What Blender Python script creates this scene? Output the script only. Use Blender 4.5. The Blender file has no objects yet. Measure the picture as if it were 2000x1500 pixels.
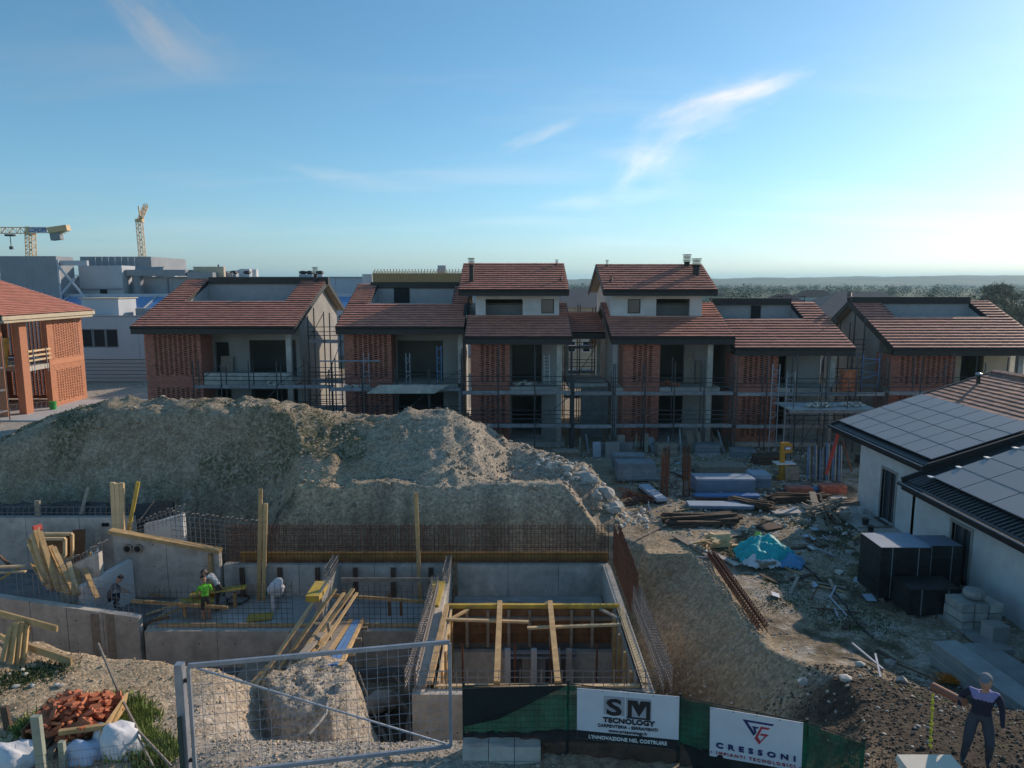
import bpy, math, random
import numpy as np
from mathutils import Vector, Matrix, Euler
random.seed(7); RNG = np.random.default_rng(7)
R = math.radians
scn = bpy.context.scene
COL = scn.collection
# ------------------------------------------------------------ camera
H = 11.0; PITCH = R(8.0); FPX = 1390.0
cam = bpy.data.cameras.new('camera'); camo = bpy.data.objects.new('camera', cam); COL.objects.link(camo)
camo.location = (0, 0, H); camo.rotation_euler = (math.pi/2 - PITCH, 0, 0)
cam.sensor_width = 36; cam.lens = 36*FPX/2000; cam.clip_start = .1; cam.clip_end = 30000
scn.camera = camo
# ------------------------------------------------------------ sky and sun
SUN_EL = R(22); SUN_AZ = R(41)            # azimuth measured from +X towards +Y
w = bpy.data.worlds.new('World'); scn.world = w; w.use_nodes = True
nt = w.node_tree; nt.nodes.clear()
def N(t, nt=nt, **k):
    n = nt.nodes.new(t)
    for a, b in k.items(): setattr(n, a, b)
    return n
def L(a, b, nt=nt): nt.links.new(a, b)
sky = N('ShaderNodeTexSky', sky_type='NISHITA'); sky.sun_disc = False
sky.sun_elevation = SUN_EL; sky.sun_rotation = math.pi/2 - SUN_AZ
sky.air_density = .9; sky.dust_density = .3; sky.ozone_density = 4.6; sky.altitude = 50
grade = N('ShaderNodeHueSaturation'); grade.inputs['Hue'].default_value = .483; grade.inputs['Saturation'].default_value = 1.05; L(sky.outputs[0], grade.inputs['Color'])
SKY = grade.outputs[0]
tc = N('ShaderNodeTexCoord'); sep = N('ShaderNodeSeparateXYZ'); L(tc.outputs['Generated'], sep.inputs[0])
zz = N('ShaderNodeMath', operation='ADD'); zz.inputs[1].default_value = .12; L(sep.outputs[2], zz.inputs[0])
def dv(a):
    m = N('ShaderNodeMath', operation='DIVIDE'); L(a, m.inputs[0]); L(zz.outputs[0], m.inputs[1]); return m.outputs[0]
cmb = N('ShaderNodeCombineXYZ'); L(dv(sep.outputs[0]), cmb.inputs[0]); L(dv(sep.outputs[1]), cmb.inputs[1])
mp = N('ShaderNodeMapping'); mp.inputs['Rotation'].default_value = (0, 0, R(-28)); mp.inputs['Scale'].default_value = (.42, 1.7, 1)
mp.inputs['Location'].default_value = (3.1, 1.35, 0)
L(cmb.outputs[0], mp.inputs[0])
n1 = N('ShaderNodeTexNoise'); n1.inputs['Scale'].default_value = .8; n1.inputs['Detail'].default_value = 9; n1.inputs['Roughness'].default_value = .62; n1.inputs['Distortion'].default_value = .5
L(mp.outputs[0], n1.inputs['Vector'])
n2 = N('ShaderNodeTexNoise'); n2.inputs['Scale'].default_value = .5; n2.inputs['Detail'].default_value = 2
L(cmb.outputs[0], n2.inputs['Vector'])
mm = N('ShaderNodeMath', operation='MULTIPLY'); L(n1.outputs[0], mm.inputs[0]); L(n2.outputs[0], mm.inputs[1])
cr = N('ShaderNodeValToRGB'); cr.color_ramp.elements[0].position = .245; cr.color_ramp.elements[1].position = .50
cr.color_ramp.elements[1].color = (.30, .30, .30, 1)
L(mm.outputs[0], cr.inputs[0])
# a few long wisps, each a stretched soft streak at its own direction in the sky
def wisp(dx, dz, ang, lx, lz, amt, seed):
    # direction angles: azimuth from +Y towards +X, elevation
    az = N('ShaderNodeMath', operation='ARCTAN2'); L(sep.outputs[0], az.inputs[0]); L(sep.outputs[1], az.inputs[1])
    el = N('ShaderNodeMath', operation='ARCSINE'); L(sep.outputs[2], el.inputs[0])
    a = N('ShaderNodeCombineXYZ'); L(az.outputs[0], a.inputs[0]); L(el.outputs[0], a.inputs[1])
    s = N('ShaderNodeVectorMath', operation='SUBTRACT'); s.inputs[1].default_value = (R(dx), R(dz), 0); L(a.outputs[0], s.inputs[0])
    nn = N('ShaderNodeTexNoise'); nn.inputs['Scale'].default_value = 9; nn.inputs['Detail'].default_value = 8; nn.inputs['Roughness'].default_value = .68
    m = N('ShaderNodeMapping', vector_type='POINT'); m.inputs['Rotation'].default_value = (0, 0, -R(ang)); L(s.outputs[0], m.inputs[0])
    m0 = N('ShaderNodeMapping'); m0.inputs['Scale'].default_value = (.7, 2.2, 1); m0.inputs['Location'].default_value = (seed, seed, 0); L(m.outputs[0], m0.inputs[0]); L(m0.outputs[0], nn.inputs['Vector'])
    ns = N('ShaderNodeVectorMath', operation='SUBTRACT'); ns.inputs[1].default_value = (.5, .5, .5); L(nn.outputs['Color'], ns.inputs[0])
    nm = N('ShaderNodeVectorMath', operation='MULTIPLY'); nm.inputs[1].default_value = (R(lx)*1.6, R(lz)*2.6, 0); L(ns.outputs[0], nm.inputs[0])
    ad = N('ShaderNodeVectorMath', operation='ADD'); L(m.outputs[0], ad.inputs[0]); L(nm.outputs[0], ad.inputs[1])
    m2 = N('ShaderNodeVectorMath', operation='MULTIPLY'); m2.inputs[1].default_value = (1/R(lx), 1/R(lz), 0); L(ad.outputs[0], m2.inputs[0])
    ln = N('ShaderNodeVectorMath', operation='LENGTH'); L(m2.outputs[0], ln.inputs[0])
    mr = N('ShaderNodeMapRange', interpolation_type='SMOOTHERSTEP'); mr.inputs[1].default_value = 1.05; mr.inputs[2].default_value = 0; mr.inputs[3].default_value = 0; mr.inputs[4].default_value = amt
    L(ln.outputs['Value'], mr.inputs[0])
    st = N('ShaderNodeMapRange'); st.inputs[1].default_value = .34; st.inputs[2].default_value = .62; L(nn.outputs[0], st.inputs[0])
    mu = N('ShaderNodeMath', operation='MULTIPLY'); L(mr.outputs[0], mu.inputs[0]); L(st.outputs[0], mu.inputs[1])
    return mu.outputs[0]
tot = cr.outputs[0]
for a in [(18.3, 13.9, 12, 6.0, 1.0, .62, 1.7), (15.5, 12.9, 18, 7.5, 1.9, .42, 7.7), (12.0, 10.6, 40, 5.5, 1.9, .38, 2.9), (9.5, 9.0, 60, 3.5, 1.5, .28, 12.9), (-25, 17.5, -42, 7.0, 2.6, .5, 5.2), (2.5, 11.4, 20, 4, .7, .5, 3.3),
          (11, 9.4, -8, 6, 2.4, .26, 8.8), (-14, 8.0, -8, 7, .8, .22, 4.1), (9, 6.6, 4, 8, 1.0, .22, 6.1)]:
    x = N('ShaderNodeMath', operation='ADD'); x.use_clamp = True; L(tot, x.inputs[0]); L(wisp(*a), x.inputs[1]); tot = x.outputs[0]
up = N('ShaderNodeMapRange'); up.inputs[1].default_value = .0; up.inputs[2].default_value = .10; L(sep.outputs[2], up.inputs[0])
cm = N('ShaderNodeMath', operation='MULTIPLY'); L(tot, cm.inputs[0]); L(up.outputs[0], cm.inputs[1])
# clouds are as bright as the sky round them, whiter
bw = N('ShaderNodeRGBToBW'); L(SKY, bw.inputs[0])
ccol = N('ShaderNodeMix', data_type='RGBA', blend_type='MULTIPLY'); ccol.inputs[0].default_value = 1; ccol.inputs[7].default_value = (1.75, 1.68, 1.66, 1)
L(bw.outputs[0], ccol.inputs[6])
mx = N('ShaderNodeMix', data_type='RGBA'); L(cm.outputs[0], mx.inputs[0]); L(SKY, mx.inputs[6]); L(ccol.outputs[2], mx.inputs[7])
bg = N('ShaderNodeBackground'); bg.inputs[1].default_value = .071; L(mx.outputs[2], bg.inputs[0])
ow = N('ShaderNodeOutputWorld'); L(bg.outputs[0], ow.inputs[0])
sl = bpy.data.lights.new('sun', 'SUN'); sl.energy = 2.05; sl.angle = R(.6); sl.color = (1, .82, .65)
so = bpy.data.objects.new('sun', sl); COL.objects.link(so); so.location = (60, 0, 60)
sd = Vector((math.cos(SUN_EL)*math.cos(SUN_AZ), math.cos(SUN_EL)*math.sin(SUN_AZ), math.sin(SUN_EL)))
so.rotation_euler = sd.to_track_quat('Z', 'Y').to_euler()
vs = scn.view_settings; vs.view_transform = 'Standard'; vs.look = 'None'; vs.exposure = 1.02; vs.gamma = 1; vs.use_curve_mapping = False
# ------------------------------------------------------------ projection helper: where a ray of the photograph meets a plane of the place
def ray(px, py):
    u = -(py-750)/FPX
    return Vector(((px-1000)/FPX, math.cos(PITCH)+u*math.sin(PITCH), -math.sin(PITCH)+u*math.cos(PITCH)))
def at(px, py, Y=None, z=None, X=None):
    r = ray(px, py)
    t = Y/r.y if Y is not None else ((z-H)/r.z if z is not None else X/r.x)
    return Vector((r.x*t, r.y*t, H+r.z*t))
# ------------------------------------------------------------ materials
MC = {}
def mat(name, col, rough=.8, var=.15, scale=3., bump=.0, bscale=20., metal=0., rnd=0., col2=None, mixlo=.4, mixhi=.65, mscale=1.2, trans=None, spec=.5, streak=0.):
    if name in MC: return MC[name]
    m = bpy.data.materials.new(name); m.use_nodes = True; t = m.node_tree; b = t.nodes['Principled BSDF']
    n = lambda k, **kw: N(k, t, **kw)
    l = lambda a, c: t.links.new(a, c)
    tcn = n('ShaderNodeTexCoord'); no = n('ShaderNodeTexNoise'); no.inputs['Scale'].default_value = scale; no.inputs['Detail'].default_value = 6; no.inputs['Roughness'].default_value = .65
    src = tcn.outputs['Object']
    if streak:
        mpn = n('ShaderNodeMapping'); mpn.inputs['Scale'].default_value = (1, 1, 1-streak); l(src, mpn.inputs[0]); l(mpn.outputs[0], no.inputs['Vector'])
    else: l(src, no.inputs['Vector'])
    base = n('ShaderNodeRGB'); base.outputs[0].default_value = (*col, 1); out = base.outputs[0]
    if col2:
        n3 = n('ShaderNodeTexNoise'); n3.inputs['Scale'].default_value = mscale; n3.inputs['Detail'].default_value = 5; n3.inputs['Roughness'].default_value = .6; l(src, n3.inputs['Vector'])
        mr = n('ShaderNodeMapRange'); mr.inputs[1].default_value = mixlo; mr.inputs[2].default_value = mixhi; l(n3.outputs[0], mr.inputs[0])
        mi = n('ShaderNodeMix', data_type='RGBA'); mi.inputs[7].default_value = (*col2, 1); l(mr.outputs[0], mi.inputs[0]); l(out, mi.inputs[6]); out = mi.outputs[2]
    mr = n('ShaderNodeMapRange'); mr.inputs[1].default_value = .25; mr.inputs[2].default_value = .75; mr.inputs[3].default_value = 1-var*1.6; mr.inputs[4].default_value = 1+var*1.2; l(no.outputs[0], mr.inputs[0])
    val = mr.outputs[0]
    if rnd:
        at_ = n('ShaderNodeAttribute', attribute_name='rnd'); m2 = n('ShaderNodeMapRange'); m2.inputs[3].default_value = 1-rnd; m2.inputs[4].default_value = 1+rnd; l(at_.outputs['Fac'], m2.inputs[0])
        mu = n('ShaderNodeMath', operation='MULTIPLY'); l(val, mu.inputs[0]); l(m2.outputs[0], mu.inputs[1]); val = mu.outputs[0]
    hs = n('ShaderNodeHueSaturation'); l(out, hs.inputs['Color']); l(val, hs.inputs['Value']); l(hs.outputs[0], b.inputs['Base Color'])
    b.inputs['Roughness'].default_value = rough; b.inputs['Metallic'].default_value = metal; b.inputs['Specular IOR Level'].default_value = spec
    if bump:
        nb = n('ShaderNodeTexNoise'); nb.inputs['Scale'].default_value = bscale; nb.inputs['Detail'].default_value = 5; l(src, nb.inputs['Vector'])
        bn = n('ShaderNodeBump'); bn.inputs['Strength'].default_value = bump; bn.inputs['Distance'].default_value = .05; l(nb.outputs[0], bn.inputs['Height']); l(bn.outputs[0], b.inputs['Normal'])
    if trans: b.inputs['Alpha'].default_value = trans
    MC[name] = m; return m
conc = mat('concrete', (.55, .51, .455), .9, .24, 1.6, .25, 25, col2=(.38, .355, .32), mscale=.7)
conc_w = mat('warm_concrete', (.60, .55, .48), .9, .2, 2.2, .25, 25, col2=(.45, .41, .36), mscale=.8)
concd = mat('dark_concrete', (.19, .19, .185), .85, .25, 1.4, .25, 25)  # darker concrete tone for joints, footings and inner walls
slabm = mat('screed', (.50, .475, .45), .85, .2, .9, .15, 15, col2=(.36, .34, .32), mscale=.6)
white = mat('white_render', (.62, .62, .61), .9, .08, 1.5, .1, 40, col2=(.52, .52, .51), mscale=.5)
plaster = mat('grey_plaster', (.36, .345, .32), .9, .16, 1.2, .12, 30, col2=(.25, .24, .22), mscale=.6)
plasterc = mat('cream_plaster', (.55, .46, .33), .9, .12, 1.2)
fascia = mat('charcoal_fascia', (.022, .021, .021), .55, .2, 2)
beamm = mat('brown_beam', (.045, .028, .020), .7, .2, 4)
tilem = mat('clay_tile', (.66, .275, .19), .7, .10, 2.5, rnd=.09, col2=(.55, .225, .16), mscale=.9)
tilew = mat('blended_clay_tile', (.42, .20, .13), .75, .18, 4, rnd=.28, col2=(.26, .15, .13), mscale=1.6)
brickm = mat('red_brick', (.43, .165, .115), .85, .15, 6, rnd=.22)
bricko = mat('orange_brick', (.54, .23, .125), .85, .12, 6, rnd=.15)
brickl = mat('loose_red_brick', (.50, .16, .075), .85, .2, 8, .3, 40, rnd=.2)
woodn = mat('new_timber', (.56, .37, .17), .75, .2, 5, .1, 30, rnd=.16, col2=(.44, .28, .13), mscale=2)
woodp = mat('pale_timber', (.66, .48, .27), .75, .15, 5, .1, 30, rnd=.12)
woodg = mat('weathered_timber', (.30, .25, .195), .85, .25, 5, .15, 30, rnd=.22)
woodd = mat('dark_timber', (.10, .065, .045), .85, .3, 4, .15, 30, rnd=.25)
wooddo = mat('old_brown_formwork', (.20, .095, .04), .8, .35, 3, .15, 30, rnd=.25)
yform = mat('yellow_formwork', (.62, .42, .06), .6, .2, 3, .05, 30, rnd=.1, col2=(.45, .31, .08), mscale=2)
rust = mat('rusty_steel', (.15, .06, .035), .85, .35, 8, rnd=.3)
rebar_g = mat('grey_rebar', (.30, .27, .25), .6, .25, 8, metal=.3, rnd=.25)
rebar_d = mat('dark_rebar', (.09, .065, .05), .75, .3, 8, rnd=.3)
galv = mat('galvanised_steel', (.33, .36, .41), .45, .15, 4, metal=.35)
galvb = mat('blue_painted_steel', (.13, .26, .50), .5, .2, 4, rnd=.2)
pipem = mat('scaffold_tube', (.085, .082, .085), .6, .35, 5, metal=.3, rnd=.3)
deckm = mat('scaffold_deck', (.27, .27, .29), .6, .3, 2.5, metal=.25, rnd=.25)
blk = mat('black_plastic', (.022, .023, .026), .36, .4, 3, .6, 7, col2=(.05,.048,.045), mixlo=.5, mixhi=.75)
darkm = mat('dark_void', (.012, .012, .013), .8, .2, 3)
glassm = mat('window_glass', (.05, .06, .075), .12, .1, 1, spec=.8)
indw = mat('blue_grey_cladding', (.36, .43, .50), .7, .06, .3)
indl = mat('pale_cladding', (.45, .48, .51), .75, .07, .4)
indg = mat('grey_cladding', (.26, .28, .30), .75, .1, .4)
craney = mat('crane_yellow', (.66, .45, .24), .6, .15, 2)
cranebl = mat('crane_sign_blue', (.04, .11, .32), .6)
redp = mat('red_paint', (.50, .05, .03), .6, .2, 4)
whitep = mat('white_paint', (.75, .75, .73), .6, .1, 2)
fabw = mat('white_sack', (.68, .68, .70), .8, .12, 3, .3, 9)
# ------------------------------------------------------------ mesh building
WM = {}
def vec(p): return Vector(p)
BOXF = [(0,3,2,1),(4,5,6,7),(0,1,5,4),(1,2,6,5),(2,3,7,6),(3,0,4,7)]
class MB:
    def __init__(s): s.v = []; s.f = []; s.r = []
    def add(s, vs_, fs, r=None):
        n = len(s.v); s.v += [tuple(p) for p in vs_]; s.f += [tuple(i+n for i in f) for f in fs]
        s.r += [random.random() if r is None else r]*len(vs_); return s
    def box(s, x0, x1, y0, y1, z0, z1):
        if x0 > x1: x0, x1 = x1, x0
        if y0 > y1: y0, y1 = y1, y0
        if z0 > z1: z0, z1 = z1, z0
        return s.add([(x0,y0,z0),(x1,y0,z0),(x1,y1,z0),(x0,y1,z0),(x0,y0,z1),(x1,y0,z1),(x1,y1,z1),(x0,y1,z1)], BOXF)
    def obox(s, c, size, rz=0, rx=0, ry=0):
        m = Euler((rx, ry, rz)).to_matrix(); c = Vector(c); a, b, d = size[0]/2, size[1]/2, size[2]/2
        return s.add([c+m@Vector(p) for p in [(-a,-b,-d),(a,-b,-d),(a,b,-d),(-a,b,-d),(-a,-b,d),(a,-b,d),(a,b,d),(-a,b,d)]], BOXF)
    def beam(s, p, q, wd, ht, up=(0,0,1)):
        p = Vector(p); q = Vector(q); d = (q-p).normalized(); u = Vector(up)
        if abs(d.dot(u)) > .97: u = Vector((0,1,0))
        sx = d.cross(u).normalized(); uz = sx.cross(d).normalized(); a = sx*wd/2; b = uz*ht/2
        return s.add([p-a-b, p+a-b, q+a-b, q-a-b, p-a+b, p+a+b, q+a+b, q-a+b], BOXF)
    def tube(s, p, q, r, n=5, r2=None, cap=True):
        p = Vector(p); q = Vector(q); d = (q-p); 
        if d.length < 1e-6: return s
        d.normalize(); u = Vector((0,0,1)) if abs(d.z) < .9 else Vector((0,1,0))
        a = d.cross(u).normalized(); b = a.cross(d); r2 = r if r2 is None else r2
        vs_ = [p+(a*math.cos(t)+b*math.sin(t))*r for t in [2*math.pi*i/n for i in range(n)]]+[q+(a*math.cos(t)+b*math.sin(t))*r2 for t in [2*math.pi*i/n for i in range(n)]]
        fs = [(i, (i+1)%n, n+(i+1)%n, n+i) for i in range(n)]
        if cap: fs += [tuple(range(n-1,-1,-1)), tuple(range(n,2*n))]
        return s.add(vs_, fs)
    def path(s, pts, r, n=5):
        pts = [Vector(p) for p in pts]; k = len(pts); vs_ = []; rr = random.random()
        for i, p in enumerate(pts):
            d = (pts[min(i+1,k-1)]-pts[max(i-1,0)]).normalized(); u = Vector((0,0,1)) if abs(d.z) < .9 else Vector((0,1,0))
            a = d.cross(u).normalized(); b = a.cross(d)
            vs_ += [p+(a*math.cos(2*math.pi*j/n)+b*math.sin(2*math.pi*j/n))*r for j in range(n)]
        fs = [(i*n+j, i*n+(j+1)%n, (i+1)*n+(j+1)%n, (i+1)*n+j) for i in range(k-1) for j in range(n)]
        return s.add(vs_, fs, rr)
    def prism(s, poly, ext):
        poly = [Vector(p) for p in poly]; e = Vector(ext); n = len(poly)
        nrm = sum(((poly[i].cross(poly[(i+1)%n])) for i in range(n)), Vector())
        if nrm.dot(e) > 0: poly = poly[::-1]
        return s.add(poly+[p+e for p in poly], [tuple(range(n)), tuple(range(2*n-1,n-1,-1))]+[(i, n+i, n+(i+1)%n, (i+1)%n) for i in range(n)])
    def lathe(s, c, prof, n=12):
        c = Vector(c); vs_ = []; k = len(prof)
        for r, z in prof: vs_ += [c+Vector((r*math.cos(2*math.pi*j/n), r*math.sin(2*math.pi*j/n), z)) for j in range(n)]
        fs = [(i*n+j, i*n+(j+1)%n, (i+1)*n+(j+1)%n, (i+1)*n+j) for i in range(k-1) for j in range(n)]
        fs += [tuple(range(n-1,-1,-1)), tuple(range((k-1)*n, k*n))]
        return s.add(vs_, fs)
    def blob(s, c, rad, seed=0, sub=2, rough=.25):
        import bmesh
        bm = bmesh.new(); bmesh.ops.create_icosphere(bm, subdivisions=sub, radius=1); rs = random.Random(seed); c = Vector(c)
        ph = [rs.uniform(0,6) for _ in range(6)]; vs_ = []
        for v in bm.verts:
            p = v.co; k = 1+rough*(math.sin(p.x*3+ph[0])*math.sin(p.y*3.3+ph[1])+.6*math.sin(p.z*5+ph[2]+p.x*4)*math.sin(p.y*6+ph[3]))+rs.uniform(-1,1)*rough*.3
            vs_.append(c+Vector((p.x*rad[0]*k, p.y*rad[1]*k, p.z*rad[2]*k)))
        fs = [tuple(v.index for v in f.verts) for f in bm.faces]; bm.free(); return s.add(vs_, fs)
    def build(s, name, m, parent=None, kind=None, label=None, smooth=False):
        me = bpy.data.meshes.new(name)
        if parent is not None: Mw = WM[parent.name]
        else:
            a = np.array(s.v); Mw = Matrix.Translation(((a[:,0].min()+a[:,0].max())/2, (a[:,1].min()+a[:,1].max())/2, a[:,2].min())) if len(a) else Matrix()
        inv = Mw.inverted(); me.from_pydata([inv@Vector(p) for p in s.v], [], s.f)
        at_ = me.attributes.new('rnd', 'FLOAT', 'POINT'); at_.data.foreach_set('value', s.r)
        me.materials.append(m)
        if smooth: me.polygons.foreach_set('use_smooth', [True]*len(me.polygons))
        o = bpy.data.objects.new(name, me); COL.objects.link(o)
        if parent is not None: o.parent = parent
        else: o.matrix_basis = Mw
        WM[o.name] = Mw
        if kind: o['kind'] = kind
        if label: o['label'] = label
        return o
def tag(o, label=None, cat=None, group=None, kind=None):
    if label: o['label'] = label
    if cat: o['category'] = cat
    if group: o['group'] = group
    if kind: o['kind'] = kind
    return o
def thing(name, label, cat, loc=(0,0,0), rz=0, group=None):
    o = bpy.data.objects.new(name, None); COL.objects.link(o); o.location = loc; o.rotation_euler = (0,0,rz); o.empty_display_size = .3
    WM[o.name] = Matrix.Translation(Vector(loc)) @ Matrix.Rotation(rz, 4, 'Z')
    return tag(o, label, cat, group)
def copy_tree(o, loc=None, rz=None, label=None, parent=None):
    c = o.copy(); COL.objects.link(c)
    if parent is not None: c.parent = parent
    if loc is not None: c.location = loc
    if rz is not None: c.rotation_euler = (0,0,rz)
    if label: c['label'] = label
    for ch in list(o.children): copy_tree(ch, parent=c)
    return c
def wall_holes(mb, x0, x1, z0, z1, y0, y1, holes, axis='x', off=0):
    xs = sorted({x0, x1, *[min(max(h[0],x0),x1) for h in holes], *[min(max(h[1],x0),x1) for h in holes]})
    zs = sorted({z0, z1, *[min(max(h[2],z0),z1) for h in holes], *[min(max(h[3],z0),z1) for h in holes]})
    for i in range(len(xs)-1):
        run = None
        for j in range(len(zs)-1):
            cx = (xs[i]+xs[i+1])/2; cz = (zs[j]+zs[j+1])/2
            inside = any(h[0] < cx < h[1] and h[2] < cz < h[3] for h in holes)
            if not inside and run is None: run = zs[j]
            if inside and run is not None:
                wall_box(mb, axis, xs[i], xs[i+1], y0, y1, run, zs[j]); run = None
        if run is not None: wall_box(mb, axis, xs[i], xs[i+1], y0, y1, run, zs[-1])
    return mb
def wall_box(mb, axis, a0, a1, b0, b1, z0, z1):
    mb.box(a0, a1, b0, b1, z0, z1) if axis == 'x' else mb.box(b0, b1, a0, a1, z0, z1)
# ------------------------------------------------------------ the ground: one sheet from the site to the horizon
def _hash(ix, iy, s):
    n = (ix*374761393 + iy*668265263 + s*1442695041) & 0xffffffff
    n = ((n ^ (n >> 13))*1274126177) & 0xffffffff
    return ((n ^ (n >> 16)) & 0xffff)/65535.
def vnoise(x, y, s=0):
    xi = np.floor(x).astype(np.int64); yi = np.floor(y).astype(np.int64); fx = x-xi; fy = y-yi
    fx = fx*fx*(3-2*fx); fy = fy*fy*(3-2*fy)
    a = _hash(xi, yi, s); b = _hash(xi+1, yi, s); c = _hash(xi, yi+1, s); d = _hash(xi+1, yi+1, s)
    return (a*(1-fx)+b*fx)*(1-fy)+(c*(1-fx)+d*fx)*fy
def fbm(x, y, s=0, o=4):
    t = 0; a = .5
    for i in range(o): t = t+a*vnoise(x*2**i, y*2**i, s+i*17); a *= .5
    return t/(1-.5**o)-.5
def sst(a, b, x):
    t = np.clip((x-a)/(b-a), 0, 1); return t*t*(3-2*t)
PIT = [(-34,31.2),(-12.6,31.2),(-11.9,28.5),(3.9,28.5),(4.3,18.2),(3.6,17.3),(-2.6,17.5),(-3.4,18.8),(-6.8,19.2),(-9.4,19.6),(-13,21.0),(-34,22.2)]
def sdf(X, Y, P):
    P = np.array(P, float); d = np.full(X.shape, 1e9); ins = np.zeros(X.shape, bool); n = len(P)
    for i in range(n):
        a = P[i]; b = P[(i+1)%n]; ex, ey = b-a; wx = X-a[0]; wy = Y-a[1]
        t = np.clip((wx*ex+wy*ey)/(ex*ex+ey*ey), 0, 1); d = np.minimum(d, (wx-ex*t)**2+(wy-ey*t)**2)
        c = (a[1] > Y) != (b[1] > Y)
        with np.errstate(divide='ignore', invalid='ignore'): xi = a[0]+(Y-a[1])*ex/(ey if ey else 1e-9)
        ins ^= c & (X < xi)
    d = np.sqrt(d); return np.where(ins, -d, d)
CX = [-45,-34,-29,-27,-24,-20.5,-16,-11.7,-9,-7.4,-5.3,-3.4,-1.6,0,2,3.8,5,5.8,7]
CZ = [.0,.2,1.6,3.1,4.4,5.2,5.25,5.05,4.35,4.15,4.62,4.6,3.8,2.75,2.4,2.05,.9,.2,0]
def terrain(X, Y):
    X = np.asarray(X, float); Y = np.asarray(Y, float)
    n1_ = fbm(X*.35, Y*.35, 3); n2_ = fbm(X*1.3, Y*1.3, 9); n3_ = fbm(X*5, Y*5, 21, 3)
    near = (Y < 44) & (np.abs(X) < 60)
    # ground round the pit
    g = np.zeros(X.shape)
    left = 1.55+.25*n1_
    g = np.where(X < 0, left*sst(24, 19, Y), 0)
    ramp = 1.95*sst(16.2, 12.6, Y)-.5*sst(14.5, 17, Y)
    wr = sst(-7.2, -5.4, X)*sst(30, 20, Y)
    g = g*(1-wr)+ramp*wr
    wr2 = sst(1, 3.5, X); g = g*(1-wr2)+(1.95*sst(18.0, 12.2, Y))*wr2
    g = g+.75*np.exp(-(((X-8.8)/2.6)**2+((Y-17.2)/2.2)**2))
    g = g+.2*np.exp(-(((X-11.8)/2.6)**2+((Y-14.6)/1.6)**2))
    # spoil heaps
    cz = np.interp(X+.8*n1_, CX, CZ)+.15+.16*n2_*np.clip(np.interp(X, CX, CZ), 0, 1)
    yc = np.where(X > 0, 36.6-.5*X, 36.6)+1.3*n1_*2
    front = cz-np.clip(yc-Y, 0, None)*np.interp(X, [-30,-14,-2,3,6], [.62,.60,.50,.45,.5])-.35*(np.clip(1.2-np.abs(Y-yc), 0, 1)**2)
    back = cz-np.clip(Y-yc, 0, None)*.68
    m = np.minimum(front, back)
    gul = fbm(X*2.2+.4*Y, Y*.3, 40, 3)
    m = m+np.where(m > 0, .13*n2_+.10*gul+.07*np.abs(fbm(X*2.6, Y*2.6, 91, 2)), 0)
    g = np.maximum(g, np.where(Y > 27, m, -9))
    g = np.maximum(g, np.where((Y>27), (1.95+.35*n1_+.2*n2_)*sst(35,32,Y)*sst(-26,-22,X)*sst(4.4,2.2,X), -9))
    # the excavation
    d = sdf(X, Y, PIT)
    s = np.where(Y > 28, 1.95, np.where(X > 3.5, .95, np.where(X < -6, 1.75, 1.25)))
    teeth = np.where((Y > 27.5), (.20*np.abs(np.sin(X*4.1+2.5*n2_+.8*n1_))*sst(0, .6, d)*sst(3.2,1.4,d)+.30*fbm(X*3.1, Y*.5, 55))*sst(4,3.2,d)+.2*n1_, .25*n2_)
    pitz = -3.3+np.clip(d+teeth*1.0, 0, None)*s
    h = np.minimum(g, pitz)
    # a block of soil left standing below the gate
    rr_ = np.hypot((X+5.2+.3*n2_)/1.05, (Y-17.0)/1.3)-1-.25*n2_-.25*fbm(X*3, Y*3, 66); sp = 1.0-np.clip(rr_, 0, None)*3.6-.25*np.clip(rr_+.5,0,1)**2+.35*n2_+.25*n3_
    h = np.maximum(h, sp)
    amp = np.where(near, 1, .3)
    h = h+amp*(.16*n2_*sst(-9, 0, h+8)+.05*n3_)
    # cleared level ground round the houses and the paved strip
    far = sst(43, 46, Y); h = h*(1-far)+far*(.05*n1_)
    fy = sst(150, 900, Y); h = h-fy*2
    return h
def axis(segs):
    out = [segs[0][0]]
    for a, b, st in segs:
        n = max(1, round((b-a)/st)); out += list(np.linspace(a, b, n+1)[1:])
    return np.array(out)
geo = [60*1.28**i for i in range(22)]
xs = np.concatenate([-np.array(geo[::-1][:-1]), axis([(-60,-30,.8),(-30,-22,.3),(-22,22,.12),(22,60,.8)]), np.array(geo[1:])])
ys = np.concatenate([axis([(-40,7,2.5),(7,12,.35),(12,24,.09),(24,34,.11),(34,46,.2),(46,100,1)]), 100*1.25**np.arange(1, 21)])
Xg, Yg = np.meshgrid(xs, ys); Zg = terrain(Xg, Yg)
nx, ny = len(xs), len(ys)
co = np.stack([Xg, Yg, Zg], -1).reshape(-1, 3)
idx = np.arange(nx*ny).reshape(ny, nx)
quads = np.stack([idx[:-1,:-1], idx[:-1,1:], idx[1:,1:], idx[1:,:-1]], -1).reshape(-1, 4)
def npmesh(name, co, faces, m, attrs=None, smooth=False):
    me = bpy.data.meshes.new(name); k = faces.shape[1]
    me.vertices.add(len(co)); me.vertices.foreach_set('co', co.astype(np.float32).ravel())
    me.loops.add(faces.size); me.loops.foreach_set('vertex_index', faces.astype(np.int32).ravel())
    me.polygons.add(len(faces)); me.polygons.foreach_set('loop_start', np.arange(0, faces.size, k, dtype=np.int32))
    me.update(calc_edges=True)
    for a, v in (attrs or {}).items():
        t = me.attributes.new(a, 'FLOAT', 'POINT'); t.data.foreach_set('value', v.astype(np.float32).ravel())
    if smooth: me.polygons.foreach_set('use_smooth', np.ones(len(faces), bool))
    me.materials.append(m); o = bpy.data.objects.new(name, me); COL.objects.link(o); WM[o.name] = Matrix(); return o
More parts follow.
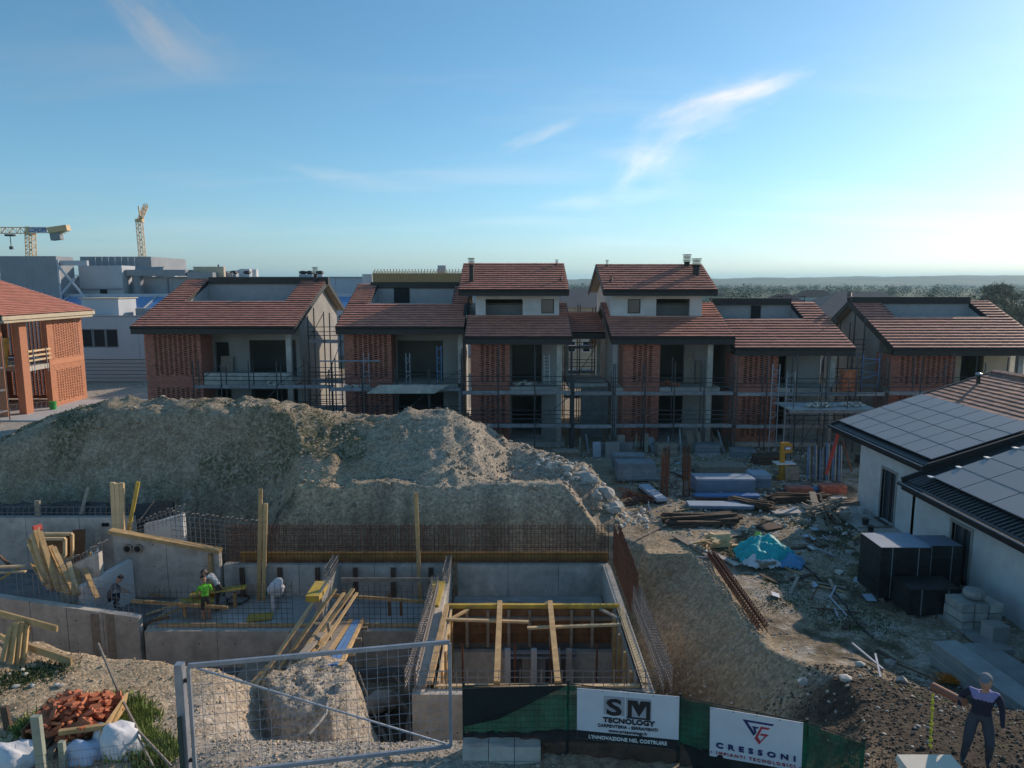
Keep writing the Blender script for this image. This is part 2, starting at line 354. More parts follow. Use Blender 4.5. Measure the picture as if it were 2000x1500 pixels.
# soil types as masks; brown and tan also carry painted shade and sunlight
nA = fbm(Xg*.5, Yg*.5, 77); nB = fbm(Xg*1.7, Yg*1.7, 90)
mound = sst(.6, 1.8, Zg)*sst(28, 30, Yg)
green = np.clip(sst(.05, .22, nA+.3*nB)*mound*sst(-2, -6, Xg)*.8+sst(.08, .25, nB+.4*nA)*sst(8.4, 9.4, Xg)*sst(34, 30, Yg)*.8
    +sst(.1,.3,nA+nB)*sst(-5,-7,Xg)*sst(17,15,Yg)*.6, 0, 1)
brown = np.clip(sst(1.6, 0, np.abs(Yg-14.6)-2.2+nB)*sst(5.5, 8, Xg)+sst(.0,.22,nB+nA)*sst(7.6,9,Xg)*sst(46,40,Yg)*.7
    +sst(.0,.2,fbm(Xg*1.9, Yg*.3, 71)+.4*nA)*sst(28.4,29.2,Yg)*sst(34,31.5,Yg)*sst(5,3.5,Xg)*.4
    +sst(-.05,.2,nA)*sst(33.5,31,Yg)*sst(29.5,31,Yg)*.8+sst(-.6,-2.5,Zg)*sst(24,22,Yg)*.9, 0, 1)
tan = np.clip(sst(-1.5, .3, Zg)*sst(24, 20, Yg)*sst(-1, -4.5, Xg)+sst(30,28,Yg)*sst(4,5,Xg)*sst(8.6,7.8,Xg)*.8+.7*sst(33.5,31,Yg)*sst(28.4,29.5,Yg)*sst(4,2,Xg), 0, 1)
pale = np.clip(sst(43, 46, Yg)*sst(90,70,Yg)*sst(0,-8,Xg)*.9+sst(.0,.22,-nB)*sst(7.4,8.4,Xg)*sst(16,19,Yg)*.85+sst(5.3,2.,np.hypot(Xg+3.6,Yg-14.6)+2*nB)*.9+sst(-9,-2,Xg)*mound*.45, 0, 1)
field = sst(100, 160, np.hypot(Xg, Yg))
gm = bpy.data.materials.new('site_soil'); gm.use_nodes = True; t = gm.node_tree; b = t.nodes['Principled BSDF']; b.inputs['Roughness'].default_value = .95; b.inputs['Specular IOR Level'].default_value = .2
l = lambda a, c: t.links.new(a, c)
tcn = N('ShaderNodeTexCoord', t)
def nz(sc, det=6, ro=.6):
    n = N('ShaderNodeTexNoise', t); n.inputs['Scale'].default_value = sc; n.inputs['Detail'].default_value = det; n.inputs['Roughness'].default_value = ro; l(tcn.outputs['Object'], n.inputs['Vector']); return n.outputs[0]
def mixc(f, a, bcol):
    m = N('ShaderNodeMix', t, data_type='RGBA'); l(f, m.inputs[0])
    if isinstance(a, tuple): m.inputs[6].default_value = (*a, 1)
    else: l(a, m.inputs[6])
    m.inputs[7].default_value = (*bcol, 1); return m.outputs[2]
def att(a): n = N('ShaderNodeAttribute', t, attribute_name=a); return n.outputs['Fac']
def mr_(v, a, b_, c, d_):
    n = N('ShaderNodeMapRange', t); l(v, n.inputs[0])
    for i, q in enumerate((a, b_, c, d_)): n.inputs[i+1].default_value = q
    return n.outputs[0]
def mul(a, b_): n = N('ShaderNodeMath', t, operation='MULTIPLY'); l(a, n.inputs[0]); l(b_, n.inputs[1]); return n.outputs[0]
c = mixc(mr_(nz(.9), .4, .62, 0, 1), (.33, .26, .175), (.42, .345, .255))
c = mixc(att('tan'), c, (.58, .435, .28))  # tan soil, lightened to add sunlight the grazing sun leaves out
c = mixc(att('brown'), c, (.095, .075, .056))  # brown soil, darkened to paint in the bungalow's shade
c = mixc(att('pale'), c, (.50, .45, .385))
c = mixc(mul(att('green'), mr_(nz(6), .42, .58, 0, 1)), c, (.085, .10, .038))
c = mixc(att('field'), c, (.10, .12, .06))
vo = N('ShaderNodeTexVoronoi', t); vo.inputs['Scale'].default_value = 11; l(tcn.outputs['Object'], vo.inputs['Vector'])
sepc = N('ShaderNodeSeparateColor', t); l(vo.outputs['Color'], sepc.inputs[0])
fac = mul(mr_(nz(4, 8, .75), .25, .75, .55, 1.4), mr_(sepc.outputs[0], 0, 1, .72, 1.28))
hs = N('ShaderNodeHueSaturation', t); l(c, hs.inputs['Color']); l(fac, hs.inputs['Value']); l(hs.outputs[0], b.inputs['Base Color'])
bn = N('ShaderNodeBump', t); bn.inputs['Strength'].default_value = .9; bn.inputs['Distance'].default_value = .10
ah = N('ShaderNodeMath', t, operation='ADD'); l(nz(7, 9, .78), ah.inputs[0]); l(mr_(vo.outputs['Distance'], 0, .6, .35, 0), ah.inputs[1]); l(ah.outputs[0], bn.inputs['Height']); l(bn.outputs[0], b.inputs['Normal'])
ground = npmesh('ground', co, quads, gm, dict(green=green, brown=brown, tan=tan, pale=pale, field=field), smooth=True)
tag(ground, kind='structure')
def gz(x, y): return float(terrain(np.array([x]), np.array([y]))[0])
# ------------------------------------------------------------ stones, rubble and grass lying on it
import bmesh as _bm
_b = _bm.new(); _bm.ops.create_icosphere(_b, subdivisions=1, radius=1); ICO = np.array([v.co[:] for v in _b.verts]); ICF = np.array([[v.index for v in f.verts] for f in _b.faces]); _b.free()
def stones(name, label, pts, size, m, sink=.3):
    n = len(pts); P = np.asarray(pts); z = terrain(P[:,0], P[:,1]); sz = size*(RNG.random(n)**2.2*1.6+.5)
    v = ICO[None]*(1+RNG.uniform(-.3,.3,(n,12,1)))*RNG.uniform(.6,1.25,(n,1,3)); v[:,:,2] *= .7
    a = RNG.uniform(0, 6.28, n); ca, sa = np.cos(a)[:,None], np.sin(a)[:,None]
    x = v[:,:,0]*ca-v[:,:,1]*sa; y = v[:,:,0]*sa+v[:,:,1]*ca
    v = np.stack([x, y, v[:,:,2]], -1)*sz[:,None,None]; v[:,:,0] += P[:,0:1]; v[:,:,1] += P[:,1:2]; v[:,:,2] += (z+sz*sink)[:,None]
    f = (ICF[None]+np.arange(n)[:,None,None]*12).reshape(-1, 3)
    o = npmesh(name, v.reshape(-1,3), f, m, dict(rnd=np.repeat(RNG.random(n), 12))); tag(o, label, 'stones', kind='stuff'); return o
def uni(n, x0, x1, y0, y1): return np.stack([RNG.uniform(x0,x1,n), RNG.uniform(y0,y1,n)], -1)
def keep(p, f): return p[f(p[:,0], p[:,1])]
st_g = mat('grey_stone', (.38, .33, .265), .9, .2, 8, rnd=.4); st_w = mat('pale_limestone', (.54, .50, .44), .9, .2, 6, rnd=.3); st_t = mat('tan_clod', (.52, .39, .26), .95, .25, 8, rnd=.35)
st_b = mat('brown_clod', (.115, .092, .07), .95, .3, 8, rnd=.45)  # brown clods with the same shade put into their colour
p = uni(17000, -28, 6, 29, 39); zz_ = terrain(p[:,0], p[:,1]); dens = fbm(p[:,0]*.6, p[:,1]*.6, 5)
p = p[(zz_ > .8) & (RNG.random(len(p)) < np.clip(.35+1.5*dens+.45*(p[:,0] > -9), .05, 1))]
stones('mound_stones', 'loose grey stones scattered over the big spoil heaps behind the pit', p, .032, st_g)
p = uni(2600, -27, 5, 29.5, 38.5); dn = fbm(p[:,0]*.45+3, p[:,1]*.45, 15); p = p[(dn > .02) & (terrain(p[:,0],p[:,1]) > .6)]
stones('mound_clods', 'bigger clods and lumps lying here and there on the spoil heaps', p, .075, mat('soil_clod', (.36,.30,.225), .95, .25, 8, rnd=.3))
p = uni(700, 1.2, 6.4, 31, 36.5); p = keep(p, lambda x, y: np.abs(y-(36-.75*(x-1))) < 1.5+.6*np.sin(x*3))
stones('rubble_stones', 'pale broken rubble stones spilling down the right end of the heap', p, .085, st_w)
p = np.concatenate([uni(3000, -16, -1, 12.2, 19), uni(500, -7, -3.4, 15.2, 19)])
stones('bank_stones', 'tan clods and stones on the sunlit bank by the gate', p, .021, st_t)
p = uni(9000, 5.5, 15.5, 11.6, 18.6)
stones('dirt_stones', 'dark brown clods of freshly dug dirt behind the banner fence', p, .022, st_b)
p = np.concatenate([uni(900, 6.5, 15.5, 12, 18.5), uni(2000, 7.8, 17, 18, 31), uni(1500, 4.5, 8.2, 17, 29)]); dens = fbm(p[:,0]*.8, p[:,1]*.8, 61)
p = p[RNG.random(len(p)) < np.clip(.5+2.4*dens, .03, 1)]
stones('yard_stones', 'whitish stones and gravel strewn across the yard and its bank', p, .026, st_w)
p = uni(3800, -6.2, 1, 12.3, 16.6)
stones('gravel', 'grey crushed gravel on the slope below the steel gate', p, .018, st_g)
p = np.concatenate([uni(1500, -12, 20, 43.5, 47.5), uni(1500, 6, 17, 30, 43), uni(900,-42,-30,60,80)])
stones('yard_gravel', 'scattered pale debris and gravel on the ground in front of the houses', p, .05, st_w)
gr_m = mat('grass_green', (.21, .27, .07), .8, .3, 6, rnd=.4)
gr_d = mat('weed_green', (.075, .10, .03), .85, .3, 6, rnd=.4)
def grass(name, label, pts, hgt, m):
    n = len(pts); P = np.asarray(pts); z = terrain(P[:,0], P[:,1]); a = RNG.uniform(0, 6.28, n); h = hgt*RNG.uniform(.4, 1.3, n); wd = .016+.02*RNG.random(n)
    dx = np.cos(a)*wd; dy = np.sin(a)*wd; lx = RNG.normal(0, .4, n)*h; ly = RNG.normal(0, .4, n)*h
    v = np.zeros((n, 3, 3)); v[:,0] = np.stack([P[:,0]-dx, P[:,1]-dy, z-.02], -1); v[:,1] = np.stack([P[:,0]+dx, P[:,1]+dy, z-.02], -1); v[:,2] = np.stack([P[:,0]+lx, P[:,1]+ly, z+h], -1)
    o = npmesh(name, v.reshape(-1,3), np.arange(n*3).reshape(-1,3), m, dict(rnd=np.repeat(RNG.random(n), 3))); tag(o, label, 'grass', kind='stuff')
def clumps(cs, n, sp): return np.concatenate([RNG.normal(0, 1, (n, 2))*sp+np.array(c_) for c_ in cs])
cs = [at(x, y, z=1.6).xy for x, y in [(200,1375),(215,1395),(235,1405),(255,1420),(270,1445),(285,1455),(240,1380),(265,1400),(300,1465),(310,1480),(220,1420),(70,1412),(250,1460)]]
grass('grass', 'bright green grass growing beside the pallet of broken bricks', clumps(cs, 1300, .17), .17, gr_m)
cs = [at(x, y, z=1.5).xy for x, y in [(20,1330),(40,1320),(80,1310),(110,1315),(10,1345),(60,1335)]]
grass('weeds', 'thin weeds among stones at the left edge of the bank', clumps(cs, 260, .22), .07, gr_d)
cs = [at(x, y, z=.0).xy for x, y in [(1500,1110),(1530,1140),(1560,1170),(1520,1180),(1480,1080),(1420,1075),(1600,1060),(1650,1080),(1690,1060),(1670,1110),(1700,1130),(1580,1030),(1540,1020),(1620,1200),(1660,1220),(1700,1200),(1720,1230)]]
grass('yard_grass', 'patchy dark grass trodden flat in the shaded yard', clumps(cs, 420, .42), .05, gr_d)
p = uni(26000, -27, -5, 29.5, 37.5); dn = fbm(p[:,0]*.5, p[:,1]*.5, 77)+.3*fbm(p[:,0]*1.7, p[:,1]*1.7, 90); p = p[(dn > .08) & (terrain(p[:,0],p[:,1]) > 1.2)]
grass('moss', 'low green growth starting on the old face of the spoil heap', p, .07, gr_d)
terrm = mat('terrace_plaster', (.36,.35,.36), .9, .08, 2)
# ------------------------------------------------------------ the row of houses
def frame_pts(o, U, V):   # plane frame helper
    Nn = U.cross(V).normalized(); return Nn
def tiles(mb, O, U, V, rects, course=.42, tw=.33, thick=.035, jit=.004):
    """clay tiles in courses over the rectangles (u0,u1,v0,v1) of a slope"""
    U = U.normalized(); V = V.normalized(); Nn = U.cross(V).normalized()
    if Nn.z < 0: Nn = -Nn
    for (u0, u1, v0, v1) in rects:
        k0 = math.floor(v0/course+.001); k1 = math.ceil(v1/course-.001)
        for k in range(k0, k1):
            a = max(v0, k*course); b_ = min(v1, (k+1)*course)
            if b_-a < .08: continue
            n = max(1, round((u1-u0)/tw)); st = (u1-u0)/n
            for i in range(n):
                j = random.uniform(-jit, jit); x0 = u0+i*st+.004; x1 = u0+(i+1)*st-.004
                base = O+Nn*(.02+j); lo = Nn*(thick+.085); hi = Nn*.012
                p = [base+U*x0+V*a, base+U*x1+V*a, base+U*x1+V*(b_+.03), base+U*x0+V*(b_+.03)]
                lf = Nn*.085; mb.add([p[0]+lf, p[1]+lf, p[2], p[3], p[0]+lo, p[1]+lo, p[2]+hi+Nn*.03, p[3]+hi+Nn*.03], BOXF)
def slab(mb, O, U, V, rects, t0, t1):
    U = U.normalized(); V = V.normalized(); Nn = U.cross(V).normalized()
    if Nn.z < 0: Nn = -Nn
    for (u0, u1, v0, v1) in rects:
        q = [O+U*u0+V*v0, O+U*u1+V*v0, O+U*u1+V*v1, O+U*u0+V*v1]
        mb.add([p+Nn*t0 for p in q]+[p+Nn*t1 for p in q], BOXF)
def minus(W_, Lg, hole):
    if not hole: return [(0, W_, 0, Lg)]
    a, b_, c_, d_ = hole; r = [(0, W_, 0, c_)]
    if a > .05: r.append((0, a, c_, Lg))
    if b_ < W_-.05: r.append((b_, W_, c_, Lg))
    if d_ < Lg-.05: r.append((max(a,0), min(b_,W_), d_, Lg))
    return r
def brick_screen(x0, x1, z0, z1, y, parent, m=brickm, axis='x', th=.12, course=.076, period=.70, bands=((0,1),), side=.40, name='brick_screen'):
    """every third brick left out: open pattern; solid at the sides and between the bands"""
    mb = MB(); n = round((z1-z0)/course); bl = period/3
    for k in range(n):
        z = z0+k*course; fr = (k+.5)/n; openb = any(a < fr < b_ for a, b_ in bands)
        off = (0 if k % 2 == 0 else period/2)
        nb = math.ceil((x1-x0)/bl)+2
        for i in range(-2, nb):
            a = x0+i*bl-(.5*bl if k % 2 else 0)
            b_ = a+bl
            if b_ <= x0+.02 or a >= x1-.02: continue
            if openb and (i % 3 == (0 if k % 2 else 1)) and a > x0+side-.12 and b_ < x1-side+.12: continue
            j = random.uniform(-.004, .004)
            wall_box(mb, axis, max(a, x0)+.004, min(b_, x1)-.004, y+j, y+th, z+.003, z+course-.004)
    o = mb.build(name, m, parent, kind='stuff')
    return o
def window_part(parent, x0, x1, z0, z1, y, m=fascia, gm_=glassm, fw=.06):
    f = MB()
    f.box(x0, x0+fw, y-.03, y+.05, z0, z1).box(x1-fw, x1, y-.03, y+.05, z0, z1).box(x0+fw, x1-fw, y-.03, y+.05, z1-fw, z1).box(x0+fw, x1-fw, y-.03, y+.05, z0, z0+fw)
    w_ = f.build('window', m, parent)
    MB().box(x0+fw, x1-fw, y, y+.02, z0+fw, z1-fw).build('pane', gm_, w_)
    return w_
def chimney(x, y, z0, z1, parent, r=.22, louv=True, m=fascia):
    c_ = MB().lathe((x, y, z0), [(r*.8, 0), (r*.8, z1-z0-.5)], 10).build('chimney', m, parent)
    k = MB()
    for i in range(5): k.lathe((x, y, z1-.5+i*.1), [(r*1.25, 0), (r*.85, .055)], 10)
    k.lathe((x, y, z1), [(r*1.3, 0), (r*1.25, .05)], 10)
    k.build('chimney_cap', m, c_)
def house(name, label, rx0, rx1, ye, ze, yr, zr, yf, fz, hole, screens, openings, columns, yb=None, gnd=.3, ovl=.55, ovr=.55, wallm=plaster, leftm=None, lower=True, balcony=None, bandfr=.12):
    """rx0..rx1 roof edges; eave (ye,ze); ridge (yr,zr); yf facade plane; fz first floor"""
    t_ = thing(name, label, 'house', ((rx0+rx1)/2, yf, 0), 0, 'houses under construction in the row')
    x0 = rx0+ovl; x1 = rx1-ovr; yb = yb or yr+5.0; sl_ = (zr-ze)/(yr-ye); zb = zr-(yb-yr)*sl_*1.25
    yw = yf+2.0                                                    # loggia back wall
    def roofz(y): return (ze+(y-ye)*sl_ if y <= yr else zr-(y-yr)*sl_*1.25)-.42
    for xa, xb, mm_ in ((x0, x0+.3, leftm or wallm), (x1-.3, x1, wallm)):
        zw = []
        poly = [(xa, yw if 1 else yf, 0), (xa, yb, 0), (xa, yb, roofz(yb)), (xa, yr, roofz(yr)), (xa, yw, roofz(yw))]
        MB().prism(poly, (xb-xa, 0, 0)).build('side_wall', mm_, t_)
    MB().box(x0+.3, x1-.3, yb-.3, yb, 0, roofz(yb)-.05).build('rear_wall', wallm, t_)
    MB().box(x0, x1, yf+.14, yw, fz-.34, fz).build('balcony_slab', conc, t_)
    MB().box(x0+.3, x1-.3, yw, yb-.3, fz-.34, fz-.01).build('floor_slab', conc, t_)
    MB().box(x0-.2, x1+.2, yf-.3, yb+.1, -.3, gnd).build('ground_slab', conc, t_)
    ztop = roofz(yw)
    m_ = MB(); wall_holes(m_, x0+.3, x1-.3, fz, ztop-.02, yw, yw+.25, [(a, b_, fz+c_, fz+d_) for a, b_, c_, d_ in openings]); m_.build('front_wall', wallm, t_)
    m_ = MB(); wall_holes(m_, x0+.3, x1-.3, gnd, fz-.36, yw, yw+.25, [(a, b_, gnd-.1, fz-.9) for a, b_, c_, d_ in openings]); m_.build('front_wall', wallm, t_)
    ez = ze-.45
    for (a, b_) in screens:
        n_ = MB().box(a-.02, b_+.02, yf+.001, yf+.14, fz-.30, fz+.0).build('lintel_band', brickm, t_)
        brick_screen(a, b_, fz+.002, ez, yf, t_, bands=((bandfr, .97),))
        brick_screen(a, b_, gnd, fz-.302, yf, t_, bands=((.12, .93),))
        sd_ = MB()
        for z0_, z1_ in ((fz+.002, ez),(gnd, fz-.302)):
            if a < x0+.6: sd_.box(a-.1, a-.004, yf+.0, yw, z0_, z1_)
        if sd_.v: sd_.build('side_brick_panel', brickm, t_)
        for z0_, z1_ in ((fz+.002, ez),(gnd, fz-.345)): MB().box(b_-.13, b_-.01, yf+.145, yw-.002, z0_+.003, z1_-.003).build('side_brick_panel', brickm, t_)
        MB().box(a+.35, b_-.14, yf+.9, yf+1.0, fz+.01, ez).build('shade_sheet', woodd, t_)  # dark sheet standing in for the shade seen through the brick holes
        MB().box(a+.35, b_-.14, yf+.9, yf+1.0, gnd+.01, fz-.36).build('shade_sheet', woodd, t_)
    for c_ in columns:
        MB().box(c_-.17, c_+.17, yf+.02, yf+.36, gnd, fz-.342).build('column', conc, t_)
        MB().box(c_-.17, c_+.17, yf+.02, yf+.36, fz+.002, ez).build('column', conc, t_)
    # partitions inside, so that the depth behind the openings is that of rooms
    MB().box(x0+.3, x1-.3, (yw+yb)/2, (yw+yb)/2+.12, fz, roofz(yw)-.1).build('partition', plaster, t_)
    # roof
    O = Vector((rx0, ye, ze)); U = Vector((1,0,0)); V = Vector((0, yr-ye, zr-ze)); Lg = V.length; V.normalize(); W_ = rx1-rx0
    hl = None
    if hole:
        hx0, hx1, hy0, hy1 = hole; hl = (hx0-rx0, hx1-rx0, (hy0-ye)/V.y, (hy1-ye)/V.y)
    rects = minus(W_, Lg, hl)
    m_ = MB(); slab(m_, O, U, V, [(max(a,.05), min(b_,W_-.05), max(c_,.05), d_) for a,b_,c_,d_ in rects], -.24, .012)
    rf = m_.build('roof', fascia, t_)
    m_ = MB(); tiles(m_, O, U, V, rects); m_.build('roof_tiles', tilem, rf, kind='stuff')
    m_ = MB().box(rx0, rx1, ye-.04, ye+.05, ze-.46, ze+.03); m_.build('eave_fascia', fascia, rf)
    m_ = MB().lathe((0,0,0), [(0,0),(0,0)], 3); m_ = MB().tube((rx0, ye-.10, ze-.02), (rx1, ye-.10, ze-.02), .07, 7); m_.build('gutter', fascia, rf)
    for xx in (rx0, rx1):
        p = Vector((xx, ye, ze-.12)); q = Vector((xx, yr, zr-.12)); MB().beam(p, q, .06, .42).build('rake_board', fascia if xx == rx1 else fascia, rf)
        q2 = Vector((xx, yb+.5, zr-.12-(yb+.5-yr)*sl_*1.25)); MB().beam(q, q2, .06, .38).build('rake_board', plasterc if name == 'x' else fascia, rf)
    V2 = Vector((0, yb+.5-yr, -(yb+.5-yr)*sl_*1.25)); L2 = V2.length
    m_ = MB(); slab(m_, Vector((rx0+.04, yr, zr)), U, V2, [(0, W_-.08, 0, L2)], -.24, .02); m_.build('rear_roof', woodg, rf)
    if hole:
        # roof terrace sunk in the slope: pale walls round it, dark beam over its back wall
        hx0, hx1, hy0, hy1 = hole; zb0 = ze+(hy0-ye)*sl_-1.0; hyw = min(hy1, yr-.35)
        tw_ = MB(); tw_.box(hx0-.02, hx1+.02, hyw+.02, hyw+.27, zb0, zr-.1)
        return_wall = tw_.build('terrace_wall', terrm, t_)
        for xx in (hx0-.2, hx1+.001):
            MB().prism([(xx, hy0, zb0), (xx, hyw, zb0), (xx, hyw, ze+(hyw-ye)*sl_-.26), (xx, hy0, ze+(hy0-ye)*sl_-.26)], (.199,0,0)).build('terrace_wall', terrm, t_)
            MB().beam((xx+.1, hy0, ze+(hy0-ye)*sl_+.03), (xx+.1, hyw, ze+(hyw-ye)*sl_+.03), .26, .14).build('flashing', fascia, rf)
        MB().box(hx0, hx1, hy0-.2, hyw, zb0-.2, zb0-.001).build('terrace_floor', conc, t_)
        MB().box(hx0-.02, hx1+.02, hy0-.12, hy0-.001, zb0, ze+(hy0-ye)*sl_+.07).build('flashing', conc, rf)
    return t_
# A: leftmost house of the row
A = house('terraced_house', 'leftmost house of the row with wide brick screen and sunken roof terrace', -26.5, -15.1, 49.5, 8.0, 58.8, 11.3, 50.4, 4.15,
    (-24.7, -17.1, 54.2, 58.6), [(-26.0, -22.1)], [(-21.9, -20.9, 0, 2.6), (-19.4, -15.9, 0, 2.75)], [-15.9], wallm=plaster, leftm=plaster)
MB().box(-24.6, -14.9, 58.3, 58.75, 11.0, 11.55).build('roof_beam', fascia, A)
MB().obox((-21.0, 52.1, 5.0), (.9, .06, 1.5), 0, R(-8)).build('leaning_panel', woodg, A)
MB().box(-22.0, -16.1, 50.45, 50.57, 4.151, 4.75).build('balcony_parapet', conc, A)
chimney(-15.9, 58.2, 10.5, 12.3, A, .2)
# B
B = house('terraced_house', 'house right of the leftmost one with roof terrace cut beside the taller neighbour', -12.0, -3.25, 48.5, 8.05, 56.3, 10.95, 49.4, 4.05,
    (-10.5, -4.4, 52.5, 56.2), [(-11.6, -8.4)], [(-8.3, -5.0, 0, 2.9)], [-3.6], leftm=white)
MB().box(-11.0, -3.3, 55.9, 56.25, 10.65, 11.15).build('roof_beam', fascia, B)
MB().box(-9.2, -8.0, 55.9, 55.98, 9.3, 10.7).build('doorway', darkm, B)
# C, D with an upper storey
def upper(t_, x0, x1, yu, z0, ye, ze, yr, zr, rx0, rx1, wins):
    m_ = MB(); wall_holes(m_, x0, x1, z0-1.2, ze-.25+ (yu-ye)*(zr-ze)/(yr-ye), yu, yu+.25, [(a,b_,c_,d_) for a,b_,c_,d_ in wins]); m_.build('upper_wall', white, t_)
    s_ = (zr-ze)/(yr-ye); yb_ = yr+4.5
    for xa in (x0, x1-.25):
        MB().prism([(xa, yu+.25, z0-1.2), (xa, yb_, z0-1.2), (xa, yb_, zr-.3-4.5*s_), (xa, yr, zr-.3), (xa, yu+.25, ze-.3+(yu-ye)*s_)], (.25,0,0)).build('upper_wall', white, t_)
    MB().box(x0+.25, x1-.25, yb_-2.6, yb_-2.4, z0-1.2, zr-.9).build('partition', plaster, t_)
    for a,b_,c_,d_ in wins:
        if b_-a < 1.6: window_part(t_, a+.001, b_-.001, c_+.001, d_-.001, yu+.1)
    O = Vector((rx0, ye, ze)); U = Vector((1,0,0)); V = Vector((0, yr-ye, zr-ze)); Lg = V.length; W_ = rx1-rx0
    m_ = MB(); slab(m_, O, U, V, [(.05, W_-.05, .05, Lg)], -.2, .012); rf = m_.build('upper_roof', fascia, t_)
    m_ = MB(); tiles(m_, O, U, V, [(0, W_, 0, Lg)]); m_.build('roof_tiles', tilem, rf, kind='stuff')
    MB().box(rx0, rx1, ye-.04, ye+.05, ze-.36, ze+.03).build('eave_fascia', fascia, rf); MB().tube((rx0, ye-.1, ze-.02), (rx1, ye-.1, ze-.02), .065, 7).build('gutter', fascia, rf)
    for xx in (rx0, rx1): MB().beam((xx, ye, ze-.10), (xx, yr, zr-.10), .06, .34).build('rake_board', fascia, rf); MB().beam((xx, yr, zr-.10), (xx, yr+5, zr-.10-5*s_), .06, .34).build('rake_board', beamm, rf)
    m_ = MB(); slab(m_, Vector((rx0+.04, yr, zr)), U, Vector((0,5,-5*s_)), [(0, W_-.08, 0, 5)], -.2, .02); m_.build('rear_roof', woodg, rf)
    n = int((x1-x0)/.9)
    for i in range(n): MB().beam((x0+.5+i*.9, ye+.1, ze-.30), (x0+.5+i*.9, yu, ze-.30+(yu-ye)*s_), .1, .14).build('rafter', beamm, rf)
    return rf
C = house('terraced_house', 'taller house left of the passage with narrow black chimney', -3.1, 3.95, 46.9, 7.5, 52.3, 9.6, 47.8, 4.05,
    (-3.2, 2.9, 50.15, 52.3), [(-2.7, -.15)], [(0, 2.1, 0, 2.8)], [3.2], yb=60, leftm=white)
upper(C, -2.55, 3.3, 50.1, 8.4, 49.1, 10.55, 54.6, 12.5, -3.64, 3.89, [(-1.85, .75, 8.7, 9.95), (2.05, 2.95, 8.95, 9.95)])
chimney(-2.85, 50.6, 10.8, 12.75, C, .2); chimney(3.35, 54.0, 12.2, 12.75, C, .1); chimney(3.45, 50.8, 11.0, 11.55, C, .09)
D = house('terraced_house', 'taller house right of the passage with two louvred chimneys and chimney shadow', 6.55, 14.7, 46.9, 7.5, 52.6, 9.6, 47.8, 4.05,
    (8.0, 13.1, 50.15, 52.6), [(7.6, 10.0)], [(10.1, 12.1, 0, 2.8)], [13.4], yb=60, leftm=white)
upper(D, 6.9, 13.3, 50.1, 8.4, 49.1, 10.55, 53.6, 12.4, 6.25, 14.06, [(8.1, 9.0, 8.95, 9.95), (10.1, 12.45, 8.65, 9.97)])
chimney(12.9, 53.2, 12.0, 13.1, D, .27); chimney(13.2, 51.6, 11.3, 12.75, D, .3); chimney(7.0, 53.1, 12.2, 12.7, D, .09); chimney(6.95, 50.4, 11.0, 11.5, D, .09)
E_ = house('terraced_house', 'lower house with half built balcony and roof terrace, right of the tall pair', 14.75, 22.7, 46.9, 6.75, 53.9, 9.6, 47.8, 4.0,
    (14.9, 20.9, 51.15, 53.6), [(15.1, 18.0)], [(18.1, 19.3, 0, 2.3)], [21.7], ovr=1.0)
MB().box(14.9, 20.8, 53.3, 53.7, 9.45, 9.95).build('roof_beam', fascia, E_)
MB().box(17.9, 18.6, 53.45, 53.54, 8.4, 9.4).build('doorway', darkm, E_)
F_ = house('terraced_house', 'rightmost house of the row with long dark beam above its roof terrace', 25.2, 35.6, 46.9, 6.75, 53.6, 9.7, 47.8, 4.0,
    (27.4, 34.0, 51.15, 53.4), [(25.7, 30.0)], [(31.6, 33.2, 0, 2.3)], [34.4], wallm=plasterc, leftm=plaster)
MB().box(25.2, 34.0, 53.1, 53.5, 9.55, 10.05).build('roof_beam', fascia, F_)
chimney(25.4, 54.0, 9.6, 10.4, F_, .16)
# passage between the tall pair
t_ = thing('covered_passage', 'narrow tiled link roof on posts between the two tall houses', 'passage', (5.2, 50, 0))
O = Vector((3.9, 50.4, 7.55)); V = Vector((0, 4.2, 1.3))
m_ = MB(); slab(m_, O, Vector((1,0,0)), V, [(0, 2.7, 0, V.length)], -.2, .012); rf = m_.build('roof', fascia, t_)
m_ = MB(); tiles(m_, O, Vector((1,0,0)), V, [(0, 2.7, 0, V.length)]); m_.build('roof_tiles', tilem, rf, kind='stuff')
MB().box(3.9, 6.6, 50.3, 50.4, 7.15, 7.55).build('eave_fascia', fascia, rf)
for z in (4.0,): MB().box(4.0, 6.8, 50, 55, z-.3, z).build('floor_slab', conc, t_)
MB().box(4.9, 6.85, 50.0, 50.25, 0, 3.68).build('block_wall', concd, t_)
for x in (4.2, 6.6): MB().box(x-.12, x+.12, 54, 54.3, 4.001, 8.2).build('column', conc, t_)
# ------------------------------------------------------------ left house, gable turned to the right, lit
Z = thing('brick_house', 'sunlit brick house at the left edge with perforated side wall and timber balustrade', 'house', (-46, 62, 0))
zf = 3.9
brick_screen(63.0, 67.9, 0.1, zf-.1, -41.12, Z, bricko, 'y', bands=((.1,.86),), side=.5)
brick_screen(63.0, 67.9, zf+.35, 7.9, -41.12, Z, bricko, 'y', bands=((.05,.95),), side=.5)
MB().box(-41.15, -41.0, 63, 67.9, zf-.098, zf+.348).build('brick_band', bricko, Z)
MB().box(-41.5, -41.0, 62.75, 62.995, .1, 7.9).build('brick_pillar', bricko, Z)
MB().box(-41.6, -40.98, 59.2, 60.1, .1, 7.9).build('brick_pillar', bricko, Z)
brick_screen(-48.5, -41.7, 0.1, zf-.1, 67.6, Z, bricko, 'x', bands=((.08,.9),)); brick_screen(-48.5, -41.7, zf+.2, 7.9, 67.6, Z, bricko, 'x', bands=((.05,.95),))
MB().box(-52, -41.05, 60.1, 62.75, zf-.25, zf+.15).build('balcony_slab', conc_w, Z)
MB().box(-52, -41.6, 62.75, 67.5, zf-.25, zf+.10).build('floor_slab', conc_w, Z)
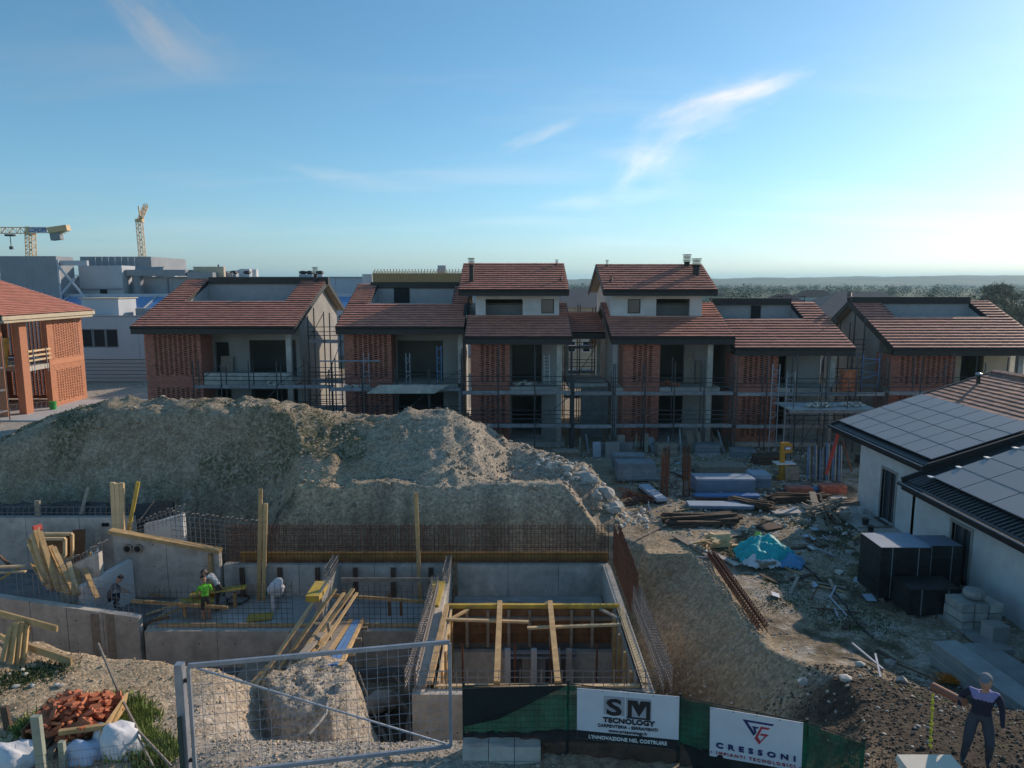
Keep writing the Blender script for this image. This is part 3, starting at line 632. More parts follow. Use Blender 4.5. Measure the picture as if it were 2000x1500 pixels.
MB().box(-53, -48.5, 58, 67.8, 0, 7.8).build('wall', plaster, Z)
MB().box(-48.4, -41.7, 58.0, 58.15, 0.1, 7.8).build('wall', bricko, Z)
for z in (zf+.55, zf+.95, zf+1.35): MB().box(-40.98, -40.94, 60.0, 63.0, z, z+.16).build('guard_board', woodp, Z)
for y in (60.6, 62.3): MB().tube((-40.9, y, zf-.5), (-40.9, y, zf+1.6), .035).build('guard_post', galv, Z)
O = Vector((-40.0, 56, 8.45)); U = Vector((0,1,0)); V = Vector((-9.5, 0, 3.05)); Lg = V.length
m_ = MB(); slab(m_, O, U, V, [(.03, 12.5, .03, Lg)], -.22, .01); rf = m_.build('roof', fascia, Z)
m_ = MB(); tiles(m_, O, U, V, [(0, 12.5, 0, Lg)]); m_.build('roof_tiles', tilem, rf, kind='stuff')
MB().box(-40.08, -39.97, 56, 68.5, 8.15, 8.47).build('eave_fascia', plasterc, rf)
MB().box(-41.5, -40.1, 56.3, 68.3, 7.92, 8.1).build('eave_board', plasterc, rf)
MB().obox((-42.2, 59.0, 5.3), (.55, .08, 2.6), R(70), R(12)).build('leaning_board', yform, Z)
tag(MB().lathe((-40.3, 61.6, .05), [(.25,0),(.3,.75)], 10).build('barrel', mat('green_plastic', (.03,.30,.06), .5)), 'small green barrel under the balcony of the sunlit brick house', 'barrel')
# paved strip right of it
pv = tag(MB().box(-46, -26.8, 56.5, 67, -.05, .10).build('paving', mat('pale_screed', (.50,.50,.50), .9, .08, .8)), kind='structure')
# ------------------------------------------------------------ scaffolds
def scaffold(label, x0, x1, y0, y1, decks, top, bay=2.1, z0=0, diag=(), guard=True, gaps=()):
    t_ = thing('scaffold', label, 'scaffold', ((x0+x1)/2, y0, z0), 0, 'tube scaffolds along the houses')
    n = max(1, round((x1-x0)/bay)); st = (x1-x0)/n
    for i in range(n+1):
        x = x0+i*st
        for y in (y0, y1):
            tp = top+random.uniform(-.3, .3)
            MB().tube((x+random.uniform(-.02,.02), y, z0), (x, y, tp), .044).build('pole', pipem, t_)
        for z in decks: MB().tube((x, y0-.1, z-.08), (x, y1+.1, z-.08), .03).build('transom', pipem, t_)
    for z in decks:
        for i in range(n):
            if (i, z) in gaps: continue
            j = random.uniform(-.03,.03)
            d_ = MB()
            for q in range(2):
                yy = y0+.04+q*(y1-y0-.06)/2; d_.box(x0+i*st+.05, x0+(i+1)*st-.05, yy, yy+(y1-y0-.1)/2, z-.03+j*.3, z+.03+j*.3)
            d_.box(x0+i*st+.05, x0+(i+1)*st-.05, y0-.03, y0+.0, z-.10+j*.3, z+.14+j*.3)
            d_.build('deck_board', deckm, t_)
        if guard:
            for h_ in (.45, .75, 1.05):
                if z+h_ < top: MB().tube((x0-.1, y0-.04, z+h_+random.uniform(-.05,.05)), (x1+.1, y0-.04, z+h_+random.uniform(-.05,.05)), .026).build('guard_rail', pipem, t_)
    lv = [z0]+list(decks)+[top]
    for i, k in diag:
        if k+1 < len(lv): MB().tube((x0+i*st, y0-.06, lv[k]+.1), (x0+(i+1)*st, y0-.06, lv[k+1]-.1), .026).build('brace', pipem, t_)
    return t_
scaffold('scaffold in front of the leftmost house, one dull grey deck', -22.0, -12.4, 48.7, 49.6, [1.9, 3.95], 5.6, diag=((0,2),(2,1),(3,2)))
scaffold('scaffold in front of the second house, deck loaded with rubble', -12.3, -3.4, 47.4, 48.3, [1.8, 3.95], 5.4, diag=((0,1),(1,1),(2,1),(3,2)))
scaffold('scaffold across the tall house left of the passage', -3.3, 3.9, 46.0, 46.85, [1.75, 3.95], 6.8, diag=((0,1),(2,1)))
scaffold('scaffold across the open passage between the tall houses', 4.05, 6.6, 46.0, 46.85, [1.7, 3.9], 5.2, diag=((0,1),))
scaffold('scaffold across the tall house right of the passage', 6.75, 14.5, 46.0, 46.85, [1.75, 3.9], 6.0, diag=((2,1),(1,0)))
scaffold('scaffold in front of the lower house with half built balcony', 14.7, 24.4, 46.0, 46.85, [1.7, 3.85], 6.4, diag=((0,1),(3,2),(2,1)))
scaffold('scaffold along the rightmost house, behind the bungalow roof', 24.6, 37.0, 46.0, 46.9, [1.9, 3.9], 6.2, diag=((1,2),(3,1)))
scaffold('tall scaffold standing in the gap behind the passage', 4.2, 6.6, 56.5, 58.5, [2, 4, 6, 7.2], 9.2, bay=1.2, diag=((0,1),(1,2),(0,3),(1,1)))
scaffold('scaffold in the gap right of the leftmost house', -14.6, -12.3, 51.0, 52.6, [2, 4.0, 6.9], 9.0, bay=1.2, diag=((0,1),(1,2),(0,3)))
scaffold('scaffold in the gap left of the rightmost house', 22.9, 25.0, 50.5, 52, [2, 4.0, 6.0], 8.6, bay=1.1, diag=((0,1),(1,2)))
scaffold('scaffold at the far left in front of the sunlit brick house', -43.4, -40.6, 55.4, 56.6, [.9, 2.6, 4.4], 6.9, bay=1.4, diag=((0,2),(1,1)))
# lone uprights, frames and loads on the scaffold decks
def frame_tower(label, x, y, z0, z1, w_=.5, m=galvb):
    t_ = thing('trestle', label, 'scaffold frame', (x, y, z0), 0, 'loose frames standing on the decks')
    for dx in (-w_/2, w_/2): MB().tube((x+dx, y, z0), (x+dx, y, z1), .03).build('pole', m, t_)
    k = 0; z = z0+.3
    while z < z1-.2: MB().tube((x-w_/2, y, z), (x+w_/2, y, z+(.25 if k % 2 else -.1)), .022).build('brace', m, t_); z += .45; k += 1
frame_tower('blue frame standing upright on the deck of the second house, right end', -4.9, 47.6, 4.0, 6.9, .28)
frame_tower('thin blue grey frame on the same deck left of the blue one', -9.8, 47.6, 4.0, 6.4, .35, galv)
frame_tower('grey frame in front of the brick screen, before the pale guard tube', -7.0, 47.6, 4.0, 6.4, .25, galv)
frame_tower('blue frame on the deck beside the rightmost house', 24.0, 47.3, 4.0, 6.4, 1.1)
frame_tower('pale frame tower at the left end of the half built balcony', 16.6, 44.4, 0, 6.0, .45, galv)
frame_tower('pale frame tower standing beside its twin at the balcony', 17.4, 44.0, 0, 5.6, .5, galv)
def frame_bars(name, label, cat, x0, x1, y, z, r=.035, m=galv, grp=None): tag(MB().tube((x0, y, z), (x1, y, z), r).build(name, m), label, cat, grp)
frame_bars('guard_tube', 'pale tube projecting as a guard across the brick screen of the second house', 'tube', -12.9, -8.8, 47.3, 5.9, .05)
# half built balcony deck with scaffold under
t_ = thing('working_platform', 'timber platform with pipes and bricks beside the half built balcony', 'platform', (19.5, 43.8, 0))
for x in (17.2, 18.9, 20.5, 22.2):
    for y in (42.9, 45.4): MB().tube((x, y, 0), (x, y, 3.7 if y > 43 and x < 22 else 5.2), .03).build('pole', pipem, t_)
MB().box(17.0, 22.4, 42.8, 45.5, 3.35, 3.42).build('platform_board', slabm, t_)
MB().box(16.9, 22.5, 42.65, 42.8, 3.2, 3.38).build('edge_beam', deckm, t_)
for z in (3.9, 4.4): MB().tube((17.2, 42.9, z), (22.2, 42.9, z), .02).build('guard_rail', pipem, t_)
for a, b_ in (((17.2,42.9,.2),(18.9,42.9,3.2)), ((20.5,42.9,3.2),(22.2,42.9,.2))): MB().tube(a, b_, .02).build('brace', pipem, t_)
t_ = thing('brick_pallet', 'red bricks stacked upright at the right end of the half built balcony', 'brick stack', (22.0, 46.3, 4.05))
for i in range(5):
    for j in range(9):
        for k in range(2): MB().box(21.6+i*.2+.005*random.random(), 21.79+i*.2, 46.1+k*.26, 46.35+k*.26, 4.05+j*.155, 4.2+j*.155).build('brick', brickl, t_)
def heap(name, label, cat, c_, rad, m, n, s, group=None, kind=None):
    mb = MB()
    for i in range(n):
        a = random.uniform(0, 6.28); r_ = math.sqrt(random.random()); x = c_[0]+rad[0]*r_*math.cos(a); y = c_[1]+rad[1]*r_*math.sin(a); z = c_[2]+rad[2]*max(0, 1-r_)*random.random()+s[2]*.6
        mb.obox((x, y, z), [q*random.uniform(.6, 1.2) for q in s], random.uniform(0, 3.1), random.uniform(-.5, .5), random.uniform(-.5, .5))
    return tag(mb.build(name, m, kind='stuff'), label, cat, group)
for i, (x, y, z, lab) in enumerate([(-19.8, 50.9, 4.2, 'rubble and bricks left on the balcony of the leftmost house'), (-16.6, 49.1, 4.0, 'rubble on the scaffold deck below the leftmost house'),
    (-10.6, 47.9, 4.0, 'debris on the left part of the deck of the second house'), (-6.6, 47.9, 4.0, 'rubble in the middle of the deck of the second house'), (1.0, 48.6, 4.1, 'debris on the balcony of the tall house left of the passage'),
    (10.6, 48.5, 4.1, 'broken bricks on the balcony right of the passage'), (19.2, 43.6, 3.45, 'white rolls and scraps on the timber platform'), (21.3, 43.9, 3.45, 'scraps at the right end of the timber platform')]):
    heap('rubble', lab, 'rubble', (x, y, z), (.9, .3, .3), brickl if i in (0, 5) else st_w, 26, (.3, .18, .1))
sag = MB(); sag.prism([(-9.8,47.2,3.72),(-5.2,47.2,3.72),(-4.2,47.2,4.3),(-8.9,47.2,4.3)], (0,.08,0)); tag(sag.build('tarpaulin', conc_w), 'pale sheet hanging over the front edge of the deck of the second house', 'tarpaulin')
lad = thing('ladder', 'aluminium ladder leaning on the loggia wall left of the passage', 'ladder', (2.4, 49.6, 4.1))
for dx in (0, .38): MB().tube((2.25+dx, 49.3, 4.1), (2.25+dx, 49.7, 6.1), .03).build('rail', whitep, lad)
for k in range(8): MB().tube((2.25, 49.33+k*.05, 4.35+k*.23), (2.63, 49.33+k*.05, 4.35+k*.23), .02).build('rung', whitep, lad)
for i, (x, h_, wd) in enumerate([(11.4, 2.2, .7), (12.1, 1.6, .4)]): tag(MB().obox((x+1.0, 49.6, 4.1+h_/2), (wd, .07, h_), 0, R(-6)).build('propped_board', woodg), ['wide grey board', 'narrow grey board'][i]+' leaning in the loggia right of the passage', 'board')
# ------------------------------------------------------------ industrial building, cranes, far houses, hills
t_ = thing('industrial_building', 'large blue grey factory hall with rooftop plant behind the houses', 'factory', (-30, 112, 0))
for i in range(14):                                     # hall: facade in tall panels, each its own part
    x0 = -72+i*5; MB().box(x0+.02, x0+4.98, 110, 110.3, 0, 11.95).build('wall_panel', indw, t_)
MB().box(-72, -2, 110.3, 150, 0, 11.7).build('hall', indw, t_)
MB().box(-72.1, -1.9, 109.8, 110.5, 11.95, 12.1).build('roof_edge', indg, t_)
for x in (-52.6, -38.0): MB().tube((x, 109.8, 4), (x, 109.8, 11.9), .1).build('downpipe', indg, t_)
# sloping skylight band in front of it
for i in range(13):
    x0 = -72+i*4.2
    MB().prism([(x0+.12, 99, 7.6), (x0+4.0, 99, 7.6), (x0+4.0, 103, 9.2), (x0+.12, 103, 9.2)], (0, 0, -.12)).build('skylight', mat('skylight_blue', (.13,.27,.52), .3, .1, .5, spec=.8), t_)
MB().box(-72, -18, 103.0, 103.6, 6.5, 9.6).build('skylight_curb', indl, t_); MB().box(-72, -18, 98.4, 99.0, 6.6, 7.75).build('skylight_curb', indl, t_)
MB().box(-72, -17, 99.0, 103.0, 5.5, 6.6).build('skylight_curb', indl, t_)
for i in range(14): MB().beam((-72+i*4.2, 99, 7.7), (-72+i*4.2, 103, 9.3), .22, .12).build('skylight_bar', indl, t_)
# plant and tall block at the upper left
MB().box(-72.5, -64.4, 102, 106, 7.0, 14.9).build('plant_block', indg, t_)
MB().box(-67, -56, 112.0, 124, 11.7, 15.2).build('plant_block', indg, t_)
MB().box(-63.9, -57.5, 106.2, 110, 8, 13.7).build('plant_block', indl, t_)
MB().box(-80, -72.6, 104, 110, 7, 11.3).build('plant_block', plasterc, t_)
MB().box(-64.4, -60.4, 102.5, 103, 13.6, 14.3).build('roof_edge', indl, t_)
for a, b_ in (((-64.2,102,8.1),(-60.2,102,8.1)), ((-64.2,102,13.6),(-60.1,102,8.2)), ((-64.1,102,9.5),(-61.8,102,12.0)), ((-64.2,102,8),(-64.2,102,14.4))): MB().tube(a, b_, .17).build('steel_brace', indl, t_)
for x0, x1, z in ((-57.4, -48.5, 12.6), (-48.3, -44.5, 12.2)): MB().box(x0, x1, 107, 109, z-.4, z+.5).build('duct', indg, t_)
for x in (-56.2, -47.8): MB().tube((x, 108, 12.8), (x, 108, 8.6), .75, 10).build('duct', indg, t_)
MB().tube((-56.2,108,12.8), (-52,108,12.9), .7, 10).build('duct', indg, t_)
MB().box(-48.2, -43.6, 109.0, 109.7, 12.1, 13.6).build('plant_block', plasterc, t_)
for x, s_ in ((-65,1.1),(-62.8,1.1),(-60.6,1.1),(-58.4,1.1),(-56.4,1.1)):
    f_ = MB().box(x-.7, x+.7, 104.2, 105, 7.6, 9.1).build('fan_unit', indl, t_); MB().tube((x, 104.17, 8.35), (x, 104.1, 8.35), .5, 10).build('fan', darkm, f_)
for px in (457, 483, 430, 592, 625, 605):
    p = at(px, 537, Y=112); 
    f_ = MB().box(p.x-.5, p.x+.5, 111.5, 112.5, 11.7, 12.5).build('roof_vent', galv, t_); MB().lathe((p.x, 112, 12.5), [(.35,0),(.65,.2),(.6,.45),(.2,.55)], 8).build('vent_cap', fascia, f_)
MB().tube((-45.6,112,11.9), (-45.6,112,14), .12).build('flue', fascia, t_)
for k in range(3): MB().tube((-62.2+k*.8, 103, 8.3), (-62.2+k*.8, 103, 9.6), .05).build('rail', indl, t_)
for k in range(3): MB().tube((-63, 103.5, 8.5+k*.5), (-57.5, 103.5, 8.5+k*.5), .05).build('rail', mat('green_rail', (.16,.24,.22), .7), t_)
for i in range(16):
    x = random.uniform(-71, -40); y = random.uniform(111, 118); s_ = random.uniform(.4, 1.2); MB().box(x, x+s_*1.4, y, y+1, 11.7, 11.7+s_+.5).build('roof_unit', [indl, indg, galv, white][i%4], t_)
for i in range(10):
    x = -72.3+i*.8; MB().box(x, x+.03, 101.97, 102.0, 7.2, 14.8).build('panel_joint', indw, t_)
for k in range(7): MB().tube((-64+k*1.0, 110.9, 11.9), (-64+k*1.0, 110.9, 15.2), .05).build('cladding_rib', indl, t_)
for z in (9.3, 10.3): MB().tube((-64, 105.9, z), (-57.5, 105.9, z), .12, 6).build('pipe', galv, t_)
MB().box(-60.9, -59.9, 106.1, 106.19, 8.6, 10.4).build('door', darkm, t_)
for k in range(4): MB().box(-39+k*8.5, -37.6+k*8.5, 109.9, 110.0, 8.5, 9.3).build('louvre', indg, t_)
# lower annex
u_ = thing('annex_building', 'low pale grey annex with a ribbon window behind the sunlit brick house', 'building', (-45, 80, 0))
m_ = MB(); wall_holes(m_, -62, -36, 2.6, 7.4, 80, 80.3, [(-48.6, -44.3, 3.9, 6.0)]); m_.build('wall', indl, u_)
for x in (-58, -54, -50, -42, -38): MB().box(x-.02, x+.02, 79.985, 80.0, 2.6, 7.38).build('panel_joint', indg, u_)
for k in range(6): MB().box(-62, -36, 79.95+.0, 80.25, .05+k*.42, .42+k*.42).build('block_course', mat('pale_block', (.40,.40,.40), .9, .06, 2), u_)
MB().box(-62, -36, 80.35, 97, 0, 7.2).build('hall', indl, u_)
for k in range(3):
    w_ = window_part(u_, -48.55+k*1.43, -48.55+(k+1)*1.43-.08, 3.92, 5.98, 80.08, indg, darkm, .08)
MB().box(-62, -36, 79.9, 80.4, 7.38, 7.5).build('roof_edge', indg, u_)
MB().box(-50.5, -46.2, 84, 88, 7.2, 9.3).build('roof_hut', indl, u_); MB().box(-50.8, -46.0, 83.8, 88.2, 9.3, 9.4).build('roof_hut', plasterc, u_)
for x0, x1, mm_ in ((-45.3,-43.2,indg), (-43.0,-41.2,white), (-40.8,-38.8,plasterc), (-38.5,-36.5,indl)): MB().box(x0, x1, 86, 88, 7.2, 8.1).build('roof_unit', mm_, u_)
# timber slatted enclosure on the hall roof
v_ = thing('slatted_enclosure', 'golden timber slat screen round plant on a far roof', 'screen', (-11.5, 88, 8))
for i in range(58):
    x = -17.0+i*.19; MB().box(x, x+.10, 88.0, 88.12, 10.5, 12.55+(.25 if i % 2 else 0)).build('slat', mat('golden_slat', (.44,.31,.14), .8, .1, 1), v_)
MB().box(-17.1, -6.0, 88.15, 88.3, 10.4, 12.3).build('backing', woodg, v_); MB().box(-17.1, -5.9, 88.3, 96, 8, 10.6).build('base', indg, v_)
MB().box(-18.4, -17.2, 88.4, 96, 6, 12.2).build('side_block', indl, v_); MB().box(-9.3, -8.3, 90, 91, 12.2, 13.3).build('vent', galv, v_)
# cranes
def lattice(mb, p, q, w_, n, r=.09, up=None):
    p = Vector(p); q = Vector(q); d = (q-p).normalized(); u = Vector((0,0,1)) if abs(d.z) < .8 else Vector((0,1,0)); a = d.cross(u).normalized()*w_/2; b_ = a.normalized().cross(d)*w_/2
    cs_ = [a+b_, -a+b_, -a-b_, a-b_]
    for c_ in cs_: mb.beam(p+c_, q+c_, r*1.5, r*1.5)
    for i in range(n):
        A_ = p+(q-p)*i/n; B_ = p+(q-p)*(i+1)/n
        for k in range(4):
            c0, c1 = cs_[k], cs_[(k+1)%4]; mb.beam(A_+c0, B_+c1, r, r) if i % 2 else mb.beam(A_+c1, B_+c0, r, r); mb.beam(B_+c0, B_+c1, r, r)
    return mb
Yc = 190
def q_(px, py, Y=Yc): return at(px, py, Y=Y)
k_ = thing('tower_crane', 'yellow tower crane seen side on at the left with blue name board', 'crane', q_(60, 560))
b0 = q_(60, 560); b1 = q_(59, 452)
lattice(MB(), (b0.x,Yc,0), (b1.x,Yc,b1.z), 1.7, 26, .11).build('mast', craney, k_)
a0 = q_(-60, 450); a1 = q_(100, 452)
lattice(MB(), (a0.x,Yc,a0.z), (b1.x,Yc,a0.z), 1.5, 16, .09).build('jib', craney, k_)
lattice(MB(), (b1.x,Yc,a0.z), (q_(128,450).x,Yc,a0.z), 1.2, 7, .09).build('counter_jib', craney, k_)
MB().box(b1.x-.6, b1.x+.7, Yc-1, Yc+1, a0.z-1.2, a0.z+.9).build('cab', craney, k_)
MB().obox(((q_(101,455).x+q_(119,455).x)/2, Yc, a0.z-1.2), (2.6, 1.6, 2.6), 0, 0, R(-6)).build('counterweight', indg, k_)
MB().obox((q_(117,455).x, Yc-.2, a0.z+.3), (5.0, 1.8, 1.5), 0, 0, R(-8)).build('counterweight_cover', craney, k_)
sg = MB().box(q_(63,455).x, q_(97,455).x, Yc-1.2, Yc-1.05, a0.z-.75, a0.z+.8).build('name_board', whitep, k_)
def text(s, size, parent, origin, xdir, zdir, m, name='lettering', ext=.01, align='CENTER', bold=0, sx=1, shear=0, space=1):
    cu = bpy.data.curves.new(name, 'FONT'); cu.body = s; cu.size = size; cu.align_x = align; cu.align_y = 'BOTTOM_BASELINE'; cu.extrude = ext; cu.offset = bold; cu.shear = shear; cu.space_character = space; cu.resolution_u = 3
    o = bpy.data.objects.new(name, cu); COL.objects.link(o); dg = bpy.context.evaluated_depsgraph_get(); me = bpy.data.meshes.new_from_object(o.evaluated_get(dg)); bpy.data.objects.remove(o); 
    X = Vector(xdir).normalized(); Z_ = Vector(zdir).normalized(); Y_ = X.cross(Z_).normalized(); Z_ = Y_.cross(X)*-1 if False else Z_
    Mx = Matrix(((X.x*sx, Z_.x, -Y_.x, origin[0]), (X.y*sx, Z_.y, -Y_.y, origin[1]), (X.z*sx, Z_.z, -Y_.z, origin[2]), (0,0,0,1)))
    Mp = WM[parent.name].inverted() @ Mx; me.transform(Mp); me.materials.clear(); me.materials.append(m)
    o = bpy.data.objects.new(name, me); COL.objects.link(o); o.parent = parent; WM[o.name] = WM[parent.name]; return o
text('CONDIPE', 1.6, sg, ((q_(63,455).x+q_(97,455).x)/2, Yc-1.22, a0.z-.5), (1,0,0), (0,0,1), cranebl, bold=.05, sx=.68)
tr = q_(20, 462); tb = MB().box(tr.x-1.1, tr.x+1.1, Yc-.6, Yc+.6, a0.z-1.5, a0.z-1.0).build('trolley', fascia, k_)
MB().tube((tr.x,Yc,a0.z-1.5), (tr.x,Yc,a0.z-4.2), .1).build('hoist_rope', fascia, k_); MB().box(tr.x-.35, tr.x+.35, Yc-.3, Yc+.3, a0.z-4.9, a0.z-4.1).build('hook_block', fascia, k_)
k_ = thing('tower_crane', 'yellow tower crane with its jib raised, right of the grey plant block', 'crane', q_(276, 560, 170))
b0 = q_(281, 560, 170); b1 = q_(272, 432, 170)
lattice(MB(), (b1.x+.4,170,0), (b1.x,170,b1.z), 1.1, 30, .08).build('mast', craney, k_)
tp = q_(251, 394, 170); lattice(MB(), (b1.x,170,b1.z), (tp.x,178,tp.z), .8, 8, .08).build('jib', craney, k_)
MB().box(b1.x-.7, b1.x+.9, 169.4, 170.6, b1.z-.2, b1.z+.5).build('slewing_ring', craney, k_); MB().beam((b1.x+.3,170,b1.z), (b1.x+.1,170,b1.z+3.4), .25, .25).build('tower_top', craney, k_)
MB().beam((b1.x+.3,170,b1.z+.6), (b1.x+1.4,168,b1.z+.8), .6, .5).build('counter_jib', craney, k_)
# far houses behind the row
def far_house(name, label, x0, x1, y, d, zw, zr, wm, rm, cols, rows, wn=darkm, hip=True):
    t_ = thing(name, label, 'house', ((x0+x1)/2, y, 0), 0, 'far houses behind the row')
    MB().box(x0, x1, y, y+d, 0, zw).build('wall', wm, t_)
    e = .5; r = MB(); hx = min(d/2, (x1-x0)*.35) if hip else 0
    P = [(x0-e,y-e,zw+.003),(x1+e,y-e,zw+.003),(x1+e,y+d+e,zw+.003),(x0-e,y+d+e,zw+.003),(x0+hx,y+d/2,zr),(x1-hx,y+d/2,zr)]
    r.add(P, [(0,1,5,4),(1,2,5),(2,3,4,5),(3,0,4),(3,2,1,0)]); r.build('roof', rm, t_)
    for i in range(cols):
        for j in range(rows):
            cx = x0+(x1-x0)*(i+.5)/cols; cz = zw-1.7-j*3
            if cz > .8: w_ = MB().box(cx-.5, cx+.5, y-.06, y-.002, cz-.7, cz+.7).build('window', whitep, t_); MB().box(cx-.4, cx+.4, y-.09, y-.062, cz-.6, cz+.6).build('pane', wn, w_)
    return t_
gr_roof = mat('grey_roof', (.16,.15,.15), .9, .1, 1); red_roof = mat('dull_red_roof', (.26,.13,.10), .9, .1, 1)
far_house('far_house', 'grey hipped roof house directly behind the rightmost house', 28.5, 41.5, 68, 9, 7.9, 10.25, plasterc, gr_roof, 4, 2)
far_house('far_house', 'cream apartment house seen through the gap of the passage', 4.5, 13.5, 86, 10, 8.2, 10.4, plasterc, gr_roof, 5, 2)
for i, (x, y, wd, lab) in enumerate([(60, 170, 12, 'nearest small house among the distant trees'), (95, 210, 14, 'white farm house low in the distant trees'), (44, 260, 16, 'wide far house left in the distant trees'), (120, 300, 16, 'far house near the right edge of the wood'), (80, 330, 18, 'farthest pale house below the hills')]):
    far_house('far_house', lab, x, x+wd, y, 9, 5.5, 8.5, white if i % 2 else plasterc, red_roof, 4, 2)
# distant wood and bushes: rough crowns made of many small faces
def crown_cloud(name, label, centers, radii, m, per=60, leaf=.5, seed=1, kind='stuff', twig=True):
    rg = np.random.default_rng(seed); C_ = np.asarray(centers); R_ = np.asarray(radii); n = len(C_)
    d = rg.normal(size=(n, per, 3)); d /= np.linalg.norm(d, axis=2, keepdims=True); rr = rg.random((n, per, 1))**.4
    p = C_[:,None]+d*rr*R_[:,None,:]*(1+.25*np.sin(d[:,:,:1]*5+d[:,:,1:2]*7))
    t = rg.normal(size=(n, per, 3, 3)); s = leaf*np.asarray(R_[:,0])[:,None,None,None]*rg.uniform(.5,1.3,(n,per,1,1))
    v = p[:,:,None,:]+t*s*.5
    o = npmesh(name, v.reshape(-1,3), np.arange(n*per*3).reshape(-1,3), m, dict(rnd=np.repeat(rg.random(n*per), 3)))
    return o
wood_m = mat('far_woodland', (.075,.085,.055), .95, .2, .2, rnd=.22, col2=(.10,.09,.065), mscale=.02)
n = 4600; rg = np.random.default_rng(3); yy = 130*(3000/130)**rg.random(n); xx = yy*rg.uniform(-.85, .85, n)
kp = ~((xx < 10) & (yy < 260)); kp &= ~((np.abs(xx-yy*.58) < 9) & (yy < 150)); xx, yy = xx[kp], yy[kp]
rr = rg.uniform(2.2, 4.5, len(xx))*np.clip(yy/350, 1, 1.8); 
cl = fbm(xx/60, yy/60, 4); k2 = cl > -.12; xx, yy, rr = xx[k2], yy[k2], rr[k2]
hz = rr*.6
o = crown_cloud('far_wood', None, np.stack([xx, yy, hz], -1), np.stack([rr, rr, rr*.85], -1), wood_m, 130, .13, 5); tag(o, 'broad belt of woodland fading towards the hills', 'wood', kind='stuff')
# hills
hx_ = np.linspace(-4200, 4200, 420); hy_ = np.concatenate([np.linspace(2100, 3300, 40), np.linspace(3350, 4600, 16)]); HX, HY = np.meshgrid(hx_, hy_)
prof = 36+34*fbm(HX/900, HY*0+1.3, 12, 4)*1.5+sst(200, 1900, HX)*8
HZ = prof*np.clip(sst(2100, 3050, HY)+.22*fbm(HX/300, HY/220, 30, 4), 0, 2)*(1+.2*fbm(HX/700, HY/700, 8))+5*fbm(HX/35, HY/60, 33, 3)-4
ix = np.arange(HX.size).reshape(HX.shape)
hill_m = mat('hill_woods', (.035,.065,.06), .95, .3, .004, col2=(.13,.12,.08), mscale=.003)
hills = npmesh('hills', np.stack([HX, HY, HZ], -1).reshape(-1,3), np.stack([ix[:-1,:-1], ix[:-1,1:], ix[1:,1:], ix[1:,:-1]], -1).reshape(-1,4), hill_m, smooth=False); tag(hills, kind='structure')
# bare trees at the right, and bushes in the middle distance
bark = mat('winter_bark', (.17,.13,.10), .9, .2, 3); twigm = mat('budding_twigs', (.27,.215,.16), .9, .25, 1, rnd=.4, col2=(.23,.23,.13), mscale=.12)
def bare_tree(label, x, y, h_, seed, m=twigm):
    rs = random.Random(seed); t_ = thing('bare_tree', label, 'tree', (x, y, 0), 0, 'bare trees beyond the rightmost house')
    tr_ = MB(); tips = []
    def br(p, d, ln, r, k):
        q = p+d*ln; tr_.tube(p, q, r, 5, r*.65, False)
        if k == 0: tips.append(q); return
        for i in range(3):
            dd = (d+Vector((rs.uniform(-.75,.75), rs.uniform(-.75,.75), rs.uniform(-.1,.4)))).normalized(); br(q, dd, ln*rs.uniform(.55,.8), r*.6, k-1)
    br(Vector((x,y,0)), Vector((rs.uniform(-.05,.05),0,1)), h_*.3, h_*.022, 4); tr_.build('trunk', bark, t_)
    tw = MB(); 
    for q in tips:
        for i in range(7):
            d = Vector((rs.gauss(0,1), rs.gauss(0,1), rs.gauss(.5,.8))).normalized(); e = q+d*h_*rs.uniform(.04,.13); s = Vector((rs.gauss(0,1), rs.gauss(0,1), rs.gauss(0,1)))*h_*.006
            tw.add([q-s, q+s, e], [(0,1,2)])
    tw.build('crown', m, t_)
for i, (px, y, h_, lab) in enumerate([(1945,150,13,'tallest bare tree near the right edge, forked crown'), (1985,140,11.5,'bare tree at the very right edge'), (1905,165,10.5,'bare tree left of the tallest one'), (1965,175,12,'bare tree just behind and right of the tallest'), (1925,120,8,'low bare tree in front of the tall ones'), (1990,115,9,'low bare tree in the right corner'), (1860,190,9,'small bare tree over the ridge of the rightmost house'), (1820,210,9,'smallest bare tree left of the group')]):
    p = at(px, 600, Y=y); bare_tree(lab, p.x, y, h_, i+3)
for i, (x, y, h_, lab) in enumerate([(17, 120, 6.5, 'dark cypress-like tree behind the lower house'), (34, 130, 7, 'rounded bare tree between the lower and rightmost house'), (5.5, 130, 8, 'tree beyond the passage gap')]): bare_tree(lab, x, y, h_, i+40)
for i, px in enumerate((1458, 1527, 1571)):
    p = at(px, 590, Y=95); t_ = thing('lamp_post', ['thin lamp post above the terrace beam, leftmost', 'thin lamp post above the terrace beam, middle one', 'thin lamp post above the terrace beam, rightmost'][i], 'lamp post', (p.x, 95, 0), 0, 'lamp posts behind the lower house')
    MB().tube((p.x,95,0), (p.x,95,9.3), .06).build('pole', fascia, t_); MB().box(p.x-.8, p.x+.1, 94.95, 95.05, 9.3, 9.4).build('lamp_head', fascia, t_)
for i, (x, y, r) in enumerate([(27,72,1.4)]): pass
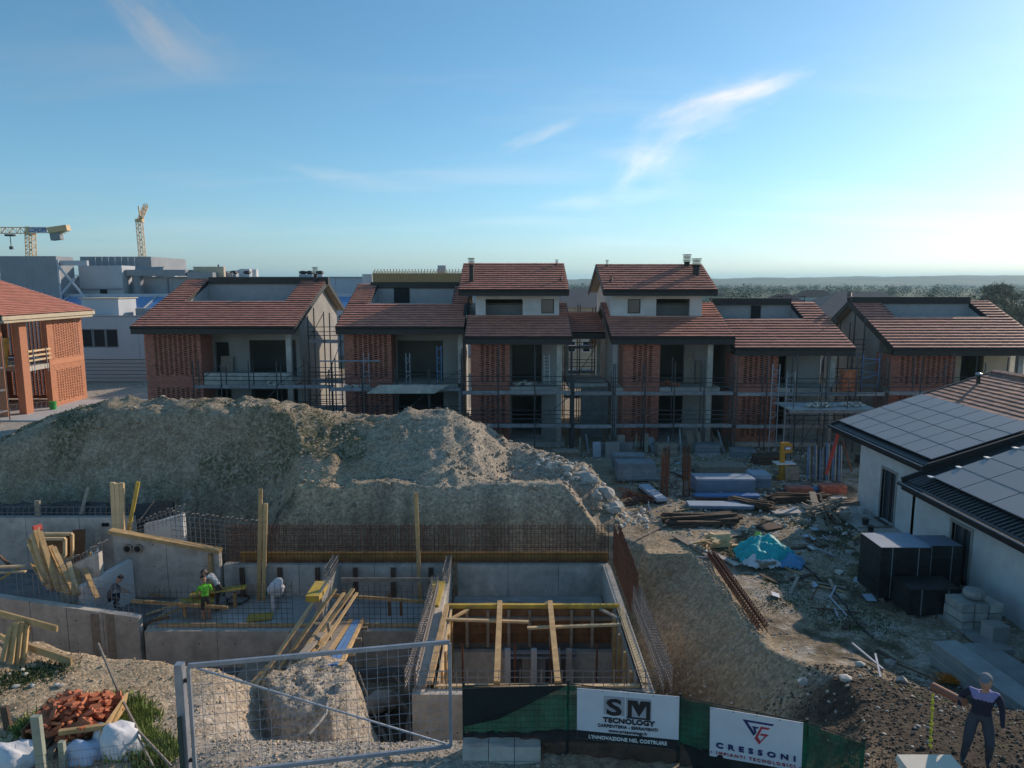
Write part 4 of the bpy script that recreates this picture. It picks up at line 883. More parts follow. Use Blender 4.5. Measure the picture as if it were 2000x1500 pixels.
# ------------------------------------------------------------ the pit: concrete walls, slabs, bars
def cwall(name, label, p0, p1, zb, z0, z1, th=.3, m=conc, seg=2.5, off=0, grp=None, battens=0):
    """cast wall from p0 to p1 (xy), top going from z0 to z1, cast in panels with recessed joints"""
    p0 = Vector((*p0, 0)); p1 = Vector((*p1, 0)); d = p1-p0; Lg = d.length; d.normalize(); nn = Vector((-d.y, d.x, 0))
    t_ = thing(name, label, 'wall', ((p0.x+p1.x)/2, (p0.y+p1.y)/2, zb), 0, grp); n = max(1, round(Lg/seg))
    for i in range(n):
        a, b_ = Lg*i/n+.012, Lg*(i+1)/n-.012; za = z0+(z1-z0)*a/Lg; zc = z0+(z1-z0)*b_/Lg
        A_ = p0+d*a; B_ = p0+d*b_; q = [A_, B_, B_+nn*th, A_+nn*th]; zt = [za, zc, zc, za]; j = random.uniform(-.006, .006)
        MB().add([v+Vector((0,0,zb))+nn*j for v in q]+[v+Vector((0,0,z))+nn*j for v, z in zip(q, zt)], BOXF).build('wall_panel', m, t_)
    MB().add([v+Vector((0,0,zb)) for v in (p0+nn*.02+d*.02, p1+nn*.02-d*.02, p1+nn*(th-.02)-d*.02, p0+nn*(th-.02)+d*.02)]+[v+Vector((0,0,z-.03)) for v, z in zip((p0+nn*.02+d*.02, p1+nn*.02-d*.02, p1+nn*(th-.02)-d*.02, p0+nn*(th-.02)+d*.02), (z0,z1,z1,z0))], BOXF).build('joint', concd, t_)
    th_ = MB()
    for i in range(n):
        for fx in (.25, .75):
            for zz_ in (zb+.45, zb+1.3, zb+2.2):
                A_ = p0+d*(Lg*(i+fx)/n); zt_ = z0+(z1-z0)*(i+fx)/n
                if zz_ < zt_-.15: th_.tube(A_-nn*.009+Vector((0,0,zz_)), A_+nn*.004+Vector((0,0,zz_)), .022, 6)
    if th_.v: th_.build('tie_holes', darkm, t_, kind='stuff')
    for k in range(battens):
        A_ = p0+d*(Lg*(k+.5)/battens); MB().box(A_.x-.09, A_.x+.09, A_.y-.10, A_.y-.012, zb+.004, min(z0, z1)-.1).build('batten', woodd, t_)
    return t_
def bars(name, label, p0, p1, za0, zb0, za1, zb1, st=.2, sz=.2, r=.009, m=rebar_d, hook=0, two=.0, cat='rebar mesh', grp='reinforcement meshes standing in the pit'):
    """steel mesh between bottom line (za0..za1) and top line (zb0..zb1)"""
    p0 = Vector((*p0, 0)); p1 = Vector((*p1, 0)); d = p1-p0; Lg = d.length; d.normalize(); nn = Vector((-d.y, d.x, 0)); m_ = MB(); n = round(Lg/st)
    for ly in ([0, two] if two else [0]):
        for i in range(n+1):
            f = i/n; A_ = p0+d*Lg*f+nn*ly; j = random.uniform(-.05, .05); x = random.uniform(-.02, .02)
            b_ = za0+(za1-za0)*f; t_ = zb0+(zb1-zb0)*f+j
            A2 = A_+d*x
            if hook and ly == 0:
                m_.path([(A_.x,A_.y,b_), (A2.x,A2.y,t_-.12), (A2.x+nn.x*.1+d.x*.05,A2.y+nn.y*.1,t_), (A2.x+nn.x*.24+d.x*.1,A2.y+nn.y*.24,t_-.02), (A2.x+nn.x*.3+d.x*.1,A2.y+nn.y*.3,t_-.25)], r, 4)
            else: m_.tube((A_.x,A_.y,b_), (A2.x,A2.y,t_), r, 4)
        h_ = min(zb0-za0, zb1-za1); k = 1
        while k*sz < h_:
            z = k*sz+random.uniform(-.03,.03); m_.tube((p0.x+nn.x*ly, p0.y+nn.y*ly, za0+z*(zb0-za0)/max(.01,h_) if za0 != za1 else za0+z), (p1.x+nn.x*ly, p1.y+nn.y*ly, za1+z*(zb1-za1)/max(.01,h_) if za0 != za1 else za1+z), r, 4); k += 1
        if two and ly == 0:
            for i in range(0, n+1):
                A_ = p0+d*Lg*i/n; zt_ = zb0+(zb1-zb0)*i/n-.08
                for z in (zt_, zt_-.35): m_.tube((A_.x,A_.y,z), (A_.x+nn.x*two,A_.y+nn.y*two,z), r, 4)
    return tag(m_.build(name, m), label, cat, grp)
def plank(label, p, q, w_=.2, h_=.05, m=woodn, name='plank', cat='plank', grp=None, up=(0,0,1)):
    return tag(MB().beam(p, q, w_, h_, up).build(name, m), label, cat, grp)
F0 = -1.5
for a in (('floor_slab', (-13.45, -2.6, 24.7, 27.28)), ('floor_slab', (-2.3, 3.58, 23.65, 27.28)), ('floor_slab', (-24, -13.47, 25.0, 30.0)), ('foundation_floor', (-2.4, 3.5, 18.6, 23.3))):
    x0, x1, y0, y1 = a[1]; zt = F0 if a[0] == 'floor_slab' else -3.05
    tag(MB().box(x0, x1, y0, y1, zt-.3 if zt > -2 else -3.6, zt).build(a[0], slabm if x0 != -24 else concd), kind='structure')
cwall('retaining_wall', 'long rear wall of the pit with dark vertical battens and rusty mesh above', (-11.6, 27.3), (-2.5, 27.3), F0, -.18, -.18, .34, conc, 1.5, battens=6)
cwall('retaining_wall', 'rear wall of the right hand room above the pile of old planks', (-2.2, 27.3), (3.9, 27.3), F0, -.18, -.18, .34, conc, 2.0)
cwall('retaining_wall', 'right side wall of the pit under the leaning rusty bars', (3.95, 18.2), (3.95, 27.28), -3.3, -.18, -.18, .3, conc_w, 2.2)
cwall('pit_wall', 'low front wall carrying the slab where the men work', (-13.4, 24.4), (-2.8, 24.4), -3.3, -1.52, -1.52, .28, conc_w, 2.6)
cwall('pit_wall', 'ramp wall at the left with its top edge sloping down to the right', (-24, 24.4), (-13.55, 24.4), -3.3, .62, -1.0, .28, conc_w, 1.3)
tag(MB().box(-24, -2.8, 24.0, 24.39, -3.4, -2.92).build('wall_footing', concd), 'wide concrete footing along the foot of the front wall', 'footing')
MB_ = MB()  # thin brown strips laid on the wall face
for x in (-15.15, -14.6): MB_.box(x-.14, x+.14, 24.37, 24.395, -2.9, -.85)
tag(MB_.build('wall_strip', woodg), 'two long brown strips on the sloping ramp wall', 'stain')
cwall('pit_wall', 'cross wall with yellow cap at the far end of the timber walkway', (-6.95, 24.72), (-6.95, 27.28), F0, -.2, -.2, .26, conc, 3)
cwall('pit_wall', 'long wall running towards the camera left of the open shaft', (-2.42, 18.65), (-2.42, 27.28), -3.3, -.2, -.2, .26, conc_w, 3)
cwall('pit_wall', 'front wall of the open shaft with pale upright bars', (-2.78, 18.3), (3.95, 18.3), -3.6, -.25, -.25, .30, conc_w, 1.7)
tag(MB().box(-6.95-.36, -6.95+.12, 23.9, 25.2, -.16, .06).build('shutter_board', yform), 'yellow formwork cap on the cross wall at the walkway', 'formwork')
tag(MB().beam((-2.75, 25.4, -.08), (-2.80, 23.4, -.08), .5, .1).build('shutter_board', yform), 'yellow formwork cap on the wall left of the open shaft', 'formwork')
# stepped walls of the ramp at the upper left
cwall('pit_wall', 'tall wall with two round pipe holes and a sloping timber cap', (-15.9, 27.2), (-11.7, 27.2), F0, 1.25, .42, .3, conc, 2.1)
for x in (250, 270):
    p = at(x, 1071, Y=27.19); c_ = tag(MB().tube((p.x, 27.19, p.z), (p.x, 27.12, p.z), .19, 16).build('pipe_sleeve', woodg), ['right','left'][x == 250]+' round pipe sleeve in the tall wall', 'pipe sleeve')
    MB().tube((p.x, 27.119, p.z), (p.x, 27.10, p.z), .12, 16).build('pipe_hole', darkm, c_)
plank('long timber cap board on the sloping top of the pipe hole wall', (-15.95, 27.15, 1.30), (-11.6, 27.15, .47), .34, .14, woodn)
MB().v
tag(MB().box(-12.1, -11.95, 27.05, 27.18, -1.5, .35).build('formwork_post', woodn), 'timber post at the right end of the pipe hole wall', 'post')
cwall('pit_wall', 'short pale return wall behind the pipe hole wall', (-15.6, 29.0), (-13.9, 29.0), F0, .9, 1.35, .25, white, 2)
cwall('pit_wall', 'rear wall at the far left topped with curled bars', (-26, 30.0), (-16.6, 30.0), F0, .88, .88, .3, conc, 2.2)
cwall('pit_wall', 'bluish stub wall stepping down towards the sitting worker', (-15.9, 25.0), (-15.0, 26.9), F0, -.1, .2, .25, white, 2)
cwall('pit_wall', 'short stub wall behind the bundle of leaning planks', (-17.2, 25.7), (-15.6, 25.7), F0, .2, .95, .25, conc_w, 2)
for i, x in enumerate((-16.9, -16.5)):
    pass
for i, px in enumerate((202, 209)):
    p = at(px, 1025, Y=29.97); tag(MB().tube((p.x,29.99,p.z), (p.x,29.96,p.z), .09, 12).build('pipe_hole', darkm), ['left','right'][i]+' small black pipe hole in the far left rear wall', 'pipe hole')
bars('rebar_mesh', 'curled grey bars along the top of the far left wall', (-26, 30.1), (-16.8, 30.1), .7, 1.35, .7, 1.35, .24, .2, .012, rebar_g, hook=1)
bars('rebar_mesh', 'grey mesh with curled tops between pipe hole wall and rusty mesh', (-14.0, 28.1), (-10.6, 28.1), -.1, 1.75, -.2, 1.35, .2, .18, .012, rebar_g, hook=1)
bars('rebar_mesh', 'slanting bars on the short pale return wall', (-15.9, 28.3), (-13.9, 29.0), .6, 1.2, 1.1, 1.8, .16, .16, .012, rebar_g, hook=1)
bars('rebar_mesh', 'long dense rusty mesh standing on the rear wall of the pit', (-11.5, 27.5), (3.9, 27.5), -.2, 1.42, -.2, 1.42, .15, .13, .0085, rust, two=.16)
bars('rebar_mesh', 'coarser dark mesh standing just behind the rusty one', (-11.5, 28.0), (-2, 28.0), -.2, 1.3, -.2, 1.3, .2, .2, .008, rebar_d)
bars('rebar_mesh', 'rust red bars leaning along the right wall of the pit', (4.1, 23.2), (4.1, 27.6), -.2, 1.25, -.2, 1.45, .13, .22, .012, rust, two=-.22)
bars('rebar_mesh', 'pale grey cage on the right wall of the open shaft', (4.18, 18.3), (4.18, 23.3), -.2, .62, -.2, .75, .16, .17, .011, rebar_g, two=-.24)
bars('rebar_mesh', 'pale grey cage on the wall left of the open shaft', (-2.68, 18.5), (-2.68, 24.6), -.25, .45, -.25, .55, .14, .15, .011, rebar_g, two=.22)
bars('rebar_mesh', 'outer slanting bars of the cage left of the open shaft', (-3.0, 18.6), (-2.8, 23.8), -.35, .35, -.25, .45, .2, .14, .011, rebar_g)
bars('rebar_mesh', 'coarse pale bars along the front of the open shaft', (-2.7, 18.42), (4.0, 18.42), -.3, .42, -.3, .42, .29, .17, .011, rebar_g)
bars('rebar_mesh', 'thin dark mesh along the front edge of the working slab', (-13.4, 24.55), (-8.0, 24.55), F0, .05, F0, .3, .2, .2, .008, rebar_d)
bars('rebar_mesh', 'thin dark mesh between walkway and shaft', (-6.6, 24.55), (-2.8, 24.55), F0, .25, F0, .1, .2, .2, .008, rebar_d)
bars('rebar_mesh', 'light mesh rising from the top of the sloping ramp wall', (-18.6, 24.6), (-13.6, 24.6), -.1, .72, -1.0, .15, .2, .2, .009, rebar_g)
bars('rebar_mesh', 'curled bars on the stub wall behind the leaning planks', (-17.1, 25.8), (-15.5, 25.8), .1, .55, .8, 1.35, .15, .2, .011, rebar_g, hook=1)
bars('rebar_mesh', 'bars on the far end of the cross wall', (-6.95, 25.9), (-6.95, 27.2), -.2, .25, -.2, .3, .12, .15, .012, rebar_g, two=.2)
bars('rebar_mesh', 'pale bars on the far end of the wall left of the shaft', (-2.42, 25.6), (-2.42, 27.2), -.2, .25, -.2, .3, .12, .15, .012, rebar_g, two=.2)
# timber rails at mesh foot, yellow edge board
plank('long pale rail at the foot of the thin dark mesh', (-13.0, 24.75, -1.44), (-7.4, 24.75, -1.44), .1, .1, woodp)
plank('pale rail on the slab edge right of the walkway', (-6.3, 24.75, -1.44), (-2.9, 24.75, -1.44), .1, .1, woodp)
plank('thin upper rail across the room left of the shaft', (-6.7, 25.1, -.45), (-2.9, 24.6, -.5), .06, .12, woodn)
plank('upper grey rail behind the first one across the room', (-6.6, 26.2, -.32), (-2.8, 26.2, -.32), .08, .14, woodg)
plank('orange brown formwork strip at the foot of the rusty mesh', (-11.0, 27.62, .03), (3.9, 27.62, .03), .05, .42, mat('orange_formwork', (.36,.20,.055), .7, .3, 2), up=(0,0,1))
plank('dark board strip on the ledge below the rusty mesh', (-10.8, 27.56, -.12), (3.9, 27.56, -.12), .06, .1, wooddo)
for i, (px, y0, y1) in enumerate([(628, 1160, 1215), (672, 1158, 1215), (760, 1165, 1215), (783, 1172, 1212)]):
    p = at(px, y0, Y=25.6); plank('short upright post in the room left of the shaft, %s' % ['nearest the walkway','second from the walkway','second from the shaft','nearest the shaft'][i], (p.x, 25.6, F0), (p.x, 25.6, p.z+.1), .1, .08, wooddo, 'post', 'post', 'upright posts in the room left of the shaft')
# open shaft: formwork boards, walings, struts
sh = thing('shaft_formwork', 'timber formwork of the open shaft with yellow top edge and dark boards', 'formwork', (.5, 23.3, -3))
for k in range(4): MB().box(-2.1, 3.55, 23.34-.03, 23.38, -.12-.32*(k+1)+.012, -.12-.32*k).build('form_board', wooddo if k else wooddo, sh)
MB().box(-2.25, 3.72, 23.28, 23.42, -.11, .02).build('edge_board', yform, sh)
MB().box(-2.1, 3.6, 23.2, 23.3, -.52, -.40).build('waling', woodg, sh)
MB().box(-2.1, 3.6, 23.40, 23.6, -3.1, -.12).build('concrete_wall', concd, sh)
for i in range(8):
    x = -1.55+i*.72; MB().box(x-.05, x+.05, 23.12, 23.2, -1.45, -.13).build('stud', woodg, sh)
for x0, x1, zt in ((-2.15, -.05, -1.6), (1.85, 3.5, -1.6)): MB().box(x0, x1, 23.05, 23.3, -3.05, zt).build('concrete_wall', conc_w, sh)
for x in (-.15, .75, 1.55, 1.95): MB().box(x-.1, x+.1, 22.7, 22.9, -3.05, -1.35).build('pier', white if x < 1 else conc, sh)
MB().box(.35, 1.15, 23.0, 23.04, -3.05, -1.5).build('pale_panel', plaster, sh)
for z in (-1.45, -1.62): MB().box(-.3, 2.2, 22.75, 22.9, z-.05, z+.02).build('steel_waling', galv, sh)
for x in (-1.6, 2.75, 1.25, .1): MB().tube((x, 21.6, -3.05), (x, 21.6, -.5), .035).build('prop', rust, sh)
for k, x in enumerate((-2.12, 3.5)):
    for j in range(5): MB().box(x, x+.06, 18.7+j*.93, 18.7+(j+1)*.93-.015, -3.0, -.08).build('form_board', woodp if k == 0 else woodg, sh)
    for j in range(4): MB().box(x+(.065 if k == 0 else -.1), x+(.13 if k == 0 else -.005), 19.2+j*1.1, 19.3+j*1.1, -2.6, -.1).build('stud', woodn, sh)
for i, (xa, xb) in enumerate([(-.42, -.42), (1.27, 1.32)]): plank('long beam laid over the open shaft front to back, '+['left one','right one'][i], (xa, 18.35, .06), (xb, 23.4, .08), .17, .12, woodn, 'beam', 'beam', 'two long beams over the shaft')
for i, (a, b_) in enumerate([((-2.2,22.3,-.02),(.55,22.2,-.06)), ((.5,21.9,-.12),(3.6,22.1,-.1))]): plank('thin lath across the open shaft, '+['left lath','right lath'][i], a, b_, .11, .07, woodp, 'lath', 'lath', 'two laths across the shaft')
plank('short diagonal brace in the rear left corner of the shaft', (-2.1, 22.4, -.1), (-1.5, 23.2, -.1), .12, .06, woodn); plank('short diagonal brace in the rear right corner of the shaft', (3.6, 22.5, -.1), (3.05, 23.2, -.1), .12, .06, woodg)
plank('pale beam on top of the wall left of the shaft', (-2.30, 18.5, -.02), (-2.25, 23.3, -.02), .16, .12, woodn)
plank('yellowish rail on the right wall of the shaft', (3.72, 18.5, -.05), (3.72, 23.2, -.05), .14, .1, woodp)
plank('pale board on the front wall of the shaft', (-2.2, 18.66, -.2), (3.6, 18.66, -.2), .12, .05, woodp)
# old planks in the right hand room
for i in range(22):
    x0 = random.uniform(-1.2, .2); ln = random.uniform(2.2, 3.8); y = random.uniform(24.4, 25.9); a = random.gauss(0, .12); z = F0+.06+.05*(i//3)+random.random()*.03
    plank('old grey plank in the pile on the floor of the right hand room', (x0, y, z), (min(3.4, x0+ln), y+ln*math.sin(a), z+random.uniform(-.03,.05)), random.uniform(.12,.22), .045, woodg, grp='old planks piled in the right hand room')
plank('plank lying up across the pile of old planks', (1.0, 24.3, F0+.5), (1.35, 25.6, F0+.55), .18, .05, woodg)
plank('long crooked plank crossing the pile at an angle', (-1.0, 25.6, F0+.5), (2.6, 24.3, F0+.45), .2, .05, woodg)
# tall upright timbers
for i, (bx, by, tx, ty, m_) in enumerate([(505,1165,509,955,woodn), (514,1160,519,983,woodn), (820,1140,812,963,woodn)]):
    a = at(bx, by, Y=26.9); b_ = at(tx, ty, Y=27.2)
    plank(['tallest upright plank against the rear wall, left of its neighbour', 'upright plank just right of the tallest one', 'lone tall slightly tilted plank before the rusty mesh'][i], (a.x, 26.9, F0), b_, .15, .06, m_)
for i, (bx, tx, ty) in enumerate([(222,220,942), (230,229,944), (237,238,943)]):
    a = at(bx, 1020, Y=28.6); b_ = at(tx, ty, Y=28.7); plank('tall pale square timber behind the pipe hole wall, %s of three' % ['left','middle','right'][i], (a.x, 28.6, .2), b_, .17, .12, woodp, 'timber', 'timber', 'three tall timbers')
a = at(245,1010,Y=28.8); plank('orange yellow plank leaning beside the three tall timbers', (a.x, 28.8, .4), at(270,941,Y=29), .15, .06, yform)
a = at(268,1008,Y=29.2); plank('thin grey stick slanting behind the orange yellow plank', (a.x, 29.2, .9), at(300,980,Y=29.4), .06, .04, woodg, 'stick', 'stick')
a = at(157,995,Y=30.4); plank('dark plank leaning at the foot of the heap on the far left', (a.x, 30.4, .9), at(172,952,Y=31.2), .14, .05, woodg)
a = at(73,1005,Y=30.2); plank('short grey post standing behind the far left wall', (a.x, 30.2, .3), at(73,978,Y=30.2), .22, .1, woodg, 'post', 'post')
# black sheeting behind the walls
s_ = MB(); rs = random.Random(4)
for i in range(10):
    x = -25+i*.98; z0 = .7+.1*rs.random(); s_.add([(x,30.45,z0-.5),(x+.95,30.45,z0-.5),(x+.98,30.9+rs.random()*.1,1.1+.3*rs.random()),(x,30.9,1.1+.3*rs.random()),(x,30.5,z0-.6),(x+.95,30.5,z0-.6),(x+.98,31.05,1.1),(x,31.05,1.1)], BOXF)
tag(s_.build('membrane', blk), 'black membrane draped behind the far left wall', 'membrane')
ORD = ['first','second','third','fourth','fifth','sixth','seventh','eighth','ninth','tenth','eleventh','twelfth','thirteenth','fourteenth','fifteenth','sixteenth','seventeenth']
# the leaning bundle of planks
tops = [(57,1052),(63,1042),(70,1035),(78,1038),(58,1062),(66,1075),(76,1085),(86,1078),(98,1066),(104,1068),(92,1075),(72,1095),(64,1100),(110,1110),(150,1112),(165,1110),(134,1098)]
bots = [(88,1142),(95,1145),(102,1148),(112,1150),(98,1150),(104,1153),(118,1155),(124,1156),(140,1160),(147,1161),(132,1158),(96,1146),(90,1140),(137,1158),(156,1162),(190,1168),(150,1160)]
for i, (t0, b0_) in enumerate(zip(tops, bots)):
    a = at(*t0, Y=25.6+.05*(i%3)); b_ = at(*b0_, Y=24.9+.08*(i%3)); m_ = [woodn, woodp, woodn][i % 3]
    plank('%s timber board from the left in the bundle leaning at the ramp wall' % ORD[sorted(range(17), key=lambda q: tops[q][0]+.01*q).index(i)], b_, a, .17, .07, m_, grp='boards leaning in a bundle at the left')
plank('board with red painted end sticking out on top of the leaning bundle', at(110,1148,Y=25.0), at(72,1030,Y=25.8), .13, .06, woodp)
MB_ = MB().beam(at(75,1036,Y=25.80), at(71,1026,Y=25.85), .3, .12); tag(MB_.build('red_marker', redp), 'red painted board ends at the top of the leaning bundle', 'board end')
def frame(name, label, x0, x1, y0, y1, Y, m=woodp, w_=.08):
    t_ = thing(name, label, 'frame', at(x0, y1, Y=Y)); a = at(x0,y0,Y=Y); b_ = at(x1,y0,Y=Y); c_ = at(x1,y1,Y=Y); d_ = at(x0,y1,Y=Y)
    for p, q in ((a,b_),(b_,c_),(c_,d_),(d_,a)): MB().beam(p, q, w_, w_, (0,1,0)).build('frame_bar', m, t_)
    MB().box(min(a.x,d_.x)+.03, b_.x-.03, Y+.05, Y+.07, c_.z, a.z).build('backing', wooddo, t_)
frame('window_frame', 'larger empty window frame behind the leaning bundle', 86, 141, 1043, 1090, 28.2, woodp, .11)  # empty window frames with a brown board behind
frame('window_frame', 'smaller nested window frame behind the leaning bundle', 86, 127, 1052, 1085, 27.9, woodp, .11)
for i, (x0, x1, y0, y1, m_) in enumerate([(140,165,1034,1105,wooddo), (185,196,1040,1062,woodg), (95,106,1032,1062,woodg)]):
    a = at((x0+x1)/2, y1, Y=29.2); b_ = at((x0+x1)/2+2, y0, Y=29.6); tag(MB().beam(a, b_, (x1-x0)/50., .05).build('plywood_board', m_), ['wide brown formwork panel leaning on the far left wall', 'small grey panel leaning near the pipe holes', 'narrow grey panel behind the window frames'][i], 'panel')
for i, (a, b_) in enumerate([((0,1107),(50,1105)), ((0,1118),(50,1116)), ((0,1132),(38,1108)), ((0,1085),(22,1108)), ((168,1098),(178,1078)), ((172,1100),(192,1052))]):
    plank(['pale plank lying at far left, upper one','pale plank lying at far left, lower one','crossed plank at far left','thin dark bar leaning on the far left wall','yellow lath leaning by the aluminium ladder','grey lath leaning beyond the aluminium ladder'][i], at(*a,Y=26.5+i*.3), at(*b_,Y=26.5+i*.3), .13, .06, [woodp,woodp,yform,woodd,yform,woodg][i])
ld = thing('ladder', 'short aluminium ladder sticking up by the bluish stub wall', 'ladder', at(190,1115,Y=26.3))
for a, b_ in (((190,1108),(179,1077)), ((201,1102),(190,1071))): MB().tube(at(*a,Y=26.2), at(*b_,Y=26.6), .03).build('rail', whitep, ld)
for k in range(3): MB().tube(at(187-k*3.3,1100-k*9,Y=26.3), at(198-k*3.3,1094-k*9,Y=26.3), .02).build('rung', whitep, ld)
# workshop corner: yellow boards on trestle, bags, hose
tb = thing('work_table', 'yellow formwork board on a trestle beside the bending men', 'table', (-11.6, 25.7, F0))
MB().obox((-11.35, 26.2, -.75), (2.0, .75, .05), R(14), R(-12), R(-2)).build('table_top', yform, tb)
MB().obox((-12.0, 25.7, -.95), (1.2, .6, .05), R(20), R(6)).build('table_top', yform, tb)
for x, y in ((-12.4,25.5),(-11.6,25.4),(-11.7,26.2),(-10.8,26.3)): MB().box(x-.06, x+.06, y-.05, y+.05, F0, -.9).build('leg', woodn, tb)
plank('long rail lying from the sitting worker over to the table', (-14.2, 25.2, -.72), (-10.6, 25.1, -.95), .1, .12, woodn)
for i, (a, b_) in enumerate([((285,1200),(345,1180)), ((300,1210),(350,1190)), ((290,1215),(330,1205)), ((280,1150),(330,1140)),((275,1155),(320,1165))]): plank('scrap lath on the slab left of the table', at(*a,z=F0+.08), at(*b_,z=F0+.25), .1, .05, [woodp,woodn,wooddo][i%3], grp='scrap laths left of the table')
tag(MB().obox(at(508,1205,z=F0+.05), (.9, .6, .04), .2).build('formwork_sheet', yform), 'small yellow board lying flat on the slab', 'board')
hs_ = MB(); hc = at(465,1172,z=F0+.04)
for r_ in (.40, .44, .42): hs_.path([(hc.x+r_*math.cos(k*.4), hc.y+r_*1.0*math.sin(k*.4), hc.z+random.random()*.05) for k in range(17)], .02, 5)
tag(hs_.build('hose_coil', blk), 'coil of black hose lying on the slab', 'hose')
def bag(label, px, py, z, rad, m, seed, sub=3, cat='bag', name='bag'):
    c_ = at(px, py, z=z); return tag(MB().blob((c_.x, c_.y, z+rad[2]*.85), rad, seed, sub, .22).build(name, m, smooth=True), label, cat)
a = at(540,1150,Y=26.0); b1 = thing('hanging_sack', 'white sack hanging on a stand at the middle of the slab', 'sack', (a.x, 26, F0))
MB().blob((a.x, 26.0, a.z+.05), (.3,.22,.32), 5, 3, .3).build('sack', fabw, b1, smooth=True); MB().blob((a.x-.15, 26.0, a.z-.55), (.1,.1,.4), 6, 2, .2).build('sack_tail', fabw, b1); MB().tube((a.x+.0,26.1,F0),(a.x,26.1,a.z),.03).build('stand', woodg, b1)
bag('green crumpled bag beside the white sack', 521, 1162, F0, (.17,.14,.2), mat('green_bag', (.02,.32,.12), .5), 8)
# walkway
wk = thing('timber_walkway', 'sloping plank walkway from the soil block down to the slab', 'walkway', (-5.2, 18, .9))
Aw = Vector((-5.25, 17.7, 1.0)); Bw = Vector((-6.15, 24.9, -1.35)); sd_ = Vector((1,.1,0)).normalized()
for i, (o_, m_, w2) in enumerate([(-.52,woodg,.24),(-.26,woodn,.24),(0,woodg,.24),(.22,woodn,.18),(.42,galvb,.13),(.57,galvb,.13),(.72,woodn,.10)]):
    MB().beam(Aw+sd_*o_+Vector((0,random.uniform(-.4,.3),0)), Bw+sd_*o_*.85, w2, .05+.01*i%3).build('plank', m_, wk)
for i in range(3): q = Aw.lerp(Bw, .2+.3*i); MB().beam(q-sd_*.65+Vector((0,0,-.08)), q+sd_*.9+Vector((0,0,-.08)), .1, .1).build('cross_bearer', woodg, wk)
hr = thing('handrail', 'pair of pale rails with posts sloping over the walkway', 'handrail', (-6, 21, 0))
MB().beam(at(672,1158,Y=23.8), at(572,1300,Y=19.0), .1, .05).build('rail', woodn, hr); MB().beam(at(697,1158,Y=23.8), at(610,1290,Y=19.2), .1, .05).build('rail', woodn, hr)
for px, py in ((640,1215),(628,1255)): p = at(px,py,Y=21); MB().beam(p, p+Vector((.15,0,-1.3)), .09, .06).build('post', woodg, hr)
tag(MB().beam(at(625,1222,Y=24.2), at(650,1212,Y=24.9), .9, .04).build('plywood_sheet', woodg), 'grey plywood sheet at the lower end of the walkway', 'plywood')
for i, (a, b_) in enumerate([(((640,1135),24.6),((480,1370),21.2)), (((655,1150),24.4),((500,1372),21.0)), (((690,1150),24.2),((560,1330),20.4))]):
    plank('long square timber sloping down from the cross wall, %s one' % ['left','middle','right'][i], at(*a[0],Y=a[1]), at(*b_[0],Y=b_[1]), .13, .07, woodn if i else woodp, 'timber', 'timber', 'long sloping timbers')
plank('broad grey board leaning down into the lower pit', at(505,1290,Y=23.5), at(428,1405,Y=20.8), .75, .05, woodg)
plank('second broad board lower down in the pit', at(530,1300,Y=22.8), at(462,1380,Y=20.6), .4, .05, woodn)
for i in range(34):
    x = random.uniform(-11.5, -7.6); y = random.uniform(20.5, 23.4); z = -3.2+random.random()*.35; a = random.uniform(0,3.14); ln = random.uniform(.6,1.9)
    plank('scrap timber thrown on the floor of the lower pit', (x,y,z), (x+ln*math.cos(a), y+ln*math.sin(a)*.6, z+random.uniform(-.05,.3)), random.uniform(.08,.2), .04, [woodg,woodd,wooddo,woodg][i%4], 'scrap_timber', grp='scrap timber in the lower pit')
for i in range(12):
    x = random.uniform(-3.7,-2.9); y = random.uniform(19,23.5)
    plank('dark lath lying in the narrow gap left of the shaft', (x,y,-3.15), (x+random.uniform(-.8,.3), y+random.uniform(.4,1.4), -2.9+random.random()*.4), .1, .04, woodg, 'scrap_timber', grp='laths in the gap left of the shaft')
bag('pale rounded boulder in the lower pit right of the soil block', 745, 1385, -3.2, (.55,.4,.35), st_w, 12, cat='boulder', name='boulder')
bag('white crumpled sack in the lower pit at the left', 335, 1330, -3.2, (.35,.3,.25), fabw, 15)
# ------------------------------------------------------------ bungalow with solar panels
bw_ = thing('bungalow', 'white single storey house at the right with solar panels and black gutters', 'house', (20, 28, 0))
m_ = MB(); wall_holes(m_, 28.3, 34.7, 0, 3.45, 17.4, 17.7, [(31.3, 32.5, .05, 2.45)], 'y'); m_.build('wall', white, bw_)
m_ = MB(); wall_holes(m_, 14.5, 28.2, 0, 3.05, 16.4, 16.7, [(24.4, 25.5, .05, 2.25), (17.5, 19, .8, 2.2)], 'y'); m_.build('wall', white, bw_)
MB().box(17.7, 30, 34.4, 34.7, 0, 3.4).build('wall', white, bw_); MB().box(16.4, 30, 28.0, 28.3, 0, 3.3).build('wall', white, bw_); MB().box(16.7, 30, 14.5, 14.8, 0, 3).build('wall', white, bw_)
MB().box(17.1, 17.38, 31.2, 32.6, -.05, .05).build('sill', conc, bw_)
def opening(y0, y1, x, z0, z1, fw=.12):
    f = MB(); f.box(x-.03, x+.1, y0-fw, y0, z0, z1+fw).box(x-.03, x+.1, y1, y1+fw, z0, z1+fw).box(x-.03, x+.1, y0, y1, z1, z1+fw)
    o = f.build('window', plaster, bw_); c_ = MB()
    c_.box(x+.12, x+.2, y0, y0+.07, z0, z1).box(x+.12, x+.2, y1-.07, y1, z0, z1).box(x+.12, x+.2, (y0+y1)/2-.05, (y0+y1)/2+.05, z0, z1); c_.build('frame', fascia, o)
    MB().box(x+.15, x+.17, y0+.07, y1-.07, z0, z1).build('pane', glassm, o)
opening(31.3, 32.5, 17.4, .05, 2.45); opening(24.4, 25.5, 16.4, .05, 2.25)
